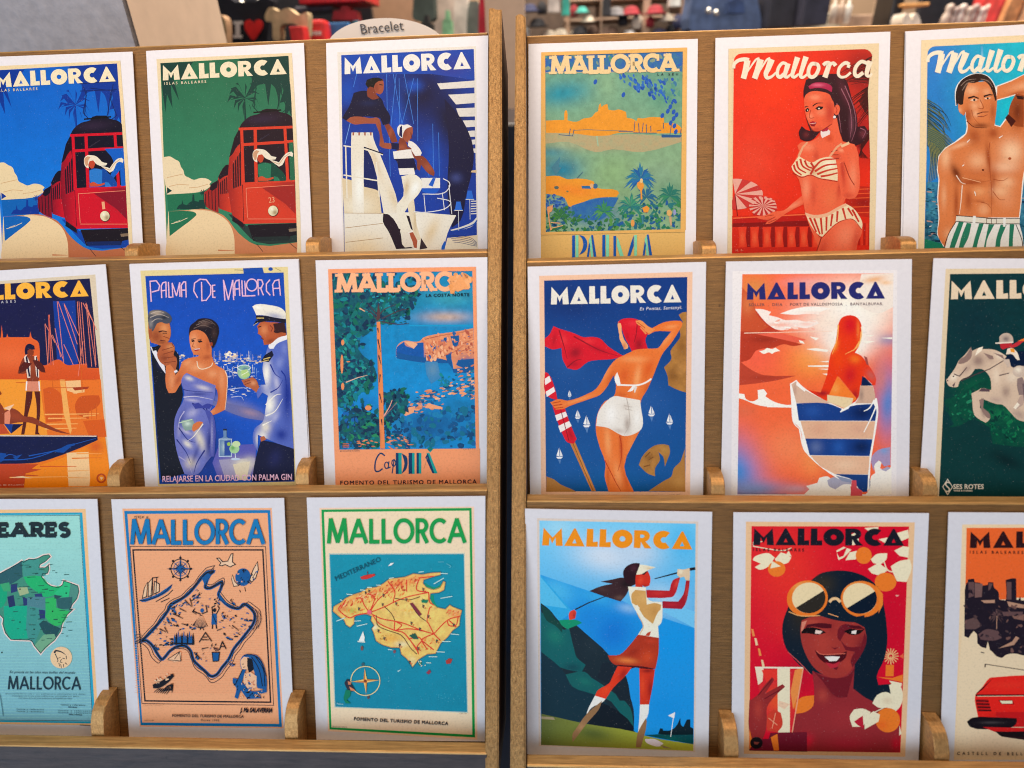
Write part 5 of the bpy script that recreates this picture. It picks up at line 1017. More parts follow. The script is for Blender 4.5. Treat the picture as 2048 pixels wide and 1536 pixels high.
# officer
wh, wb, wd = '#f0eae0', '#5668bc', '#182c8c'
a.p('930 560 1036 520 1062 900 1080 1250 960 1200 850 1150 850 1260 820 1200 830 1110 880 1070 900 980 915 900 880 880 850 920 842 880 870 830 900 830 880 720 900 640', wb, sp=9,
    b=[(905, 760, 44, 140, 0, '#f6f0e6', 1), (925, 960, 60, 110, 8, '#f8f2e6', 1), (880, 1160, 50, 60, 0, '#f4ece0', .9), (990, 690, 40, 60, 20, '#8490d0', .8), (970, 820, 30, 90, -10, '#d0cce0', .7), (1040, 900, 50, 260, 0, wd, .95), (900, 1100, 50, 60, 0, '#e8dcc8', .95), (850, 1180, 20, 60, 0, '#dcd4d8', .9), (1000, 1150, 60, 60, 0, wd, .9), (960, 1040, 30, 60, 30, '#b4b4d8', .8), (1020, 600, 30, 60, 0, '#7c88cc', .7)])
for S, c in (('930 700 960 760 1000 790', wd), ('900 960 960 900 1000 890', '#f4ece0'), ('900 1030 960 1000 1010 920', '#f4ece0'), ('930 880 980 850 1010 800', wd), ('880 1090 940 1060', '#fff4e4'), ('1000 740 1030 800 1030 1000', wd)): a.l(S, 9, c, 2, sm=1)
a.p('870 680 895 640 940 612 952 640 920 685', '#16142c'); a.l('885 668 930 655', 6, '#e0c070'); a.l('880 682 920 672', 5, '#e0c070')
a.p('918 585 930 560 980 530 1036 510 1038 540 970 570 950 600 925 600', '#ece8ec')
a.p('845 455 870 430 930 430 1000 440 1030 490 1032 515 980 530 930 570 890 575 878 530 862 510 850 505 852 480', '#b8582f', b=[(890, 480, 40, 50, 0, '#e08a58', .8), (930, 550, 40, 20, -20, '#7c3018', .7), (990, 480, 40, 50, 0, '#8c4020', .7)])
a.p('950 440 1020 430 1032 500 1000 495 965 500 940 480', '#3a1c1c'); a.e(935, 468, 20, 32, '#b85834', ang=-10); a.l('928 450 945 468 935 490', 4, '#6c2416')
a.l('852 462 872 456', 6, '#2a100c'); a.l('868 530 888 540', 5, '#6c1c14')
a.p('815 330 840 316 920 320 1000 340 1028 370 1028 410 960 400 880 385 840 385 830 360', '#eee6d8', b=[(960, 390, 80, 26, 10, '#8c90b8', .8), (850, 335, 40, 14, 10, '#fff8ec')]); a.p('838 388 900 390 980 405 1028 412 1028 435 940 425 860 420 838 408', '#1c1828'); a.l('842 404 890 404', 6, '#d8b868'); a.p('818 455 838 420 890 415 900 425 850 432', '#1a1420'); a.l('820 452 850 432', 3, '#c8b8a8')
a.p('870 1185 950 1200 1080 1240 1085 1440 810 1450 830 1330 850 1250', '#151436', b=[(960, 1300, 60, 90, 20, '#24265c', .7)]); a.p('865 1165 890 1158 905 1180 870 1195', '#b8623c')
# deco lettering
a.part('title_lettering'); pk = '#e8b8d8'
a.p('130 135 1015 112 1016 113 131 136', '#1648b0')
for S in ('160 165 168 300', '160 168 200 165 222 195 215 225 170 238', '235 275 232 200 242 178 262 172 264 272', '236 228 262 226', '278 172 282 270 300 270', '306 272 302 180 330 262 350 176 352 268', '364 270 360 195 375 172 388 172 392 272', '362 225 390 224',
          '465 275 440 230 445 180 480 155 520 158 550 200 548 250 520 290 492 292 490 172', '580 272 562 270 560 195 578 192', '560 232 578 231', '640 292 630 160 662 285 690 160 696 288', '704 262 702 185 712 165 730 160 735 262', '704 218 732 216', '748 162 752 262 770 262', '768 178 772 262 835 260', '855 258 850 158 875 160 884 185 872 210 852 212', '868 212 886 258',
          '930 258 905 230 905 185 928 158', '952 262 945 190 958 165 985 158 995 260', '948 215 992 212'): a.l(S, 8, pk)
a.ring(812, 192, 34, 38, 8, pk); a.l('764 165 768 178', 6, pk)
a.t('RELAJARSE EN LA CIUDAD CON PALMA GIN', 240, 1452, 1068, 1438, 40, '#f0c0dc', bold=3); a.finish(root)

# card 9: coast with a pine
root, a = make_card(9, 'postcard of a tall pine above a blue cove lettered Cap DHA')
a.p('113 120 1040 105 1066 1560 165 1560', '#f79c6c')
a.p('136 145 1018 130 1040 1245 182 1252', '#0c84b8', sp=9, g=(600, 250, 600, 900, '#0c8cd0'), b=[(880, 300, 260, 100, 0, '#3c9cb0', .9), (850, 420, 220, 50, 0, '#c8a898', .95), (640, 300, 120, 140, 0, '#1c7c98', .8), (900, 700, 260, 100, 0, '#1878b8', .8), (760, 1100, 300, 170, 0, '#145c98', 1), (960, 1000, 160, 140, 0, '#1a74a8', .8), (300, 1150, 200, 130, 0, '#0e5a6c', .95), (240, 500, 160, 400, 0, '#0c5a88', .9), (350, 960, 80, 60, 0, '#1470c0', .8)], n=.2, ns=30)
a.p('620 470 1030 468 1030 480 620 478', '#1a98cc')
# headland
a.p('540 620 560 585 600 568 650 575 690 570 710 550 780 530 850 520 920 510 1024 490 1030 740 960 740 900 745 890 690 800 695 715 690 600 680 540 668', '#f09a6a', b=[(620, 640, 100, 60, 0, '#1a5cb0', 1), (690, 650, 40, 60, 0, '#1c5cac', 1), (980, 700, 70, 60, 0, '#1c5a9c', .9)], n=.5, ns=16, nc='#c87058', sp=8)
a.p('545 610 590 575 600 600 640 615 670 585 712 580 715 690 600 680 540 665', '#1858a8', n=.2, ns=14); a.p('590 572 640 575 675 590 650 620 620 600', '#f4b088')
for S in ('540 640 600 655 715 672 800 678 890 700 895 745 960 742 1028 735 1030 770 900 770 880 710 700 705 545 680', '770 600 790 580 785 660 770 640', '840 550 860 545 855 600 835 570', '880 540 935 535 935 590 900 610', '850 660 885 640 890 740 860 700', '930 690 1028 680 1028 740 960 740 915 720'): a.p(S, '#1a5898')
for S in ('720 560 830 535 1020 505', '900 610 1025 560', '760 690 900 640 960 600', '930 640 1026 610', '720 650 770 640'): a.l(S, 5, '#a84c40', 2, sm=1)
a.scatter('900 560 1028 500 1028 680 920 690', 40, (6, 16), ['#f4a878', '#d87858', '#c86850', '#2a68a0'], asp=.4, ang=-15); a.scatter('720 590 840 560 860 690 730 690', 26, (6, 16), ['#f8b488', '#e88a60', '#d87858'], asp=1.6, ang=0)
a.scatter('700 545 1024 495 1028 680 860 650 720 690', 70, (6, 20), ['#f8b48c', '#f09a6a', '#e07c54', '#f6a478', '#b85a48', '#2a62a0'], asp=.55, ang=70)
a.p('720 700 800 700 820 800 760 840 730 780', '#3c84b8', b=[(770, 750, 50, 60, 0, '#6c94b0', .7)])
# rocks on the right and low shore
a.scatter('1036 790 1036 940 900 900 700 1000 560 1045 620 980 740 880 880 830', 120, (8, 26), ['#f4a070', '#e08860', '#1a64a0', '#2a7a9c', '#1c5488', '#f8b890'], asp=.4, ang=-8)
a.scatter('640 900 720 860 800 880 860 1000 720 1010 580 1040', 40, (6, 18), ['#f09a6a', '#1a5c90', '#d88860'], asp=.4, ang=-8); a.p('590 1035 620 985 660 980 650 1020 600 1040', '#f4a478'); a.p('720 990 740 960 830 985 830 1000', '#f4a478')
a.scatter('560 1050 880 990 1038 980 1038 1240 480 1240', 150, (10, 34), ['#12568c', '#1868a4', '#0f4a78', '#2080b4', '#1a7090', '#14708c'], asp=.7)
a.scatter('800 780 900 800 860 870 810 850', 18, (8, 20), ['#1a8a90', '#1c7a9c'])
a.scatter('900 740 1036 720 1036 900 880 880', 46, (7, 20), ['#f4a070', '#d87c58', '#1a5c90', '#14507c', '#2a7a98', '#f8b890'], asp=.45, ang=-10)
# foliage
gr = ['#0c4a64', '#0f5c64', '#12706c', '#0a3c5c', '#15808a', '#0e6a58', '#0a3450']
for S in ('138 150 300 148 420 200 560 240 640 300 640 360 560 420 470 440 430 430 400 470 370 520 330 545 300 500 250 560 160 560 150 400', '152 560 230 570 300 620 330 660 380 700 415 770 400 830 330 870 280 890 250 960 200 990 170 980', '190 1060 260 1010 340 1010 420 1060 440 1140 430 1220 300 1230 185 1246', '470 900 530 880 600 900 620 960 560 1030 480 1040'): a.p(S, '#0c4a5c', n=.8, ns=14, nc='#0a6a74', sp=8)
a.scatter('138 150 640 145 690 230 670 330 620 420 560 460 440 470 420 460 380 520 330 540 340 620 300 650 380 700 420 780 400 860 300 900 260 980 200 1000 165 900 150 500', 420, (12, 34), gr, asp=.6)
a.scatter('150 560 330 540 300 700 380 760 240 1000 165 900', 90, (10, 26), ['#13808c', '#0f6c6c', '#2a9c90', '#0a3c5c'], asp=.6)
a.scatter('200 1000 330 930 430 1020 520 1040 500 1160 450 1240 185 1248', 170, (10, 30), gr+['#2a8a5c'], asp=.6); a.scatter('460 880 600 870 640 960 560 1060 460 1060', 70, (10, 26), gr, asp=.6)
a.scatter('190 980 300 960 280 1240 185 1250', 30, (8, 20), ['#1c64b0', '#0c74a8'], asp=.6)
a.scatter('440 430 640 410 600 470 460 470', 26, (6, 18), gr, asp=.3, ang=0); a.scatter('300 230 660 250 640 400 460 380', 40, (6, 16), ['#1c98b8', '#2aa0b0', '#0a3450'], asp=.5)
for S in ('425 440 380 390 320 365', '440 400 470 370 540 340', '430 380 432 330', '450 430 560 380 620 370', '450 450 540 465 620 462', '415 400 360 330'): a.l(S, 8, '#4a3c48', 3, sm=1)
a.l('310 365 345 385', 9, '#f4b088', 5)
a.p('418 450 440 450 446 620 458 860 462 1050 470 1245 440 1245 432 1000 425 760 420 560', '#f08a50', b=[(424, 800, 10, 260, 0, '#2a3a50', .8), (430, 1180, 16, 70, 0, '#1c2c40', .9)])
a.p('418 450 440 430 438 380 428 335 418 400', '#5a3c40')
for S in ('426 560 442 640', '430 660 446 720', '440 780 436 830', '436 900 450 960', '448 1060 452 1100', '424 490 430 520'): a.l(S, 9, '#3a2c3c', 3)
a.l('462 1045 500 980 515 940', 8, '#f0a890', 4); a.l('462 1050 545 955', 5, '#8c6c78'); a.l('225 830 300 800 360 785', 7, '#e8b8a0', 3)
for cx, cy, rx, ry in ((200, 715, 9, 60), (205, 580, 10, 18), (205, 855, 10, 22), (365, 990, 20, 16), (240, 700, 12, 4)): a.e(cx, cy, rx, ry, '#f0905c')
a.scatter('300 1190 420 1160 420 1240 310 1240', 14, (6, 18), ['#f09060', '#e07850'], asp=.35, ang=0); a.scatter('480 1180 560 1140 690 1210 660 1245 480 1245', 34, (6, 20), ['#f09060', '#e07850', '#2a4c60'], asp=.35, ang=10)
for y in (1215, 1225, 1235): a.l([(205, y), (245, y)], 5, '#d06848')
a.p('90 105 136 105 136 700 182 1252 165 1252 113 700', '#f79c6c') if False else None
for S in ('113 120 136 120 184 1254 163 1560', '113 120 1040 105 1040 131 136 146', '1018 130 1040 105 1066 1560 1040 1246', '165 1252 1066 1244 1066 1560 165 1560'): a.p(S, '#f79c6c')
a.part('title_lettering').skel('MALLORC', 172, 264, 885, 252, 112, '#fab488', 29, gap=.10, serif=25, sw=18)
a.scatter('890 165 930 140 990 160 1010 190 990 245 890 250 870 200', 40, (14, 34), ['#f4a468', '#f8b078', '#ee9c5c'], asp=.7); a.p('890 250 940 150 1000 246', '#f4a468')
a.t('LA COSTA NORTE', 726, 294, 998, 288, 20, '#0e2a34', bold=3)
nv, tq = '#123a64', '#0f9c98'
a.part('lower_lettering')
a.l('470 1290 440 1275 412 1320 408 1380 430 1388 455 1370', 9, nv, sm=1); a.ring(480, 1350, 12, 20, 7, nv); a.l('495 1325 490 1368 505 1360', 7, nv); a.l('515 1400 528 1310', 7, nv); a.ring(525, 1335, 12, 20, 7, nv)
for S, c in (('538 1272 560 1272 560 1404 538 1404', nv), ('555 1272 575 1272 575 1404 555 1404', tq), ('575 1275 605 1295 612 1340 600 1380 575 1402 592 1340', nv), ('618 1272 640 1272 640 1403 618 1403', nv), ('640 1272 656 1272 656 1403 640 1403', tq), ('668 1272 682 1272 682 1402 668 1402', nv), ('682 1272 698 1272 698 1402 682 1402', tq), ('730 1275 748 1270 800 1400 770 1400', tq), ('722 1300 738 1274 780 1400 768 1400', nv), ('745 1262 765 1240 775 1245 755 1268', tq)): a.p(S, c)
a.l('715 1370 735 1300', 3, '#c88868'); a.e(752, 1248, 16, 12, '#0f7a78')
a.t('FOMENTO DEL TURISMO DE MALLORCA', 190, 1472, 1044, 1464, 27, '#121c30', bold=3); a.t('EDICION CARTEL DE TURISMO', 188, 1264, 312, 1262, 7, '#2a3a4c'); a.t('CARTEL', 960, 1252, 1036, 1250, 7, '#2a3a4c'); a.finish(root)

# card 10: bather in a red scarf
root, a = make_card(10, 'postcard of a bather in a red scarf holding a striped flag pole')
a.p('118 128 1060 104 1045 1475 130 1478', '#efbfa0')
a.p('148 157 1028 135 1015 1455 160 1452', '#0b3a80', g=(580, 200, 560, 1200, '#1c5496'), b=[(700, 900, 360, 260, 0, '#2c5ea4', .7), (300, 650, 200, 200, 30, '#2a5a9c', .6), (580, 1400, 400, 150, 0, '#0c5c9c', .8), (300, 300, 300, 140, 0, '#08306c', .8)], n=.05, ns=50)
a.scatter('200 300 700 300 700 420 250 480', 30, (1.5, 3), ['#2a5aa0', '#3c6ab0'])
ro, r2 = '#b0783c', '#7c4c22'
a.p('975 368 1000 352 1024 350 1020 845 960 825 912 800 905 740 885 690 930 640 925 590 960 540 985 500 980 450 1000 410', ro, b=[(940, 740, 60, 90, 20, r2, .7), (990, 560, 50, 90, 0, r2, .6), (990, 700, 40, 60, 0, '#c88c4c', .7)], n=.3, ns=30)
a.p('162 1360 210 1380 250 1410 330 1445 345 1455 160 1455', ro); a.p('1012 1190 1000 1230 985 1270 945 1310 930 1360 880 1390 790 1450 1016 1455', ro, b=[(980, 1400, 60, 60, 0, '#c8904c', .7)])
a.p('730 1290 750 1240 790 1195 830 1170 880 1162 915 1170 922 1210 905 1260 890 1300 880 1240 850 1210 860 1260 830 1310 830 1360 780 1340', ro, b=[(800, 1240, 40, 40, 0, r2, .6), (890, 1200, 40, 40, 0, '#c8944c', .6)], n=.3, ns=24)
for S in ('770 1240 800 1210', '790 1260 820 1240', '760 1300 800 1290'): a.l(S, 6, r2)
for x, y, s_ in ((305, 855, .7), (355, 985, 1), (410, 1030, 1.3), (243, 1225, 1.2), (808, 965, 1.2), (920, 1015, 1.2)):
    a.p([(x-2*s_, y-34*s_), (x-16*s_, y+6*s_), (x-1*s_, y+10*s_)], '#f4f0ec'); a.p([(x+2*s_, y-28*s_), (x+16*s_, y+8*s_), (x+2*s_, y+10*s_)], '#e4e2e4'); a.p([(x-18*s_, y+12*s_), (x+18*s_, y+12*s_), (x+8*s_, y+22*s_), (x-10*s_, y+22*s_)], '#f0ecec'); a.p([(x-8*s_, y+26*s_), (x+8*s_, y+26*s_), (x+2*s_, y+50*s_)], '#5a80b4')
red, rd2 = '#dc1c2c', '#8c0f24'
a.p('153 515 180 490 205 437 240 452 330 480 390 505 440 503 490 512 540 560 600 600 640 622 560 640 480 645 420 655 350 705 290 695 262 640 255 570 200 580 153 560', red, b=[(340, 600, 50, 60, 60, rd2, .8), (210, 520, 20, 60, 10, rd2, .5), (480, 580, 90, 20, 20, '#b01428', .8), (330, 670, 50, 26, 0, '#a81428', .7), (420, 530, 60, 24, 0, '#f43c40', .6), (270, 520, 30, 50, -20, '#f03c40', .6)])
for S in ('240 460 270 560 290 640', '330 500 480 580 600 620', '290 690 340 650 380 640'): a.l(S, 8, rd2, 2, sm=1)
# flag pole
a.p('300 1140 330 1130 466 1450 440 1452', '#c07838', b=[(390, 1300, 8, 200, -24, '#e8a860', .6)]); a.l('318 1140 450 1450', 4, '#7c4418')
a.p('153 720 170 725 215 820 230 890 190 880 155 850', red); a.p('153 760 180 742 192 775 154 800', '#f4e8e4'); a.p('158 840 208 810 216 838 165 872', '#f4e8e4')
a.p('200 930 275 940 310 1040 348 1130 330 1160 290 1150 265 1110 230 1020', red, b=[(310, 1100, 20, 60, -20, rd2, .6)])
for S in ('215 985 280 962 292 990 226 1020', '235 1050 302 1020 318 1050 248 1090'): a.p(S, '#f4e8e4')
a.l('250 950 300 1140', 5, rd2)
sk, s2, hi = '#ec7634', '#b83c18', '#f8a868'
# body with arms
a.p('640 615 690 590 720 575 810 575 850 570 880 530 930 470 830 470 790 490 760 470 800 455 880 415 940 404 990 405 998 425 980 460 930 540 880 600 855 650 820 740 780 830 745 890 740 960 755 1040 720 1110 640 1300 700 1455 545 1455 520 1360 525 1280 490 1180 466 1080 475 980 520 900 575 870 590 800 575 740 520 830 490 860 440 880 300 930 270 945 220 950 185 905 240 885 290 895 400 860 470 820 540 700 590 640', sk,
    b=[(720, 760, 30, 130, 8, hi, .8), (640, 740, 50, 80, 10, '#d8541f', .7), (790, 700, 40, 100, 20, '#d8541f', .7), (700, 640, 120, 30, 0, hi, .6), (560, 760, 30, 80, 24, s2, .5), (520, 720, 30, 100, 28, hi, .6), (360, 890, 120, 14, -18, hi, .6), (370, 915, 120, 14, -18, s2, .5), (900, 520, 24, 90, 40, hi, .5), (930, 440, 60, 16, -8, hi, .6), (780, 820, 24, 60, 20, s2, .5), (540, 1150, 30, 150, -4, hi, .7), (620, 1180, 14, 160, -2, s2, .85), (680, 1150, 30, 100, 10, '#f08a48', .8), (600, 1350, 30, 120, -10, hi, .6), (650, 1380, 20, 110, -14, s2, .5), (540, 1350, 14, 110, 0, s2, .6), (620, 860, 60, 30, 0, s2, .4)])
a.l('612 1110 625 1180 620 1260 600 1330', 6, s2, 3, sm=1); a.l('520 1260 560 1340 590 1400 620 1450', 6, s2, 3, sm=1)
for S in ('200 910 250 900', '205 925 260 918', '215 942 265 935'): a.l(S, 5, s2)
# head and scarf
a.p('600 430 605 405 620 420 625 470 640 520 665 560 660 575 640 580 625 545 612 515 610 490', '#f4ac74', b=[(640, 560, 20, 30, 0, s2, .6)])
a.p('600 415 625 395 680 388 730 400 770 440 785 480 770 520 785 575 720 580 685 590 675 565 650 520 628 460 620 420', red, b=[(700, 420, 60, 30, 0, '#f03440', .7), (730, 550, 40, 60, 0, rd2, .8), (660, 500, 14, 60, -20, '#b01428', .7)]); a.l('722 400 715 480 700 540', 7, rd2, 3, sm=1)
a.p('710 405 740 400 790 440 830 455 800 485 770 470 745 440 720 425', '#f09050'); a.l('720 412 770 450', 4, s2); a.l('740 445 775 485', 8, '#f09050')
# swimwear
a.p('597 720 610 755 618 795 600 805 585 780 582 750', '#f4eee8'); a.l('600 798 660 800 720 800 770 785 808 760', 10, '#f4eee8', sm=1); a.p('700 800 670 830 660 840 690 835 705 812 718 800', '#f4eee8'); a.p('705 805 720 810 705 850 700 830', '#e4d8d0')
a.p('575 868 640 875 738 892 745 950 756 1030 745 1070 700 1100 640 1112 590 1090 540 1062 468 1050 480 970 515 915', '#ece2d8', b=[(560, 980, 50, 90, 0, '#fbf6f0', .9), (660, 1040, 30, 80, 0, '#a89488', .8), (720, 1000, 30, 80, 0, '#f8f2ec', .8), (610, 1080, 60, 24, 10, '#b8a498', .6), (650, 930, 40, 30, 0, '#c8b8ac', .6)])
for S in ('640 925 690 935', '645 945 690 955', '655 880 670 960 672 1040 640 1105'): a.l(S, 5, '#b8a89c', 2, sm=1)
a.part('title_lettering').fat('MALLORCA', 190, 304, 992, 290, 108, '#e9e0d4'); a.t('Es Pontas, Santanyi.', 736, 340, 994, 330, 20, '#d8d4dc', slant=.25, bold=1); a.t('CARTEL 1950', 915, 1478, 980, 1477, 7, '#8a6a5a'); a.finish(root)

# card 11: sunset, woman in a striped towel
root, a = make_card(11, 'postcard of a woman wrapped in a striped towel facing an orange sunset')
a.p('108 100 1120 92 1115 1490 100 1490', '#e8dfe0')
a.p('168 118 1097 112 1092 465 1080 1300 1078 1470 138 1472 150 700', '#f2663c', sp=9, b=[(250, 200, 160, 120, 20, '#d88848', .9), (550, 170, 220, 60, 0, '#e89090', .8), (850, 330, 340, 260, 0, '#fbe8d8', 1), (820, 560, 160, 120, 0, '#fff4e0', 1), (600, 640, 260, 180, 0, '#f89c44', .8), (250, 620, 260, 220, 0, '#f4604a', .8), (1060, 520, 120, 60, 0, '#7c5c94', .9), (1060, 900, 110, 330, 0, '#5c80c4', 1), (1020, 760, 60, 160, 0, '#d07a78', .8), (140, 1330, 220, 320, -20, '#4a84cc', 1), (250, 1440, 300, 80, 0, '#7c94c8', .9), (450, 1180, 240, 200, 0, '#f68a5c', .7), (600, 1260, 120, 160, 0, '#f89050', .8), (180, 960, 120, 60, 0, '#d86a4c', .6), (500, 1440, 140, 40, 0, '#c8a0b0', .8), (860, 340, 420, 240, 0, '#fdeee0', .95), (800, 520, 240, 170, 0, '#fff6e8', 1), (830, 450, 200, 200, 0, '#fff8ee', 1), (700, 420, 260, 90, 0, '#fbe0d0', .8)], n=.06, ns=40)
a.p('900 118 1097 112 1094 320 1000 360 860 300 880 200', '#eedfd4', b=[(980, 150, 110, 30, -10, '#e8a870', .9), (1050, 170, 60, 20, 0, '#f0b880', .8)])
for S, c, q in (('240 330 300 335 345 350 330 370 390 385 430 400 500 398 560 410 620 402 640 420 560 450 480 440 420 462 360 452 300 420', '#f8e4dc', '#f3a894'), ('400 360 470 335 560 318 640 318 720 330 650 350 640 365 560 362 500 368', '#fbeee6', '#f6c8b4')):
    a.p(S, c, b=[(400, 430, 120, 22, 0, q, .9), (560, 425, 60, 12, 0, q, .7), (600, 355, 120, 12, 0, q, .6)])
a.scatter('300 400 640 400 640 460 360 460', 16, (8, 26), ['#fbeee6', '#f6cfc0', '#f2a08c'], asp=.3, ang=-4)
a.p('168 300 240 330 290 390 330 430 400 468 420 470 160 500 160 420', '#c0402c'); a.p('168 200 235 280 260 370 330 440 200 520 158 560', '#c85030', b=[(200, 300, 60, 100, 0, '#d87848', .8)])
a.p('158 470 260 475 330 500 420 520 540 550 480 560 420 548 360 570 300 575 250 590 215 640 155 660', '#b83c28', b=[(300, 520, 120, 30, 0, '#8c2c20', .7)]); a.p('155 655 200 690 250 720 300 738 500 742 380 770 250 790 150 800', '#bc4430', b=[(300, 755, 160, 20, 0, '#a03424', .6)])
a.p('250 485 420 482 560 520 500 540 420 520', '#e8604a'); a.l('180 480 720 468', 5, '#f8d0b8', 3)
for S in ('270 590 300 585 320 572 350 578 372 570 400 590 370 596 352 608 330 598 300 608', '515 522 540 530 552 546 524 540', '580 500 640 510 620 525', '560 578 620 572 700 583 690 596 610 588', '570 680 700 676 700 690 575 686', '640 655 700 650 700 660', '660 730 700 728 690 740', '630 700 700 698 690 706', '900 525 985 530 930 545', '1020 510 1090 505 1088 518', '910 495 980 492 960 500'): a.p(S, '#fdf0e2')
a.p('145 850 180 855 190 885 230 900 265 885 262 830 300 825 320 850 310 870 370 905 430 920 470 925 470 935 300 930 240 915 180 890 145 880', '#fdf2e8'); a.p('470 920 400 925 300 890 320 935 470 938', '#fdf2e8')
# woman
a.p('760 420 780 385 830 370 875 385 900 430 902 500 885 560 860 600 900 620 930 660 960 700 990 760 985 800 960 800 920 740 905 760 890 860 850 915 830 920 870 880 760 745 690 890 660 890 575 830 650 845 690 730 710 610 740 540', '#e83a1c', sp=9, b=[(830, 430, 70, 90, 0, '#d01828', .9), (760, 640, 60, 90, 0, '#f04818', .7), (860, 640, 50, 40, 0, '#fa7828', .8), (830, 740, 60, 90, 10, '#c81c28', .8), (660, 850, 60, 26, 0, '#981c28', .9), (860, 860, 40, 50, 0, '#a01c28', .8), (740, 560, 24, 60, 20, '#f88830', .9), (960, 740, 40, 60, -40, '#c06058', .8), (880, 460, 14, 90, 0, '#ff9040', .6)])
for S in ('758 430 750 520 720 610', '900 470 880 560 800 610', '890 530 850 590'): a.l(S, 9, '#ffb060', 3, sm=1)
a.l('900 440 904 500 880 590 905 600', 7, '#ffe8c8', 3, sm=1); a.p('915 620 935 630 945 680 930 670', '#9c4c48')
a.p('752 745 870 885 850 900 835 880 700 860', '#f47c30', b=[(740, 820, 40, 50, 0, '#f89848')]); a.p('690 860 850 880 840 920 800 945 690 900', '#e8cca0')
# towel
na, pe, wt = '#1f3f84', '#e2b090', '#f8efe8'
a.p('465 790 500 768 520 790 560 825 680 895 790 945 860 905 895 840 905 745 940 770 970 805 985 880 1000 960 985 1080 960 1230 950 1440 900 1460 700 1340 580 1240 545 1190 525 1070 480 1020 472 900', wt)
a.p('470 795 500 775 540 820 600 855 680 895 710 912 500 910', '#d8b098', b=[(490, 830, 16, 60, 0, '#b89080', .8)]); a.p('893 800 970 806 985 880 970 912 860 912 880 880', '#d0a890', b=[(900, 860, 20, 60, 0, '#8c7068', .7)])
a.p('905 745 925 755 970 803 898 803', '#16264c')
a.p('500 912 690 912 780 945 770 965 830 930 975 915 992 950 985 1020 515 1018', na, b=[(900, 970, 120, 80, 0, '#152450', .9), (600, 960, 80, 60, 0, '#2c56a4', .7)]); a.p('525 1020 985 1022 970 1130 555 1128', pe, b=[(640, 1070, 90, 70, 0, '#d89c80', .7), (880, 1070, 90, 60, 0, '#d49c84', .6)])
a.p('555 1128 968 1132 950 1236 582 1230', na, b=[(620, 1180, 60, 60, 0, '#5c6c9c', .9), (760, 1180, 60, 70, 10, '#2c5cac', .7), (900, 1180, 90, 70, 0, '#14244c', .9)]); a.p('582 1232 950 1238 945 1348 735 1346 650 1300', pe, b=[(800, 1290, 120, 50, 0, '#ecc4a4', .7)])
a.p('735 1346 945 1350 935 1455 905 1455 840 1380 780 1360', '#22407c'); a.p('950 1366 966 1455 950 1455', '#22407c')
for S in ('990 880 1000 960 985 1080 965 1200 945 1340 940 1455', '980 890 950 940 915 960', '990 930 960 1000 915 1090', '465 790 472 900 480 1020 520 1070', '770 965 800 945 860 905', '520 1070 545 1190 600 1250'): a.l(S, 9, wt, 5, sm=1)
a.p('500 775 520 795 560 828 550 840 500 800', wt); a.p('780 960 830 930 820 945 770 968', wt)
# clouds at the foot
a.p('480 1470 530 1480 580 1440 560 1420 630 1400 640 1370 690 1360 720 1380 760 1400 830 1400 840 1490 470 1492', '#efe6dc'); a.p('690 1385 730 1365 770 1380 830 1385 840 1410 790 1410 740 1440 700 1420', '#a8a4b8'); a.p('740 1355 840 1380 838 1400 780 1390', '#8c94b0')
a.p('960 1360 985 1340 975 1290 1000 1262 1025 1270 1015 1310 1050 1330 1085 1300 1085 1470 905 1492 950 1440', '#efe6dc'); a.p('1020 1320 1060 1300 1080 1310 1050 1330', '#a8a0b8'); a.p('960 1250 1000 1200 1078 1180 1078 1290 1040 1300 1010 1260 980 1290 975 1330', '#a890b4', b=[(1040, 1200, 40, 40, 0, '#8098c8')])
a.p('840 1385 868 1385 872 1430 905 1450 905 1492 832 1492', '#d4505c')
a.part('title_lettering').fat('MALLORCA', 196, 274, 1045, 268, 104, '#2a2c6c'); a.t('SOLLER  .  DEIA  .  PORT DE VALLDEMOSSA  .  BANYALBUFAR', 208, 314, 1028, 308, 18, '#6c4c50', bold=1); a.t('SERRA DE TRAMUNTANA / COSTA NORD', 145, 1468, 440, 1472, 9, '#6a7894'); a.finish(root)

# card 12: rider on a white horse
root, a = make_card(12, 'postcard of a jockey on a leaping white horse over dark green')
a.p('250 85 1320 78 1300 1560 175 1560 205 900', '#d8c0a0')
a.p('277 117 1270 108 1250 1560 205 1560 236 900', '#0a3438', g=(500, 200, 500, 1300, '#163a3c'), b=[(420, 420, 260, 260, 0, '#063038', .8), (420, 800, 200, 90, -20, '#12543c', .9), (600, 1000, 160, 80, 0, '#1a6a44', .9), (300, 1300, 260, 200, 0, '#1a3a38', .9)], n=.15, ns=30)
a.p('240 890 300 870 360 840 520 760 640 780 1250 820 1250 1560 210 1560 230 1080 300 1040 260 960', '#14503c', n=.5, ns=22, nc='#0f3434', sp=9, b=[(600, 980, 160, 60, 0, '#1f7a4c', .8), (600, 1300, 200, 160, 20, '#122c2c', 1), (300, 1300, 160, 300, 0, '#1a3a3a', 1)])
a.scatter('235 880 420 830 520 900 480 1060 330 1050 250 980', 60, (6, 20), ['#1c6c4c', '#0f4438', '#2a805c', '#123c38'], asp=.5); a.scatter('520 960 740 1000 740 1120 600 1180 530 1100', 60, (8, 22), ['#176044', '#124a3c', '#1c7048', '#103a34'], asp=.5)
a.p('230 1060 330 1050 420 1010 520 1060 540 1160 740 1180 1255 1150 1250 1560 206 1560', '#173838', n=.1, b=[(620, 1260, 160, 60, 25, '#10282a', .9)])
ho, h2, h3, hl = '#d2b49c', '#8c7068', '#5c464c', '#eeddc8'
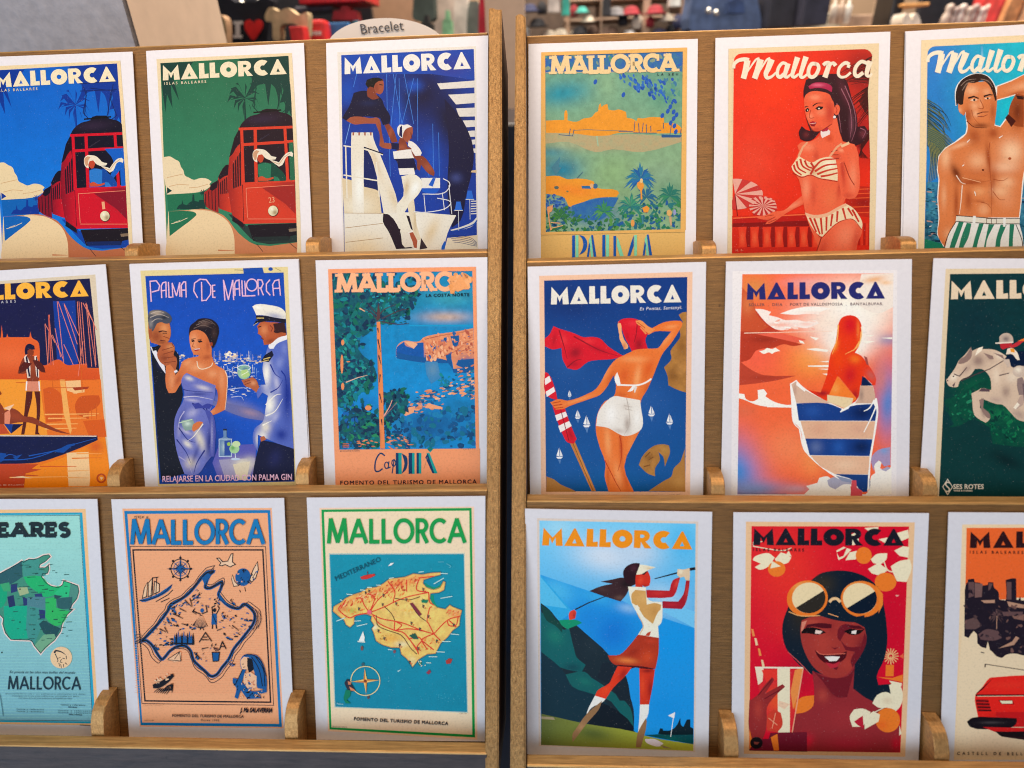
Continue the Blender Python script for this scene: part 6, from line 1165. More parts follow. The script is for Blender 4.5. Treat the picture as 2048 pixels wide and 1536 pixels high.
a.p('252 770 290 720 310 690 330 650 370 610 405 565 412 590 450 572 480 562 475 578 540 580 590 600 640 640 660 690 740 700 900 700 900 1040 740 1025 690 1010 650 970 600 920 560 915 470 880 462 910 460 940 500 960 525 1000 510 1020 495 1030 450 1005 425 980 412 880 408 850 450 830 470 818 530 830 525 760 500 720 470 700 430 700 400 740 340 770 325 810 300 812 270 805', ho, sp=9,
    b=[(450, 650, 60, 60, 0, h2, .9), (520, 640, 50, 26, 30, '#b89a88', .8), (580, 620, 40, 26, 30, hl, .6), (560, 740, 40, 90, 0, '#e4ccb4', .8), (620, 840, 40, 60, 0, h2, .7), (560, 890, 60, 30, 10, '#b4978a', .8), (300, 750, 40, 30, -40, hl, .8), (380, 700, 30, 50, 40, '#a88c80', .8), (480, 960, 20, 60, -10, h2, .8), (700, 980, 70, 40, 30, '#a88c80', .8), (660, 750, 60, 50, 0, hl, .5)])
a.p('880 705 1000 705 1090 760 1130 850 1200 930 1210 960 1130 940 1060 890 980 930 880 1036', ho, b=[(1000, 780, 100, 60, 0, hl, .6), (960, 950, 70, 40, 0, h2, .6)]); a.l('1100 770 1160 800 1180 870', 16, hl, 4, sm=1)
a.p('405 565 412 600 400 640 340 670 325 665 340 640 370 620', h2); a.p('450 572 480 562 470 590 430 620 440 590', hl); a.p('470 818 520 825 520 840 455 838 445 845', h3); a.p('455 890 485 880 480 940 520 975 525 1005 505 1000 470 950', h2)
a.p('480 600 540 620 545 640 520 640', h2); a.p('540 600 600 615 610 640', h2); a.e(298, 745, 5, 4, '#3a2c30'); a.p('290 800 310 780 300 812', h3); a.p('255 775 262 766 268 775', '#3a2c30')
for S in ('300 730 335 745', '335 745 380 690', '345 772 430 735 520 700 620 640', '580 740 640 725'): a.l(S, 7, '#4a383c', 5)
# rider
a.p('610 640 650 600 740 590 900 600 900 690 660 690', '#0c2038'); a.p('553 542 580 535 582 500 605 482 640 482 662 505 665 535 620 545', '#c0a898', b=[(620, 515, 30, 24, 0, '#6c5c60', .9)]); a.l('556 542 665 536', 8, '#e4d4c4'); a.p('582 545 660 540 650 565 600 580 588 570', '#b82c34'); a.p('640 560 690 535 740 510 900 505 900 530 740 525 690 560 650 572', '#c03038'); a.p('690 530 740 508 900 505 900 515', '#e87830')
a.p('630 575 660 572 690 600 705 645 690 645 660 610 620 610', '#e8d4c0'); a.p('645 575 670 575 675 600 650 595', '#e8902c'); a.p('600 640 640 640 650 680 630 690', '#c8b0a0'); a.p('660 690 740 680 900 690 900 740 720 745', '#a08880'); a.e(705, 715, 44, 36, '#c8b0a0', b=[(695, 705, 30, 26, 0, hl)]); a.p('690 760 720 750 740 800 735 860 700 860 688 800', '#8c7470'); a.p('705 870 740 850 725 920 690 945 672 940', '#b89a8c'); a.p('690 905 705 920 680 948 665 938', hl)
a.p('720 790 900 780 900 940 735 930', '#6c585c')
# maker's mark
a.frame('262 1378 292 1424 262 1472 232 1424', 5, '#d8c8b4'); a.l('276 1400 258 1396 250 1412 272 1436 266 1452 248 1450', 8, '#d8c8b4', sm=1)
a.t('SES ROTES', 296, 1436, 482, 1436, 30, '#d8c8b4', bold=4); a.t('WINE & HORSES', 298, 1452, 414, 1452, 10, '#d8c8b4', bold=2)
a.part('title_lettering').fat('MALLORCA', 282, 272, 1230, 262, 114, '#dcc4a8'); a.finish(root)

# ------------------------------------------------------------------ bottom row
# card 13: map of the municipalities
root, a = make_card(13, 'postcard of a green patchwork island map lettered BALEARES')
a.p('-345 112 473 104 545 1300 -300 1290', '#f0bf8c'); a.p('-330 130 455 124 528 1290 -290 1278', '#1f9cc4')
a.p('-318 140 442 136 514 1280 -282 1270', '#98d4d0', g=(200, 200, 260, 1200, '#74aec0'), n=.06, ns=60)
a.frame('-312 146 440 140 512 1276 -280 1268', 3, '#2a4a5c')
rd = random.Random(2)
for i in range(70):
    y = 150+i*16; a.l([(-280, y), (100, y+3), (442+(y-136)*.06, y)], 2, '#8ccacb' if i % 2 else '#92d0cf')
isl = '0 462 40 440 80 420 120 392 130 400 160 382 190 385 215 375 240 362 270 358 278 368 250 395 220 412 215 430 250 430 268 415 270 440 262 460 235 462 230 480 250 510 280 530 320 540 345 525 352 502 390 515 430 530 436 560 425 600 400 630 385 660 400 662 370 690 345 730 335 780 300 830 250 870 225 902 190 860 175 830 120 828 60 825 30 790 15 740 20 710 0 690 -60 700 -150 720 -200 760 -240 700 -180 600 -90 520'
a.l(isl, 16, '#f2d8d4', closed=True); a.p(isl, '#3f8a78')
for S, c in (('0 462 120 392 125 480 60 520 -20 530 -90 520', '#2a5a64'), ('120 392 215 375 220 412 215 430 262 460 230 480 190 470 130 480', '#3f9088'), ('130 480 230 478 280 530 340 530 300 580 240 590 200 560 150 520', '#1fae6c'), ('300 570 345 525 352 502 390 515 380 590 320 590', '#28b87c'), ('388 518 436 540 425 600 385 600', '#4a8a80'),
             ('310 600 400 590 395 655 320 660', '#2c5c62'), ('250 600 310 590 310 650 382 670 345 740 300 755 250 700', '#2cb060'), ('20 640 150 640 155 820 60 825 25 760', '#0fa484'), ('150 640 250 600 250 700 220 780 190 850 155 820', '#3c8c88'), ('215 740 240 720 335 765 300 830 240 790', '#204c54'), ('190 860 240 800 300 795 310 820 225 902', '#6ca484'),
             ('-150 560 20 520 40 560 20 640 -100 700 -200 760 -240 700', '#12a078'), ('95 540 150 535 160 570 110 585', '#9cb088'), ('60 520 95 515 95 560 60 570', '#27386e'), ('40 590 75 580 85 640 50 650', '#22325f'), ('125 590 150 600 165 635 130 640', '#27386e'), ('190 575 230 570 240 600 200 605', '#2c3c70'), ('215 660 250 665 248 710 220 710', '#27386e'),
             ('0 520 50 510 60 560 20 560', '#3aa070'), ('150 590 250 590 250 660 150 640', '#4a7f8c'), ('300 580 345 585 320 600 300 600', '#284c54')): a.p(S, c)
a.l(isl, 4, '#1f3a3c', closed=True)
R = random.Random(8)
for i in range(90):
    x, y = R.uniform(20, 400), R.uniform(410, 840); ln = R.uniform(10, 34)
    if 60 < x < 380: a.l([(x, y), (x+ln, y-1)], 3, '#24504c')
for x, y in ((165, 425), (110, 548), (290, 670), (110, 730), (170, 600), (365, 570), (188, 770), (10, 898)): a.e(x, y, 4, 4, '#16302c')
a.e(338, 926, 60, 60, '#f2c8a0')
for S, w_ in (('300 900 310 888 340 895 362 910', 12), ('305 905 320 940 315 950', 5), ('320 930 335 925', 4), ('345 930 360 932', 4), ('340 935 332 950 345 952', 4), ('335 962 340 985', 4), ('350 962 352 980', 4), ('360 955 372 965', 5), ('325 955 330 975', 4), ('365 915 368 935', 5)): a.l(S, w_, '#1c2430', 3, sm=1)
a.part('title_lettering').skel('BALEARES'.replace('B', 'E'), -270, 258, 385, 255, 72, '#1f2c34', 24, gap=.14, serif=21, sw=15)
a.part('lower_lettering').skel('MALLORCA', 44, 1102, 446, 1104, 72, '#1c3444', 9, gap=.12)
a.part('printed_picture')
a.t('En poesia es las islas mas bellas del mundo', 52, 1012, 414, 1016, 14, '#2a4454', slant=.2)
for y in (1124, 1136, 1148): a.t('municipios de la isla y sus poblaciones principales con datos', 30+(y-1124)*3, y+5, 470-(y-1124)*3, y+8, 8, '#35566a')
for x0, x1, y in ((92, 240, 1214), (92, 240, 1226), (335, 470, 1190), (376, 424, 1202), (320, 505, 1222), (320, 505, 1233), (380, 452, 1243)): a.t('fuente y referencia', x0, y, x1, y+3, 8, '#2a4a5c', bold=1)
a.l('0 1130 18 1250', 3, '#3a6a7c'); a.l('440 1298 500 1302', 3, '#6a5a50'); a.finish(root)

# card 14: drawn map in blue and salmon
root, a = make_card(14, 'postcard of a black and blue ink map on salmon lettered viaje a MALLORCA')
a.p('132 110 1015 106 1085 1408 235 1398', '#f3ae86'); a.p('143 124 1006 118 1075 1400 240 1390', '#0f74b4'); a.p('162 142 990 136 1058 1382 250 1374', '#f2a87e')
a.frame('178 334 978 334 1026 1272 248 1262', 4, '#1c1c2c'); a.frame('195 354 962 354 1008 1254 266 1246', 9, '#15141f')
for i in range(60): a.l([(205, 370+i*14), (600, 372+i*14), (960, 370+i*14)], 1.5, '#e89c72')
bl, ik = '#0c5596', '#0f111e'
coast = '250 890 300 840 360 770 400 715 420 680 470 650 520 615 560 570 600 520 630 490 670 482 650 500 630 540 622 575 650 580 690 560 720 545 715 580 700 620 730 660 770 690 820 700 850 675 890 700 915 740 905 790 870 840 830 890 790 940 760 1000 720 1050 690 1090 655 1100 620 1070 575 1030 550 1000 535 950 500 920 455 925 415 950 385 985 365 1000 340 970 310 920 275 890'
P0 = nums(coast); cx, cy = 590, 780
for k, w_ in ((1.0, 19), ): a.l([(x, y) for x, y in P0], w_, bl, sm=1, closed=True)
a.l(P0, 9, ik, sm=1, closed=True)
for k in (1.055, 1.115): a.l([(cx+(x-cx)*k+3*math.sin(y*.09), cy+(y-cy)*k+3*math.sin(x*.08)) for x, y in spline(P0, True, 3)], 4, '#2a2430', closed=True)
a.p('600 520 640 495 655 500 630 540 620 565', bl); a.p('700 600 730 650 770 690 740 670 705 640', bl)
# compass rose
for k in range(16):
    t = k*math.pi/8; r = (84, 36, 58, 36)[k % 4]; w_ = 9 if k % 4 == 0 else 7
    tip = (475+r*math.cos(t), 466+r*math.sin(t)); a.p([(475+w_*math.cos(t+1.57), 466+w_*math.sin(t+1.57)), tip, (475, 466)], ik); a.p([(475-w_*math.cos(t+1.57), 466-w_*math.sin(t+1.57)), tip, (475, 466)], bl)
a.ring(475, 466, 56, 58, 5, ik); a.ring(475, 466, 40, 42, 3, bl)
for k in range(8): a.e(475+62*math.cos(k*.785), 466+66*math.sin(k*.785), 7, 7, ik)
# ships, aeroplane, winged head
a.p('232 650 270 640 330 620 400 575 428 555 420 580 370 620 300 650 250 662', bl); a.l('232 655 300 645 380 605 425 560', 5, ik, sm=1)
for S in ('250 640 262 580 280 545 275 630', '285 630 285 550 310 520 310 620', '318 615 322 540 350 555 350 600'): a.p(S, '#f4c4a0'); a.l(S, 5, ik, closed=True)
for S in ('300 640 310 520 345 515', '330 620 335 520', '330 660 400 620 430 590', '360 662 410 640'): a.l(S, 5, ik)
a.p('690 404 705 402 725 425 755 420 775 378 785 376 782 425 800 440 780 448 770 455 740 440 720 448 705 445 715 430', '#f6c8a8'); a.l('690 404 705 402 725 425 755 420 775 378 785 376 782 425 800 440 780 448 770 455 740 440 720 448 705 445 715 430', 5, ik, closed=True)
a.e(845, 515, 46, 52, bl); a.scatter('800 470 890 465 895 560 810 570', 22, (5, 12), [ik, '#0a4a84', '#f2a87e'], asp=.5); a.p('885 530 905 470 930 425 935 470 920 520 895 545', '#f6c8a8'); a.l('885 530 905 470 930 425 935 470 920 520 895 545', 5, ik, closed=True); a.l('900 520 925 480', 4, ik); a.p('782 500 795 540 820 565 790 570 778 530', '#f6c8a8'); a.l('782 500 795 540 820 565 790 570 778 530', 4, ik, closed=True); a.scatter('890 480 930 480 920 540 890 545', 8, (4, 9), [ik, bl]); a.l('855 575 860 600', 4, ik); a.l('825 590 830 605', 4, ik)
a.scatter('420 690 520 640 600 560 640 560 600 660 470 760', 20, (5, 13), [ik, ik, bl], asp=.35, ang=-30); a.scatter('300 870 420 790 560 820 520 900 360 940', 16, (5, 13), [ik, bl], asp=.35, ang=-15); a.scatter('700 780 880 720 900 800 800 880 690 860', 18, (5, 13), [ik, bl], asp=.3, ang=10)
# figures on the island
for x, y, k in ((595, 760, 0), (675, 755, 1)):
    if k == 0: a.p([(x-4, y-20), (x+8, y-20), (x+42, y+45), (x, y+60), (x-50, y+40)], '#3a2c30'); [a.l([(x+i*3, y-15), (x+i*9, y+48)], 3, '#f2a87e') for i in range(-4, 5)]; a.e(x+8, y-48, 11, 13, bl); a.l([(x, y-25), (x-45, y-45)], 6, ik); a.l([(x+6, y-28), (x+38, y-40), (x+30, y-80)], 6, ik); a.l([(x, y+55), (x-4, y+68)], 5, ik); a.l([(x+12, y+55), (x+18, y+68)], 5, ik)
    else: a.p([(x-14, y-25), (x+14, y-25), (x+16, y+40), (x-18, y+40)], bl); a.l([(x-12, y-22), (x+14, y+35)], 5, ik); a.e(x+2, y-45, 10, 12, ik); a.l([(x-10, y-22), (x-14, y-62), (x+6, y-72)], 6, ik); a.l([(x+12, y-22), (x+30, y-55), (x+20, y-72)], 6, ik); a.l([(x-10, y+40), (x-12, y+66)], 7, ik); a.l([(x+10, y+40), (x+14, y+64)], 7, ik)
a.scatter('510 785 570 785 565 825 515 825', 10, (5, 13), [ik, bl], asp=.4, ang=0); a.scatter('390 760 430 750 470 810 440 820 400 800', 20, (5, 15), [ik, bl, bl], asp=.4, ang=20); a.scatter('415 660 450 655 450 735 415 735', 18, (5, 13), [ik, bl], asp=.6)
a.scatter('375 890 430 880 435 915 375 920', 14, (5, 14), [bl, ik], asp=.5, ang=-10)
for i in range(11): x = 440+i*11; a.p([(x-6, 915), (x-4, 870-(i % 3)*8), (x, 852-(i % 3)*10), (x+5, 872), (x+7, 915)], [bl, ik, bl][i % 3])
a.l('435 905 555 910', 9, ik); a.scatter('545 600 600 585 590 640 555 650', 14, (5, 14), [bl, ik], asp=.35, ang=-25); a.scatter('670 640 710 630 710 680 675 675', 12, (4, 10), [ik, bl], asp=.5); a.scatter('720 710 810 715 810 745 740 790 715 770', 26, (4, 13), [ik, bl, '#f2a87e'], asp=.5); a.scatter('830 755 905 755 900 775 830 775', 10, (6, 16), [bl, ik], asp=.3, ang=0)
a.scatter('745 865 815 865 790 890 750 885', 10, (6, 16), [bl, ik], asp=.3, ang=0); a.scatter('320 910 350 915 350 945 325 945', 10, (4, 10), [ik, bl]); a.scatter('770 640 800 640 800 680 775 680', 10, (4, 10), [ik, bl])
for S in ('560 700 545 720 570 735', '690 830 720 820', '600 940 640 930', '520 800 480 790', '780 800 820 830', '585 900 622 842 660 895', '600 885 645 885', '610 870 635 870', '705 945 722 895 745 940', '712 925 735 925', '470 700 510 720', '440 735 490 760', '350 820 390 840', '380 810 400 845', '500 650 540 690', '530 640 545 690', '555 960 600 1000', '570 960 575 1000'): a.l(S, 6, ik, 3)
a.scatter('655 905 700 905 705 950 660 950', 12, (4, 10), [ik, '#7a4a40']); a.p('662 960 705 960 700 1010 668 1012', bl); a.frame('662 960 705 960 700 1010 668 1012', 5, ik); a.scatter('560 960 600 1000 590 1010 560 1005', 10, (4, 12), [bl, ik]); a.scatter('750 1000 800 1000 790 1040 760 1040', 12, (4, 12), [bl, ik], asp=.4, ang=-10)
a.p('400 1000 470 955 480 960 478 1010 440 1015', '#f4bc98'); a.l('400 1000 470 955 478 1010 400 1003', 4, ik); a.l('440 1000 468 960', 4, ik)
a.scatter('300 850 420 700 520 620 560 640 420 800 330 880', 26, (3, 9), [ik, ik, bl], asp=.3, ang=30); a.scatter('560 640 660 640 660 700 560 690', 10, (3, 8), [ik, bl], asp=.4); a.scatter('820 780 880 790 850 850 800 860', 10, (3, 8), [ik, bl], asp=.3); a.scatter('600 930 660 930 650 1040 600 1020', 8, (3, 7), [ik, bl], asp=.4)
for q in (0, 1, 2): a.l([(205+q*0, 860+q*18), (232, 852+q*18), (246, 862+q*16)], 3, '#3a3038', sm=1); a.l([(900+q*16, 700+q*6), (925+q*14, 760), (905+q*14, 830-q*6)], 3, '#3a3038', sm=1)
# ferry, seated woman
a.p('310 1150 360 1130 425 1085 438 1100 400 1140 350 1170 315 1172', ik); a.scatter('315 1130 345 1110 410 1075 435 1085 400 1120 330 1155', 22, (4, 12), ['#f2a87e', ik, '#f4c4a0'], asp=.5)
for i in range(7): a.l([(320+i*12, 1195+i*2), (345+i*12, 1175), (365+i*10, 1190-i), (395+i*6, 1160-i*3), (425, 1150+i*8)], 4, ik, sm=1)
a.p('828 1010 850 975 890 970 930 980 965 1030 985 1120 985 1180 930 1170 905 1050 880 1000 850 1010 835 1060', bl); a.p('830 1010 850 985 880 990 895 1030 870 1060 838 1058', '#f4bc98'); a.p('870 990 900 1000 910 1060 880 1080 870 1040', ik); a.l('840 1030 850 1028', 4, ik); a.l('845 1048 858 1045', 4, ik)
for S in ('895 985 940 1060 960 1160', '920 985 965 1060 975 1160', '850 978 900 975 950 1010 982 1100'): a.l(S, 5, ik, sm=1)
a.p('850 1090 890 1075 925 1100 925 1165 880 1180 850 1140', '#f4bc98'); a.scatter('850 1080 925 1080 925 1170 850 1170', 26, (4, 11), [ik, '#f4bc98', '#c87a5c', bl], asp=.5); a.p('785 1110 820 1120 870 1170 900 1190 985 1175 985 1195 900 1215 960 1230 870 1235 830 1180 815 1235 795 1225 805 1170 785 1140', bl); a.scatter('785 1105 870 1160 985 1180 975 1230 800 1230', 46, (4, 13), [ik, bl, '#f4bc98', ik], asp=.4)
a.p('800 1150 840 1060 862 1060 830 1160', bl); a.l('800 1150 842 1060', 5, ik)
a.part('title_lettering').skel('MALLORCA', 183, 322, 972, 320, 146, '#0f74b4', 22, gap=.09, outline=(1.6, '#14243c'))
a.t('viaje a', 200, 163, 282, 166, 16, '#1c1c28', bold=1); a.t('J. Ma SALAVERRIA', 826, 1312, 1016, 1314, 27, '#191520', bold=5, slant=.15); a.t('FOMENTO DEL TURISMO DE MALLORCA', 426, 1340, 848, 1346, 16, '#2c2228', bold=2); a.t('Desde 1905', 596, 1364, 704, 1366, 11, '#3a2c30', bold=1); a.t('edicion de viaje', 262, 1364, 318, 1365, 7, '#4a3430'); a.t('EDICION TURISMO', 258, 1274, 368, 1276, 6, '#8a5c48'); a.finish(root)

# card 15: pictorial map on teal sea
root, a = make_card(15, 'postcard of a yellow pictorial island map on a teal sea in a green frame')
a.p('115 106 1028 98 1048 1475 165 1425', '#f0c8b0'); a.p('126 116 1014 106 1034 1462 174 1414', '#169448'); a.p('142 130 1000 122 1018 1446 186 1402', '#efd6b8', b=[(600, 1380, 400, 120, 0, '#e8c8ac', .7)])
a.p('175 380 968 378 988 1312 208 1280', '#0a8ca8', n=.08, ns=50, g=(500, 400, 520, 1300, '#0a84a4')); a.frame('172 376 971 374 991 1315 205 1283', 3, '#8cc0c0')
a.scatter('800 1200 970 1200 975 1260 810 1250', 24, (1.5, 3), ['#4ab0c4', '#6cc0d0'])
isl = '195 715 200 690 240 665 270 640 310 620 360 605 400 580 450 575 490 555 530 525 580 520 620 515 670 495 720 500 780 490 830 488 830 500 790 510 730 530 725 550 745 575 790 590 830 575 848 540 858 545 850 590 820 605 770 610 765 640 780 670 810 695 860 705 885 680 900 690 955 712 945 750 940 800 900 830 870 870 830 905 800 965 750 970 700 1000 665 1045 650 1020 630 995 600 970 590 930 540 930 490 915 450 890 435 840 425 820 440 800 420 770 425 745 400 735 370 730 340 735 320 750 318 790 295 810 272 795 262 770 230 745'
a.l(isl, 16, '#067088', closed=True)
a.p(isl, '#f0c46c', n=.3, ns=22, sp=8, b=[(330, 640, 150, 40, -25, '#f09c54', .9), (560, 560, 180, 40, -15, '#ee8c4c', .9), (250, 700, 60, 30, -20, '#e88c50', .8), (700, 520, 120, 30, -10, '#f0a05c', .9), (920, 730, 50, 40, 0, '#ee8c50', .9), (310, 715, 50, 24, 0, '#b4b04c', .9), (540, 880, 70, 40, 0, '#e8a040', .7), (600, 910, 60, 26, 0, '#f8e4bc', .8), (700, 700, 160, 100, 0, '#f2cc78', .7), (660, 1010, 40, 40, 0, '#f4dca8', .7), (440, 810, 30, 26, 0, '#f6e8cc', .8)])
a.p('735 545 745 575 790 590 825 578 840 550 800 575 765 565', '#128a70'); a.p('770 620 780 670 812 695 870 705 830 700 795 660 790 620', '#128a70')
a.scatter('220 690 300 640 450 590 540 540 700 505 700 540 560 600 420 640 300 680', 100, (5, 15), ['#f8b06c', '#d86838', '#e88448', '#c85030', '#f6c488'], asp=.5, ang=-50)
a.scatter('240 680 330 625 480 575 560 540 700 510 720 545 600 620 440 660', 70, (5, 14), ['#ee7a3c', '#d85a30', '#f09850', '#b84828'], asp=.35, ang=-60); a.scatter('420 720 620 660 760 620 760 780 600 760', 30, (8, 20), ['#f6cf80', '#eeb858', '#f2c070'], asp=.5); a.scatter('700 860 820 880 760 960 700 950', 20, (5, 13), ['#e89048', '#f0a860', '#d87038'], asp=.5); a.scatter('230 700 420 700 400 740 260 740', 14, (5, 12), ['#e88840', '#f0a050'], asp=.4)
a.scatter('860 700 950 715 930 750 870 740', 20, (5, 12), ['#e8804c', '#d06038', '#f8b87c'], asp=.5, ang=-40); a.scatter('480 850 560 850 540 900 470 890', 8, (4, 12), ['#c89038', '#8a7030'], asp=.3, ang=0)
a.l(isl, 3, '#c88448', closed=True)
rdc = '#d83a2c'
for S in ('410 725 500 690 560 660 640 630 760 605', '410 725 460 650 520 600', '410 725 440 640 400 610', '410 725 330 740 290 755 230 710 240 680', '410 725 380 680 360 640 330 640', '410 725 480 760 560 775 620 790 720 830 790 850', '430 740 470 790 560 830 620 850 700 960', '560 775 560 830 600 800 570 780', '560 830 640 820 720 830', '790 850 830 890', '790 850 870 770 945 745', '790 850 760 790 750 770 765 700 780 690', '790 850 740 870 720 890 750 940', '720 890 690 930 700 970', '720 890 790 945', '870 770 880 800 920 805', '760 605 690 590 700 530', '630 530 630 600', '760 605 765 660 790 680', '935 750 920 800 880 770', '620 850 660 900 690 940', '520 540 560 600 550 660', '700 520 790 510', '640 880 700 870 720 890', '270 650 240 700'): a.l(S, 6, rdc, sm=1)
for S in ('500 690 540 730 560 770', '650 670 700 740 745 775', '450 740 460 800 520 830 600 860 650 930 690 970', '560 640 640 650 710 630'): a.l(S, 4, '#4a2c28', sm=1)
for x, y in ((400, 610), (500, 680), (640, 650), (420, 600), (510, 880), (680, 860), (770, 750), (740, 590), (820, 895), (920, 800), (660, 1020), (475, 835), (360, 705), (710, 940), (740, 655), (740, 690), (670, 790), (580, 675), (505, 625), (720, 825), (600, 920)): a.scatter([(x-16, y-12), (x+16, y-12), (x+16, y+12), (x-16, y+12)], 5, (3, 9), ['#3c2c34', '#284c44', '#6a2c34', '#c8342c', '#3a3c5c'], asp=.5)
a.p('650 670 665 665 720 735 705 745', '#7a3040'); a.p('716 652 760 648 750 668 720 665', '#1c7a5c'); a.p('645 860 680 845 700 880 670 880', '#2a5a4c'); a.e(410, 722, 14, 14, '#f06a7c')
for S in ('235 648 250 652', '275 615 310 618', '355 590 385 592', '395 575 425 575', '450 562 478 562', '525 522 555 518', '700 485 732 482', '830 493 872 494', '790 555 850 520', '830 640 900 628', '320 775 360 772', '215 775 265 755', '335 805 398 790', '890 850 940 855', '840 895 890 895', '805 955 855 958', '760 985 810 985', '745 1020 775 1022', '520 942 545 944'): a.l(S, 5, '#bce0e0')
for S in ('345 895 372 835 382 870 380 895', ): a.p(S, '#eef2ec')
a.l('340 895 385 898', 8, '#c8d8d4'); a.e(366, 935, 8, 14, '#7a4c48'); a.p('355 515 380 505 440 495 445 505 400 525 365 528', '#c8342c'); a.l('400 500 398 480', 4, '#6a2c34'); a.p('860 1010 880 995 900 1000 890 1025 865 1028', '#a83a34'); a.p('745 1080 765 1060 775 1075 760 1090', '#8c3c50'); a.p('520 450 535 432 555 430 540 445', '#e8f0ec'); a.scatter('700 1010 740 1010 740 1040 700 1045', 8, (4, 10), ['#2a7a5c', '#e8dcc0']); a.scatter('520 1100 545 1100 545 1150 520 1150', 4, (1.5, 3), ['#7cc0d0']); a.p('575 1070 600 1058 580 1075', '#b8e0e4'); a.l('865 435 890 450 880 460', 4, '#58b4c8', sm=1); a.l('815 425 850 425', 4, '#58b4c8')
a.e(558, 955, 8, 10, '#7a4c58')
a.ring(386, 1128, 86, 86, 5, '#e8d49c')
for k in range(4):
    t = k*math.pi/2-.06; r = 84 if k % 2 == 0 else 78
    a.p([(386+11*math.cos(t+1.57), 1128+11*math.sin(t+1.57)), (386+r*math.cos(t), 1128+r*math.sin(t)), (386, 1128)], '#f0c878'); a.p([(386-11*math.cos(t+1.57), 1128-11*math.sin(t+1.57)), (386+r*math.cos(t), 1128+r*math.sin(t)), (386, 1128)], '#c87838')
a.e(386, 1128, 9, 9, '#7a3c28'); a.e(372, 1030, 10, 10, '#3a5c6c'); a.e(404, 1226, 8, 9, '#5a4c50')
a.p('262 1140 275 1118 295 1120 305 1145 320 1170 328 1185 300 1190 275 1170', '#2c3040'); a.p('282 1130 300 1135 300 1150 285 1150', '#c87c5c'); a.p('290 1160 320 1178 328 1188 300 1185', '#d8845c'); a.p('270 1180 300 1185 295 1220 275 1240 300 1262 270 1260 258 1235', '#127a5c')
tx = 'MEDITERRANEO'
a.t(tx, 214, 538, 480, 420, 30, '#0c4a60')
a.t('Palma', 218, 1268, 256, 1270, 12, '#a0d0d8')
a.part('title_lettering').skel('MALLORCA', 163, 316, 980, 312, 144, '#169448', 23, gap=.10)
a.t('FOMENTO DEL TURISMO DE MALLORCA', 318, 1360, 874, 1388, 19, '#2c2a34', bold=3); a.t('EDICION DEL FOMENTO', 190, 1400, 278, 1404, 6, '#5a5048'); a.t('CARTEL', 942, 1322, 986, 1324, 6, '#5a5048'); a.finish(root)

# card 16: golfer
root, a = make_card(16, 'postcard of a woman golfer mid swing before blue hills')
a.p('126 104 1050 124 1032 1444 136 1410', '#cdbfb8'); a.p('138 115 1036 134 1020 1438 148 1404', '#c8c0bc')
a.p('140 118 1036 136 1021 1436 149 1402', '#6cc0ec', g=(600, 150, 620, 1200, '#0a88d8'), b=[(520, 320, 300, 160, 10, '#c4d4e8', 1), (250, 160, 160, 100, 0, '#98cce8', .8), (850, 560, 200, 120, 20, '#a8cce8', .9), (960, 240, 130, 160, 0, '#3cace8', .8), (700, 300, 200, 140, 0, '#b8cce4', .9)])
a.p([(146, 428), (420, 520), (620, 580), (740, 640), (1030, 735), (1024, 1400), (700, 1330), (150, 1225)], '#1c8edc', b=[(240, 520, 170, 120, 20, '#48b0e4', .9), (470, 560, 160, 60, 20, '#38a4e0', .8), (560, 760, 200, 200, 0, '#1470cc', .9), (420, 680, 120, 120, 20, '#1c80d4', .8), (900, 820, 180, 160, 0, '#0e90e0', .8), (650, 620, 90, 40, 10, '#8cb8e4', .8), (860, 1200, 200, 160, 0, '#0888d8', .7)])
a.p('146 430 330 640 250 700 146 600', '#2ca0dc'); a.p('146 440 300 622 146 600', '#50b4e4')
a.p('850 640 1030 735 1026 700 1032 640 900 600 850 610', '#6cbcea')
a.p('148 590 200 630 240 680 300 735 350 715 400 760 540 890 640 1080 680 1200 680 1330 400 1290 150 1225', '#1c2a34', b=[(450, 830, 90, 90, 40, '#22303a', .7)])
a.p('148 640 210 690 280 745 310 735 340 860 352 900 405 945 380 990 440 1020 560 1100 660 1190 680 1320 400 1000 260 960 150 880', '#145c60', b=[(230, 780, 80, 60, 40, '#1c7468', .8), (330, 960, 80, 40, 0, '#14404c', .8)])
a.p('148 600 205 640 230 680 270 720 270 760 230 720 180 690', '#14403c'); a.p('150 870 260 960 330 1050 480 1130 620 1260 690 1330 400 1290 150 1225', '#16303e'); a.p('250 690 300 685 360 690 385 705 350 720 300 740 270 720', '#128a68'); a.p('290 1000 400 985 450 1030 560 1100 660 1190 680 1300 560 1160 440 1110 330 1070', '#175a5c', b=[(400, 1040, 60, 30, 20, '#1c6c64', .8)])
a.p('460 1150 540 1180 680 1300 680 1330 560 1310 420 1285', '#141c26')
a.p('500 935 560 930 600 950 640 1020 665 1150 600 1150 540 1060 470 1020', '#1b2530')
a.p('150 1225 420 1285 690 1330 740 1350 1022 1400 1021 1438 149 1404', '#5f6a34', g=(200, 1300, 950, 1400, '#a8ac3c'), b=[(450, 1340, 160, 60, 10, '#4c5a30', .8)]); a.p('150 1240 220 1245 230 1260 150 1255', '#9a8c70'); a.p('745 1370 800 1370 850 1395 830 1412 770 1400 748 1385', '#d8ccd4'); a.p('830 1400 900 1425 930 1430 850 1420', '#8c7a58')
a.p('740 1348 1022 1400 1022 1330 980 1325 860 1340', '#0f4c54', b=[(900, 1370, 80, 20, 8, '#126460', .8)]); a.p('820 1340 832 1308 846 1310 850 1322 890 1320 920 1300 948 1248 952 1290 965 1300 985 1258 1005 1258 1005 1300 1022 1310 1022 1345 860 1345', '#10232c')
a.l('912 1218 892 1358', 4, '#dfe4e4'); a.p('876 1236 918 1216 912 1252', '#f0ecec')
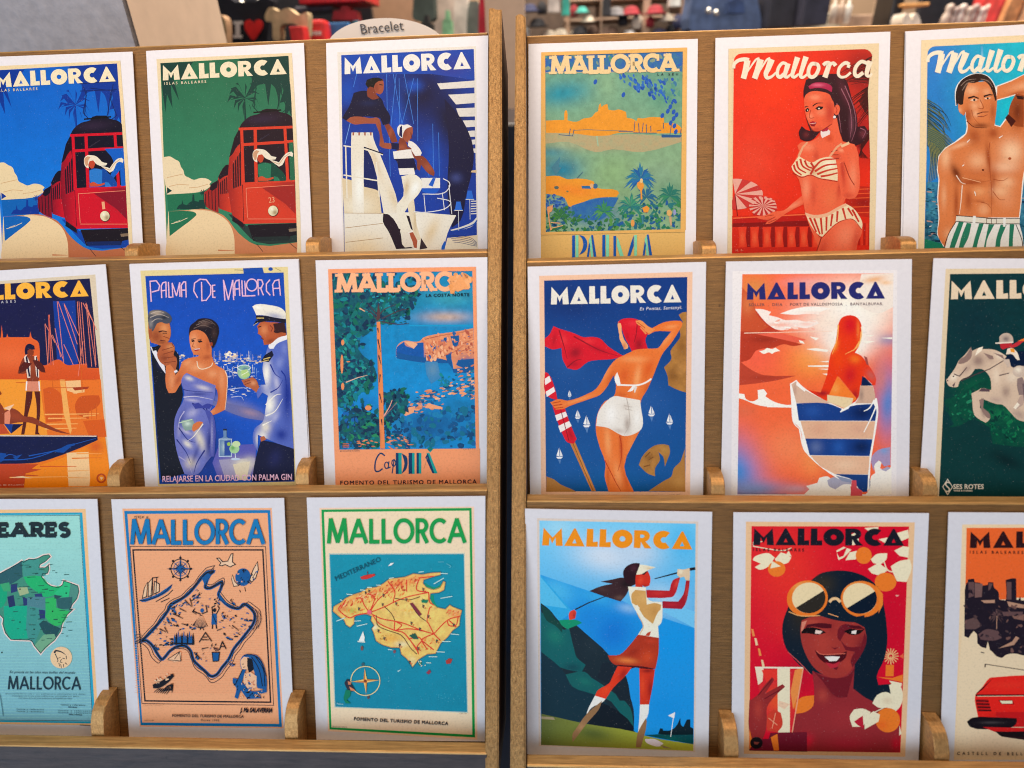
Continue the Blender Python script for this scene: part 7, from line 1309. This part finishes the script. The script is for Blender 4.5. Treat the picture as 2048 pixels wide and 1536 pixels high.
# club
a.l('345 628 420 590 520 552', 8, '#20242e', 5); a.p('315 640 340 628 350 640 345 680 312 688 308 660', '#d8402c', b=[(340, 660, 14, 30, 0, '#8c1c1c', .8)]); a.l('800 452 860 436 940 415', 5, '#20242e', 9); a.l('990 400 1034 392', 16, '#1c1a22')
# hair, head
a.p('622 445 640 460 690 450 700 480 660 500 640 540 605 582 520 555 425 522 490 495 560 480 490 468 560 455', '#3a2428', b=[(640, 480, 60, 40, 0, '#1c1016', .9), (600, 560, 40, 20, 0, '#6a5048', .7), (500, 510, 50, 20, 20, '#4a3434', .8)])
a.p('622 440 620 410 640 380 680 362 715 362 712 400 695 440 690 480 640 480', '#2c141c', b=[(680, 390, 30, 30, 0, '#4a2430', .8)])
a.p('692 430 760 405 775 440 775 470 770 490 745 498 730 490 735 510 690 500 690 470', '#c8301f', b=[(720, 460, 20, 30, 0, '#e04a30', .8), (740, 495, 30, 14, 0, '#7c1a1c', .8)]); a.p('690 430 720 425 740 430 760 408 740 405 700 415', '#2a1418')
a.p('716 370 740 372 806 386 760 404 725 425 694 428', '#efe2cc', b=[(770, 392, 40, 10, 8, '#c8a880', .8)])
# torso
a.p('648 496 750 500 755 550 770 575 842 585 845 640 822 700 825 790 705 772 738 720 700 650 668 590 655 540', '#f2ead8', b=[(760, 680, 40, 60, 30, '#fff8ec', .6)])
a.p('668 540 690 515 750 520 755 600 800 590 838 600 830 650 790 710 740 670 700 610 670 590', '#c89858', b=[(740, 560, 60, 40, 0, '#d4a868', .7), (800, 640, 40, 50, 0, '#b88448', .7)]); a.p('700 600 715 620 700 640 690 610', '#f2ead8'); a.p('740 670 790 712 822 640 845 620 840 700 822 720 760 720', '#f0e6d4')
a.p('752 515 885 520 905 460 948 440 940 470 910 550 890 558 755 560', '#b02028', b=[(820, 535, 60, 14, 0, '#c83434', .8), (925, 480, 14, 40, 20, '#d8483c', .8)]); a.p('845 580 935 582 965 540 980 462 1002 460 995 520 975 600 955 625 845 620', '#9c1c2c', b=[(985, 520, 10, 60, 8, '#d04038', .8), (900, 600, 50, 12, 0, '#b82834', .8)])
a.p('932 395 965 398 1000 390 1003 420 1000 462 978 460 970 440 945 445 930 430', '#d4bca0', b=[(950, 410, 20, 20, 0, '#f0e0c8')]); a.l('700 650 735 720 715 770', 5, '#c8a880', sm=1)
# skirt and legs
a.p('705 772 825 790 822 880 805 968 740 955 640 948 575 945 545 920 532 890 600 886 650 840', '#a8341f', b=[(640, 920, 90, 24, 6, '#f08040', .9), (760, 900, 60, 60, 0, '#cc4826', .8), (780, 810, 40, 14, 4, '#c84028', .7), (680, 870, 50, 24, -30, '#8c2818', .7)])
a.p('705 772 745 778 760 760 780 752 770 780', '#b84028'); a.p('590 945 640 948 740 955 802 968 760 975 690 960 640 975', '#4c1418')
a.p('588 952 670 958 640 1000 560 1080 520 1140 458 1122 475 1090 540 1050 560 1010', '#d8381f', b=[(520, 1090, 50, 30, -40, '#f04c28', .8), (620, 1000, 30, 60, 30, '#8c1c1c', .8)]); a.p('712 965 802 972 790 1060 768 1172 716 1172 715 1080', '#c8341f', b=[(730, 1060, 20, 90, 0, '#e04a28', .8), (775, 1080, 20, 90, 4, '#8c1c1c', .9), (760, 980, 50, 14, 0, '#5c1418', .8)])
a.p('458 1122 520 1140 500 1160 440 1190 410 1230 412 1216', '#f0eae4'); a.p('412 1225 500 1150 480 1200 420 1270 360 1350 330 1388 330 1340 350 1310', '#8c6848', b=[(380, 1300, 30, 40, 40, '#a88058', .8)]); a.p('716 1172 768 1172 765 1220 745 1270 705 1330 712 1260', '#f0eae4'); a.p('705 1330 750 1250 755 1270 722 1418 692 1418 698 1360', '#8c6848')
a.part('title_lettering').fat('MALLORCA', 155, 260, 1016, 284, 102, '#ec8c18'); a.finish(root)

# card 17: smiling woman with sunglasses
root, a = make_card(17, 'postcard of a smiling woman with round sunglasses and a drink on red')
a.p('120 124 1088 128 1033 1472 108 1455', '#d6b08a'); a.p('152 150 1055 152 1005 1448 138 1436', '#c8142c', b=[(350, 400, 340, 420, 0, '#d8302a', 1), (380, 700, 200, 160, 0, '#d42a2c', .8), (950, 700, 200, 400, 0, '#bc0c2c', .8), (400, 1000, 200, 160, 0, '#a80c2c', .7)], n=.04, ns=60)
lf, og, st = '#e8d8bc', '#f0782c', '#b8884c'
def leaf(S): a.p(S, lf, sm=0)
for S in ('165 330 200 312 250 305 285 330 250 380 200 400 170 385 205 365 160 345', '285 340 320 300 350 310 380 330 360 360 310 370', '350 312 365 290 382 325', '160 240 220 235 160 262', '638 290 680 268 725 285 680 330 650 345', '690 345 715 300 760 290 750 340', '820 395 880 360 935 400 890 435 840 420', '835 340 870 310 930 305 925 340 890 370 850 360', '950 380 1000 350 1060 340 1070 390 1040 470 985 465 960 410', '970 290 1020 265 1055 270 1050 330 1000 320', '800 160 880 155 870 190 830 185', '950 200 1050 170 1054 215 980 240', '720 200 760 180 770 250 730 260', '880 225 960 210 940 260'): leaf(S)
a.p('640 300 700 270 680 320 655 330', '#c8142c'); a.l('850 330 900 330 930 400 980 415', 6, lf, sm=1); a.l('160 265 320 290 380 275', 5, lf, sm=1); a.l('990 240 1052 215', 6, lf)
a.e(296, 395, 50, 45, og, b=[(280, 375, 40, 30, 0, '#f8903c', .7)]); a.e(795, 318, 46, 48, og); a.e(920, 470, 62, 54, og); a.p('270 350 320 380 260 392', lf)
for S in ('975 545 1000 545 985 555', '800 440 830 470 800 450'): a.p(S, '#f0a8a0')
# windmill
a.p('922 945 968 945 966 1010 920 1010', og); a.p('872 1015 960 1020 1020 1000 1018 1045 950 1030', og)
for k in range(16): a.l([(950+10*math.cos(k*.393), 895+10*math.sin(k*.393)), (950+46*math.cos(k*.393), 895+46*math.sin(k*.393))], 5, '#f0b880')
a.l('950 895 952 945', 4, '#f0b880'); a.p('1000 895 1022 880 1022 910', '#d86040')
# hair
a.p('495 460 540 425 600 408 680 405 760 420 830 455 890 520 910 600 925 700 930 820 910 920 870 1010 880 1060 1000 1050 1010 1120 900 1200 740 1110 480 990 420 940 350 850 328 760 335 690 360 620 400 540', '#14202e', b=[(440, 640, 120, 200, 10, '#2c2824', 1), (560, 480, 120, 90, 0, '#302c26', 1), (720, 480, 80, 80, 0, '#0c1a2c', .8)])
a.l('360 870 440 945 490 1000', 4, '#c85050', sm=1)
# face neck shoulders
sk, s2 = '#983430', '#6a1c26'
a.p('500 980 560 1000 700 1000 745 900 735 1080 800 1130 900 1180 990 1250 1000 1445 470 1440 390 1330 400 1230 500 1190 512 1120', '#8a2a30', b=[(620, 1080, 70, 60, 30, '#5c1822', .9), (560, 1120, 50, 60, 0, '#a84038', .8), (700, 1250, 160, 100, 0, '#962e34', .8), (470, 1380, 60, 60, 0, '#c81c34', .8), (700, 1400, 200, 60, 0, '#a02434', .8), (980, 1400, 40, 60, 0, '#b8142c', .8)])
a.p('500 975 560 1010 640 1020 700 1010 745 960 700 1130 640 1130 560 1040', s2)
a.p('432 740 440 690 500 668 580 670 650 690 740 700 800 730 812 800 790 870 750 930 700 1000 640 1022 570 1005 510 960 470 900 440 820', sk, b=[(560, 820, 90, 110, 0, '#a83c34', .9), (780, 850, 50, 120, 10, s2, .8), (500, 700, 60, 30, 0, '#b04a3c', .7), (700, 940, 60, 60, 0, '#a83c34', .7), (610, 730, 40, 60, 0, '#8c2c2c', .7)])
a.p('655 730 690 710 740 720 720 745 690 760 660 810 645 790', s2); a.p('660 800 700 840 780 840 800 760 812 800 790 870 730 960 720 920 745 870 690 860', s2)
a.p('470 715 540 705 612 712 610 735 560 735 500 725 460 735', '#4c141e'); a.p('690 720 770 720 800 740 740 738', '#4c141e')
a.p('435 745 480 730 540 738 580 760 530 772 480 765 440 765', '#1a0c12'); a.p('520 745 560 752 545 768 515 765', '#e8c8c0'); a.p('680 752 720 738 780 745 805 735 770 768 720 772', '#1a0c12'); a.p('725 752 755 745 750 768 725 766', '#f0dcd8'); a.p('440 700 470 690 450 740 435 760', '#c87a68')
a.p('600 835 622 848 650 845 630 858', s2); a.p('515 860 540 878 600 885 660 880 700 865 690 905 650 935 600 945 560 925 530 895', '#4a101a'); a.p('570 898 610 895 660 898 640 922 600 925', '#f4e8e0'); a.p('575 930 620 940 660 925 640 960 605 965', '#b02838'); a.l('525 865 560 885 690 880', 5, '#c86050', sm=1); a.p('615 965 650 955 640 975', s2)
# sunglasses
a.p('600 560 660 560 660 580 690 640 640 640 590 600', '#14202e')
for cx, cy, rx, ry, an in ((472, 565, 118, 104, -8), (783, 568, 120, 104, 8)):
    a.e(cx, cy, rx, ry, og, ang=an, b=[(cx-40, cy-70, 70, 40, 0, '#f8a860', .7)]); a.e(cx+(8 if cx < 600 else -10), cy-4, rx-22, ry-16, '#ecd0a8', ang=an)
    P = [(cx+(8 if cx < 600 else -10)+(rx-22)*math.cos(t), cy-4+(ry-16)*math.sin(t)) for t in [math.radians(d) for d in range(-28, 146, 8)]]
    a.p(P, '#2c2824' if cx < 600 else '#0f1c2c')
a.l('598 585 615 568 640 566 662 585', 16, '#f6c090', sm=1); a.p('860 480 905 540 905 600 880 650 885 560', '#f08030')
a.l('365 640 440 665 580 660', 5, '#f8b070', sm=1)
a.p('540 660 600 655 650 680 800 660 800 700 720 700 640 690 560 668', '#14202e'); a.l('590 650 650 670', 5, '#f0a068')
# lower fruit
a.p('845 1165 870 1120 920 1100 950 1110 940 1060 975 1050 1010 1075 1018 1140 1000 1190 950 1230 930 1190 880 1190', lf, b=[(930, 1150, 40, 30, 0, '#c8b498', .7)]); a.p('940 1035 1015 1050 1010 1070 960 1060', lf); a.e(933, 1262, 70, 70, og, b=[(900, 1290, 50, 40, 0, '#d85a24', .7)]); a.p('715 1240 740 1200 790 1195 835 1215 790 1300 730 1300', lf); a.p('800 1250 850 1210 888 1230 880 1270 800 1315', lf); a.p('740 1270 790 1235 795 1310 760 1290', '#b02034'); a.l('800 1245 850 1220 930 1180', 5, lf, sm=1); a.p('1000 1290 1012 1340 998 1350', lf)
# glass, hand
a.p('172 958 448 960 385 1332 240 1332', '#c82430', b=[(300, 1150, 120, 120, 0, '#e0502c', .9)]); a.p('172 958 222 960 215 1040 190 1060', '#f0d4bc'); a.p('300 960 372 960 372 1332 304 1332', '#ead8bc'); a.p('400 975 448 962 420 1120 390 1200 376 1100', '#f08a48'); a.p('210 975 300 970 300 1030 240 1050', '#d8342c'); a.p('395 1170 440 1130 510 1120 505 1180 460 1215 405 1225', og); a.l('172 960 448 962', 9, '#f4e4d0'); a.l('448 962 385 1332', 6, '#f0a080'); a.p('310 1150 372 1170 340 1200 305 1180', '#f6c4a8')
a.p('240 1240 280 1200 320 1220 330 1290 300 1332 240 1320', '#c03a2c'); a.l('250 1250 300 1290', 4, '#f0a080'); a.l('290 1220 270 1310', 4, '#f0a080')
for i, (x, y) in enumerate(((150, 738), (168, 790), (188, 850), (206, 915))): a.p([(x, y), (x+12, y+2), (x+22, y+42), (x+8, y+44)], '#f6c8a0' if i % 2 else '#f08a4c')
a.p('140 1150 185 1120 220 1070 270 1015 282 1030 230 1110 330 1055 345 1070 290 1120 240 1190 240 1260 215 1370 160 1400 138 1330', '#8a2a2c', b=[(190, 1200, 40, 90, 0, '#a83c34', .8), (260, 1050, 40, 20, -50, '#6a1c26', .7)]); a.l('225 1140 330 1080', 5, '#5a141e'); a.l('190 1120 270 1025', 4, '#5a141e')
a.p('140 1370 250 1370 260 1336 470 1330 470 1442 138 1436', '#6a1c2c'); a.p('262 1360 300 1340 310 1436 280 1436', og); a.p('140 1310 160 1400 140 1430', og)
a.e(180, 1392, 36, 34, '#1c181c'); a.p('165 1385 198 1388 185 1402 168 1400', '#7a3a34')
a.part('title_lettering').fat('MALLORCA', 162, 258, 1026, 262, 96, '#1c1c26'); a.t('ISLAS BALEARES', 162, 292, 452, 294, 17, '#3a1c20', bold=2); a.finish(root)

# card 18: castle and a red car
root, a = make_card(18, 'postcard of a castle hill above a red car lettered CASTELL DE BELLVER')
a.p('213 140 1215 140 1190 1490 165 1488 190 900', '#d6bd9c'); a.p('238 160 1190 158 1170 600 230 580', '#f26430'); a.p('235 560 1180 560 1165 1470 170 1470 200 900', '#d8c2a4', b=[(400, 1400, 300, 200, 0, '#c8ac90', .7)])
dk, mid, tan = '#221c26', '#5c4446', '#a8806c'
a.p('228 575 235 480 245 470 245 455 280 450 285 470 318 475 320 490 345 488 360 485 362 470 392 472 395 500 420 525 425 570 460 575 465 560 462 458 505 448 522 450 524 570 535 572 545 550 550 575 1180 590 1178 890 560 890 520 880 470 885 440 905 410 895 380 865 350 850 320 840 290 800 296 770 280 750 262 770 250 790 225 780', dk, n=.2, ns=20)
for S, c in (('248 470 282 470 280 550 250 560', mid), ('285 475 330 480 325 555 285 560', '#6e5250'), ('468 470 495 470 495 570 470 570', mid), ('365 475 388 478 375 510 362 520', mid), ('320 575 400 572 400 590 340 590', tan), ('470 580 567 600 567 620 480 610', tan), ('470 620 500 650 567 655 567 690 510 680', '#7a5850'), ('230 690 290 670 325 720 290 740 230 740', '#5a4444'), ('305 770 350 740 420 750 440 790 400 805 320 800', mid), ('420 850 500 810 520 780 540 790 510 830', tan), ('440 640 560 640 560 660 450 665', mid)): a.p(S, c)
a.p('425 570 430 540 445 525 460 540 465 570', '#f26430')
a.palm(412, 665, 44, [mid, '#4c3a3c'], n=12, a0=-220, a1=40, wd=.2); a.l('412 665 410 740', 4, tan); a.palm(258, 530, 26, [dk], n=9, wd=.25)
a.scatter('230 600 567 600 567 880 440 880 300 780 230 720', 40, (6, 20), ['#3a2c32', '#4c3a3c', '#2a2028', '#6a4c48'], asp=.5)
a.p('345 870 360 810 372 860', '#d8c2a4'); a.l('320 872 340 876', 5, dk); a.p('262 770 280 750 298 770 300 830 250 800', '#d8c2a4')
# car
a.l('345 940 567 974 700 990', 4, '#3a2c2c'); a.l('345 940 344 958', 7, '#3a2c2c')
a.p('288 1120 330 1070 370 1020 400 1015 700 1005 1000 1040 1100 1200 1080 1290 320 1300 295 1200', '#d4241f', b=[(480, 1060, 200, 40, 0, '#e03428', .7), (480, 1240, 160, 30, 0, '#a01c1c', .8)])
a.p('288 1115 300 1100 390 1020 330 1085', '#3a1418'); a.l('290 1118 567 1118 1080 1120', 9, '#1c1418'); a.l('300 1124 567 1122', 4, '#f0c0a0')
a.p('290 1140 360 1140 380 1210 302 1212', '#b01c1c')
for i in range(4): a.l([(292+i*4, 1150+i*18), (365+i*5, 1152+i*18)], 8, '#3a1418')
a.p('424 1148 500 1148 500 1166 440 1166', '#e8d8b8'); a.frame('424 1148 500 1148 508 1168 440 1168', 4, '#7a1a1a')
a.p('405 1215 567 1215 1080 1220 1070 1300 420 1300', '#b41c1f'); a.p('240 1270 270 1248 400 1245 525 1250 525 1275 500 1300 380 1312 260 1300', '#1a161c', b=[(380, 1275, 90, 10, 0, '#4a4448', .7)]); a.p('360 1312 700 1300 1060 1300 1040 1360 440 1355 400 1325', '#2a1a1e'); a.p('330 1300 567 1305 567 1325 400 1328', '#b81e1f'); a.p('400 1325 567 1330 567 1358 440 1355', '#1c161a')
a.part('title_lettering').fat('MALLORCA', 257, 275, 1160, 272, 94, '#2c181c', gap=.12); a.t('ISLAS BALEARES', 257, 306, 562, 308, 17, '#3a1c1c', bold=2); a.t('CASTELL DE BELLVER', 184, 1458, 640, 1462, 17, '#3a2c2c', bold=2); a.finish(root)

# further cards in three of the pockets, only their edges showing
card_behind(6, 'plain white edge of a card tucked behind the postcard of the bare chested man', -.0016, .0003)
card_behind(16, 'plain white edge of a card tucked behind the golfer postcard', -.0011, -.0004)
card_behind(8, 'plain white edge of a card tucked behind the postcard of the woman in satin', .0010, .0009)
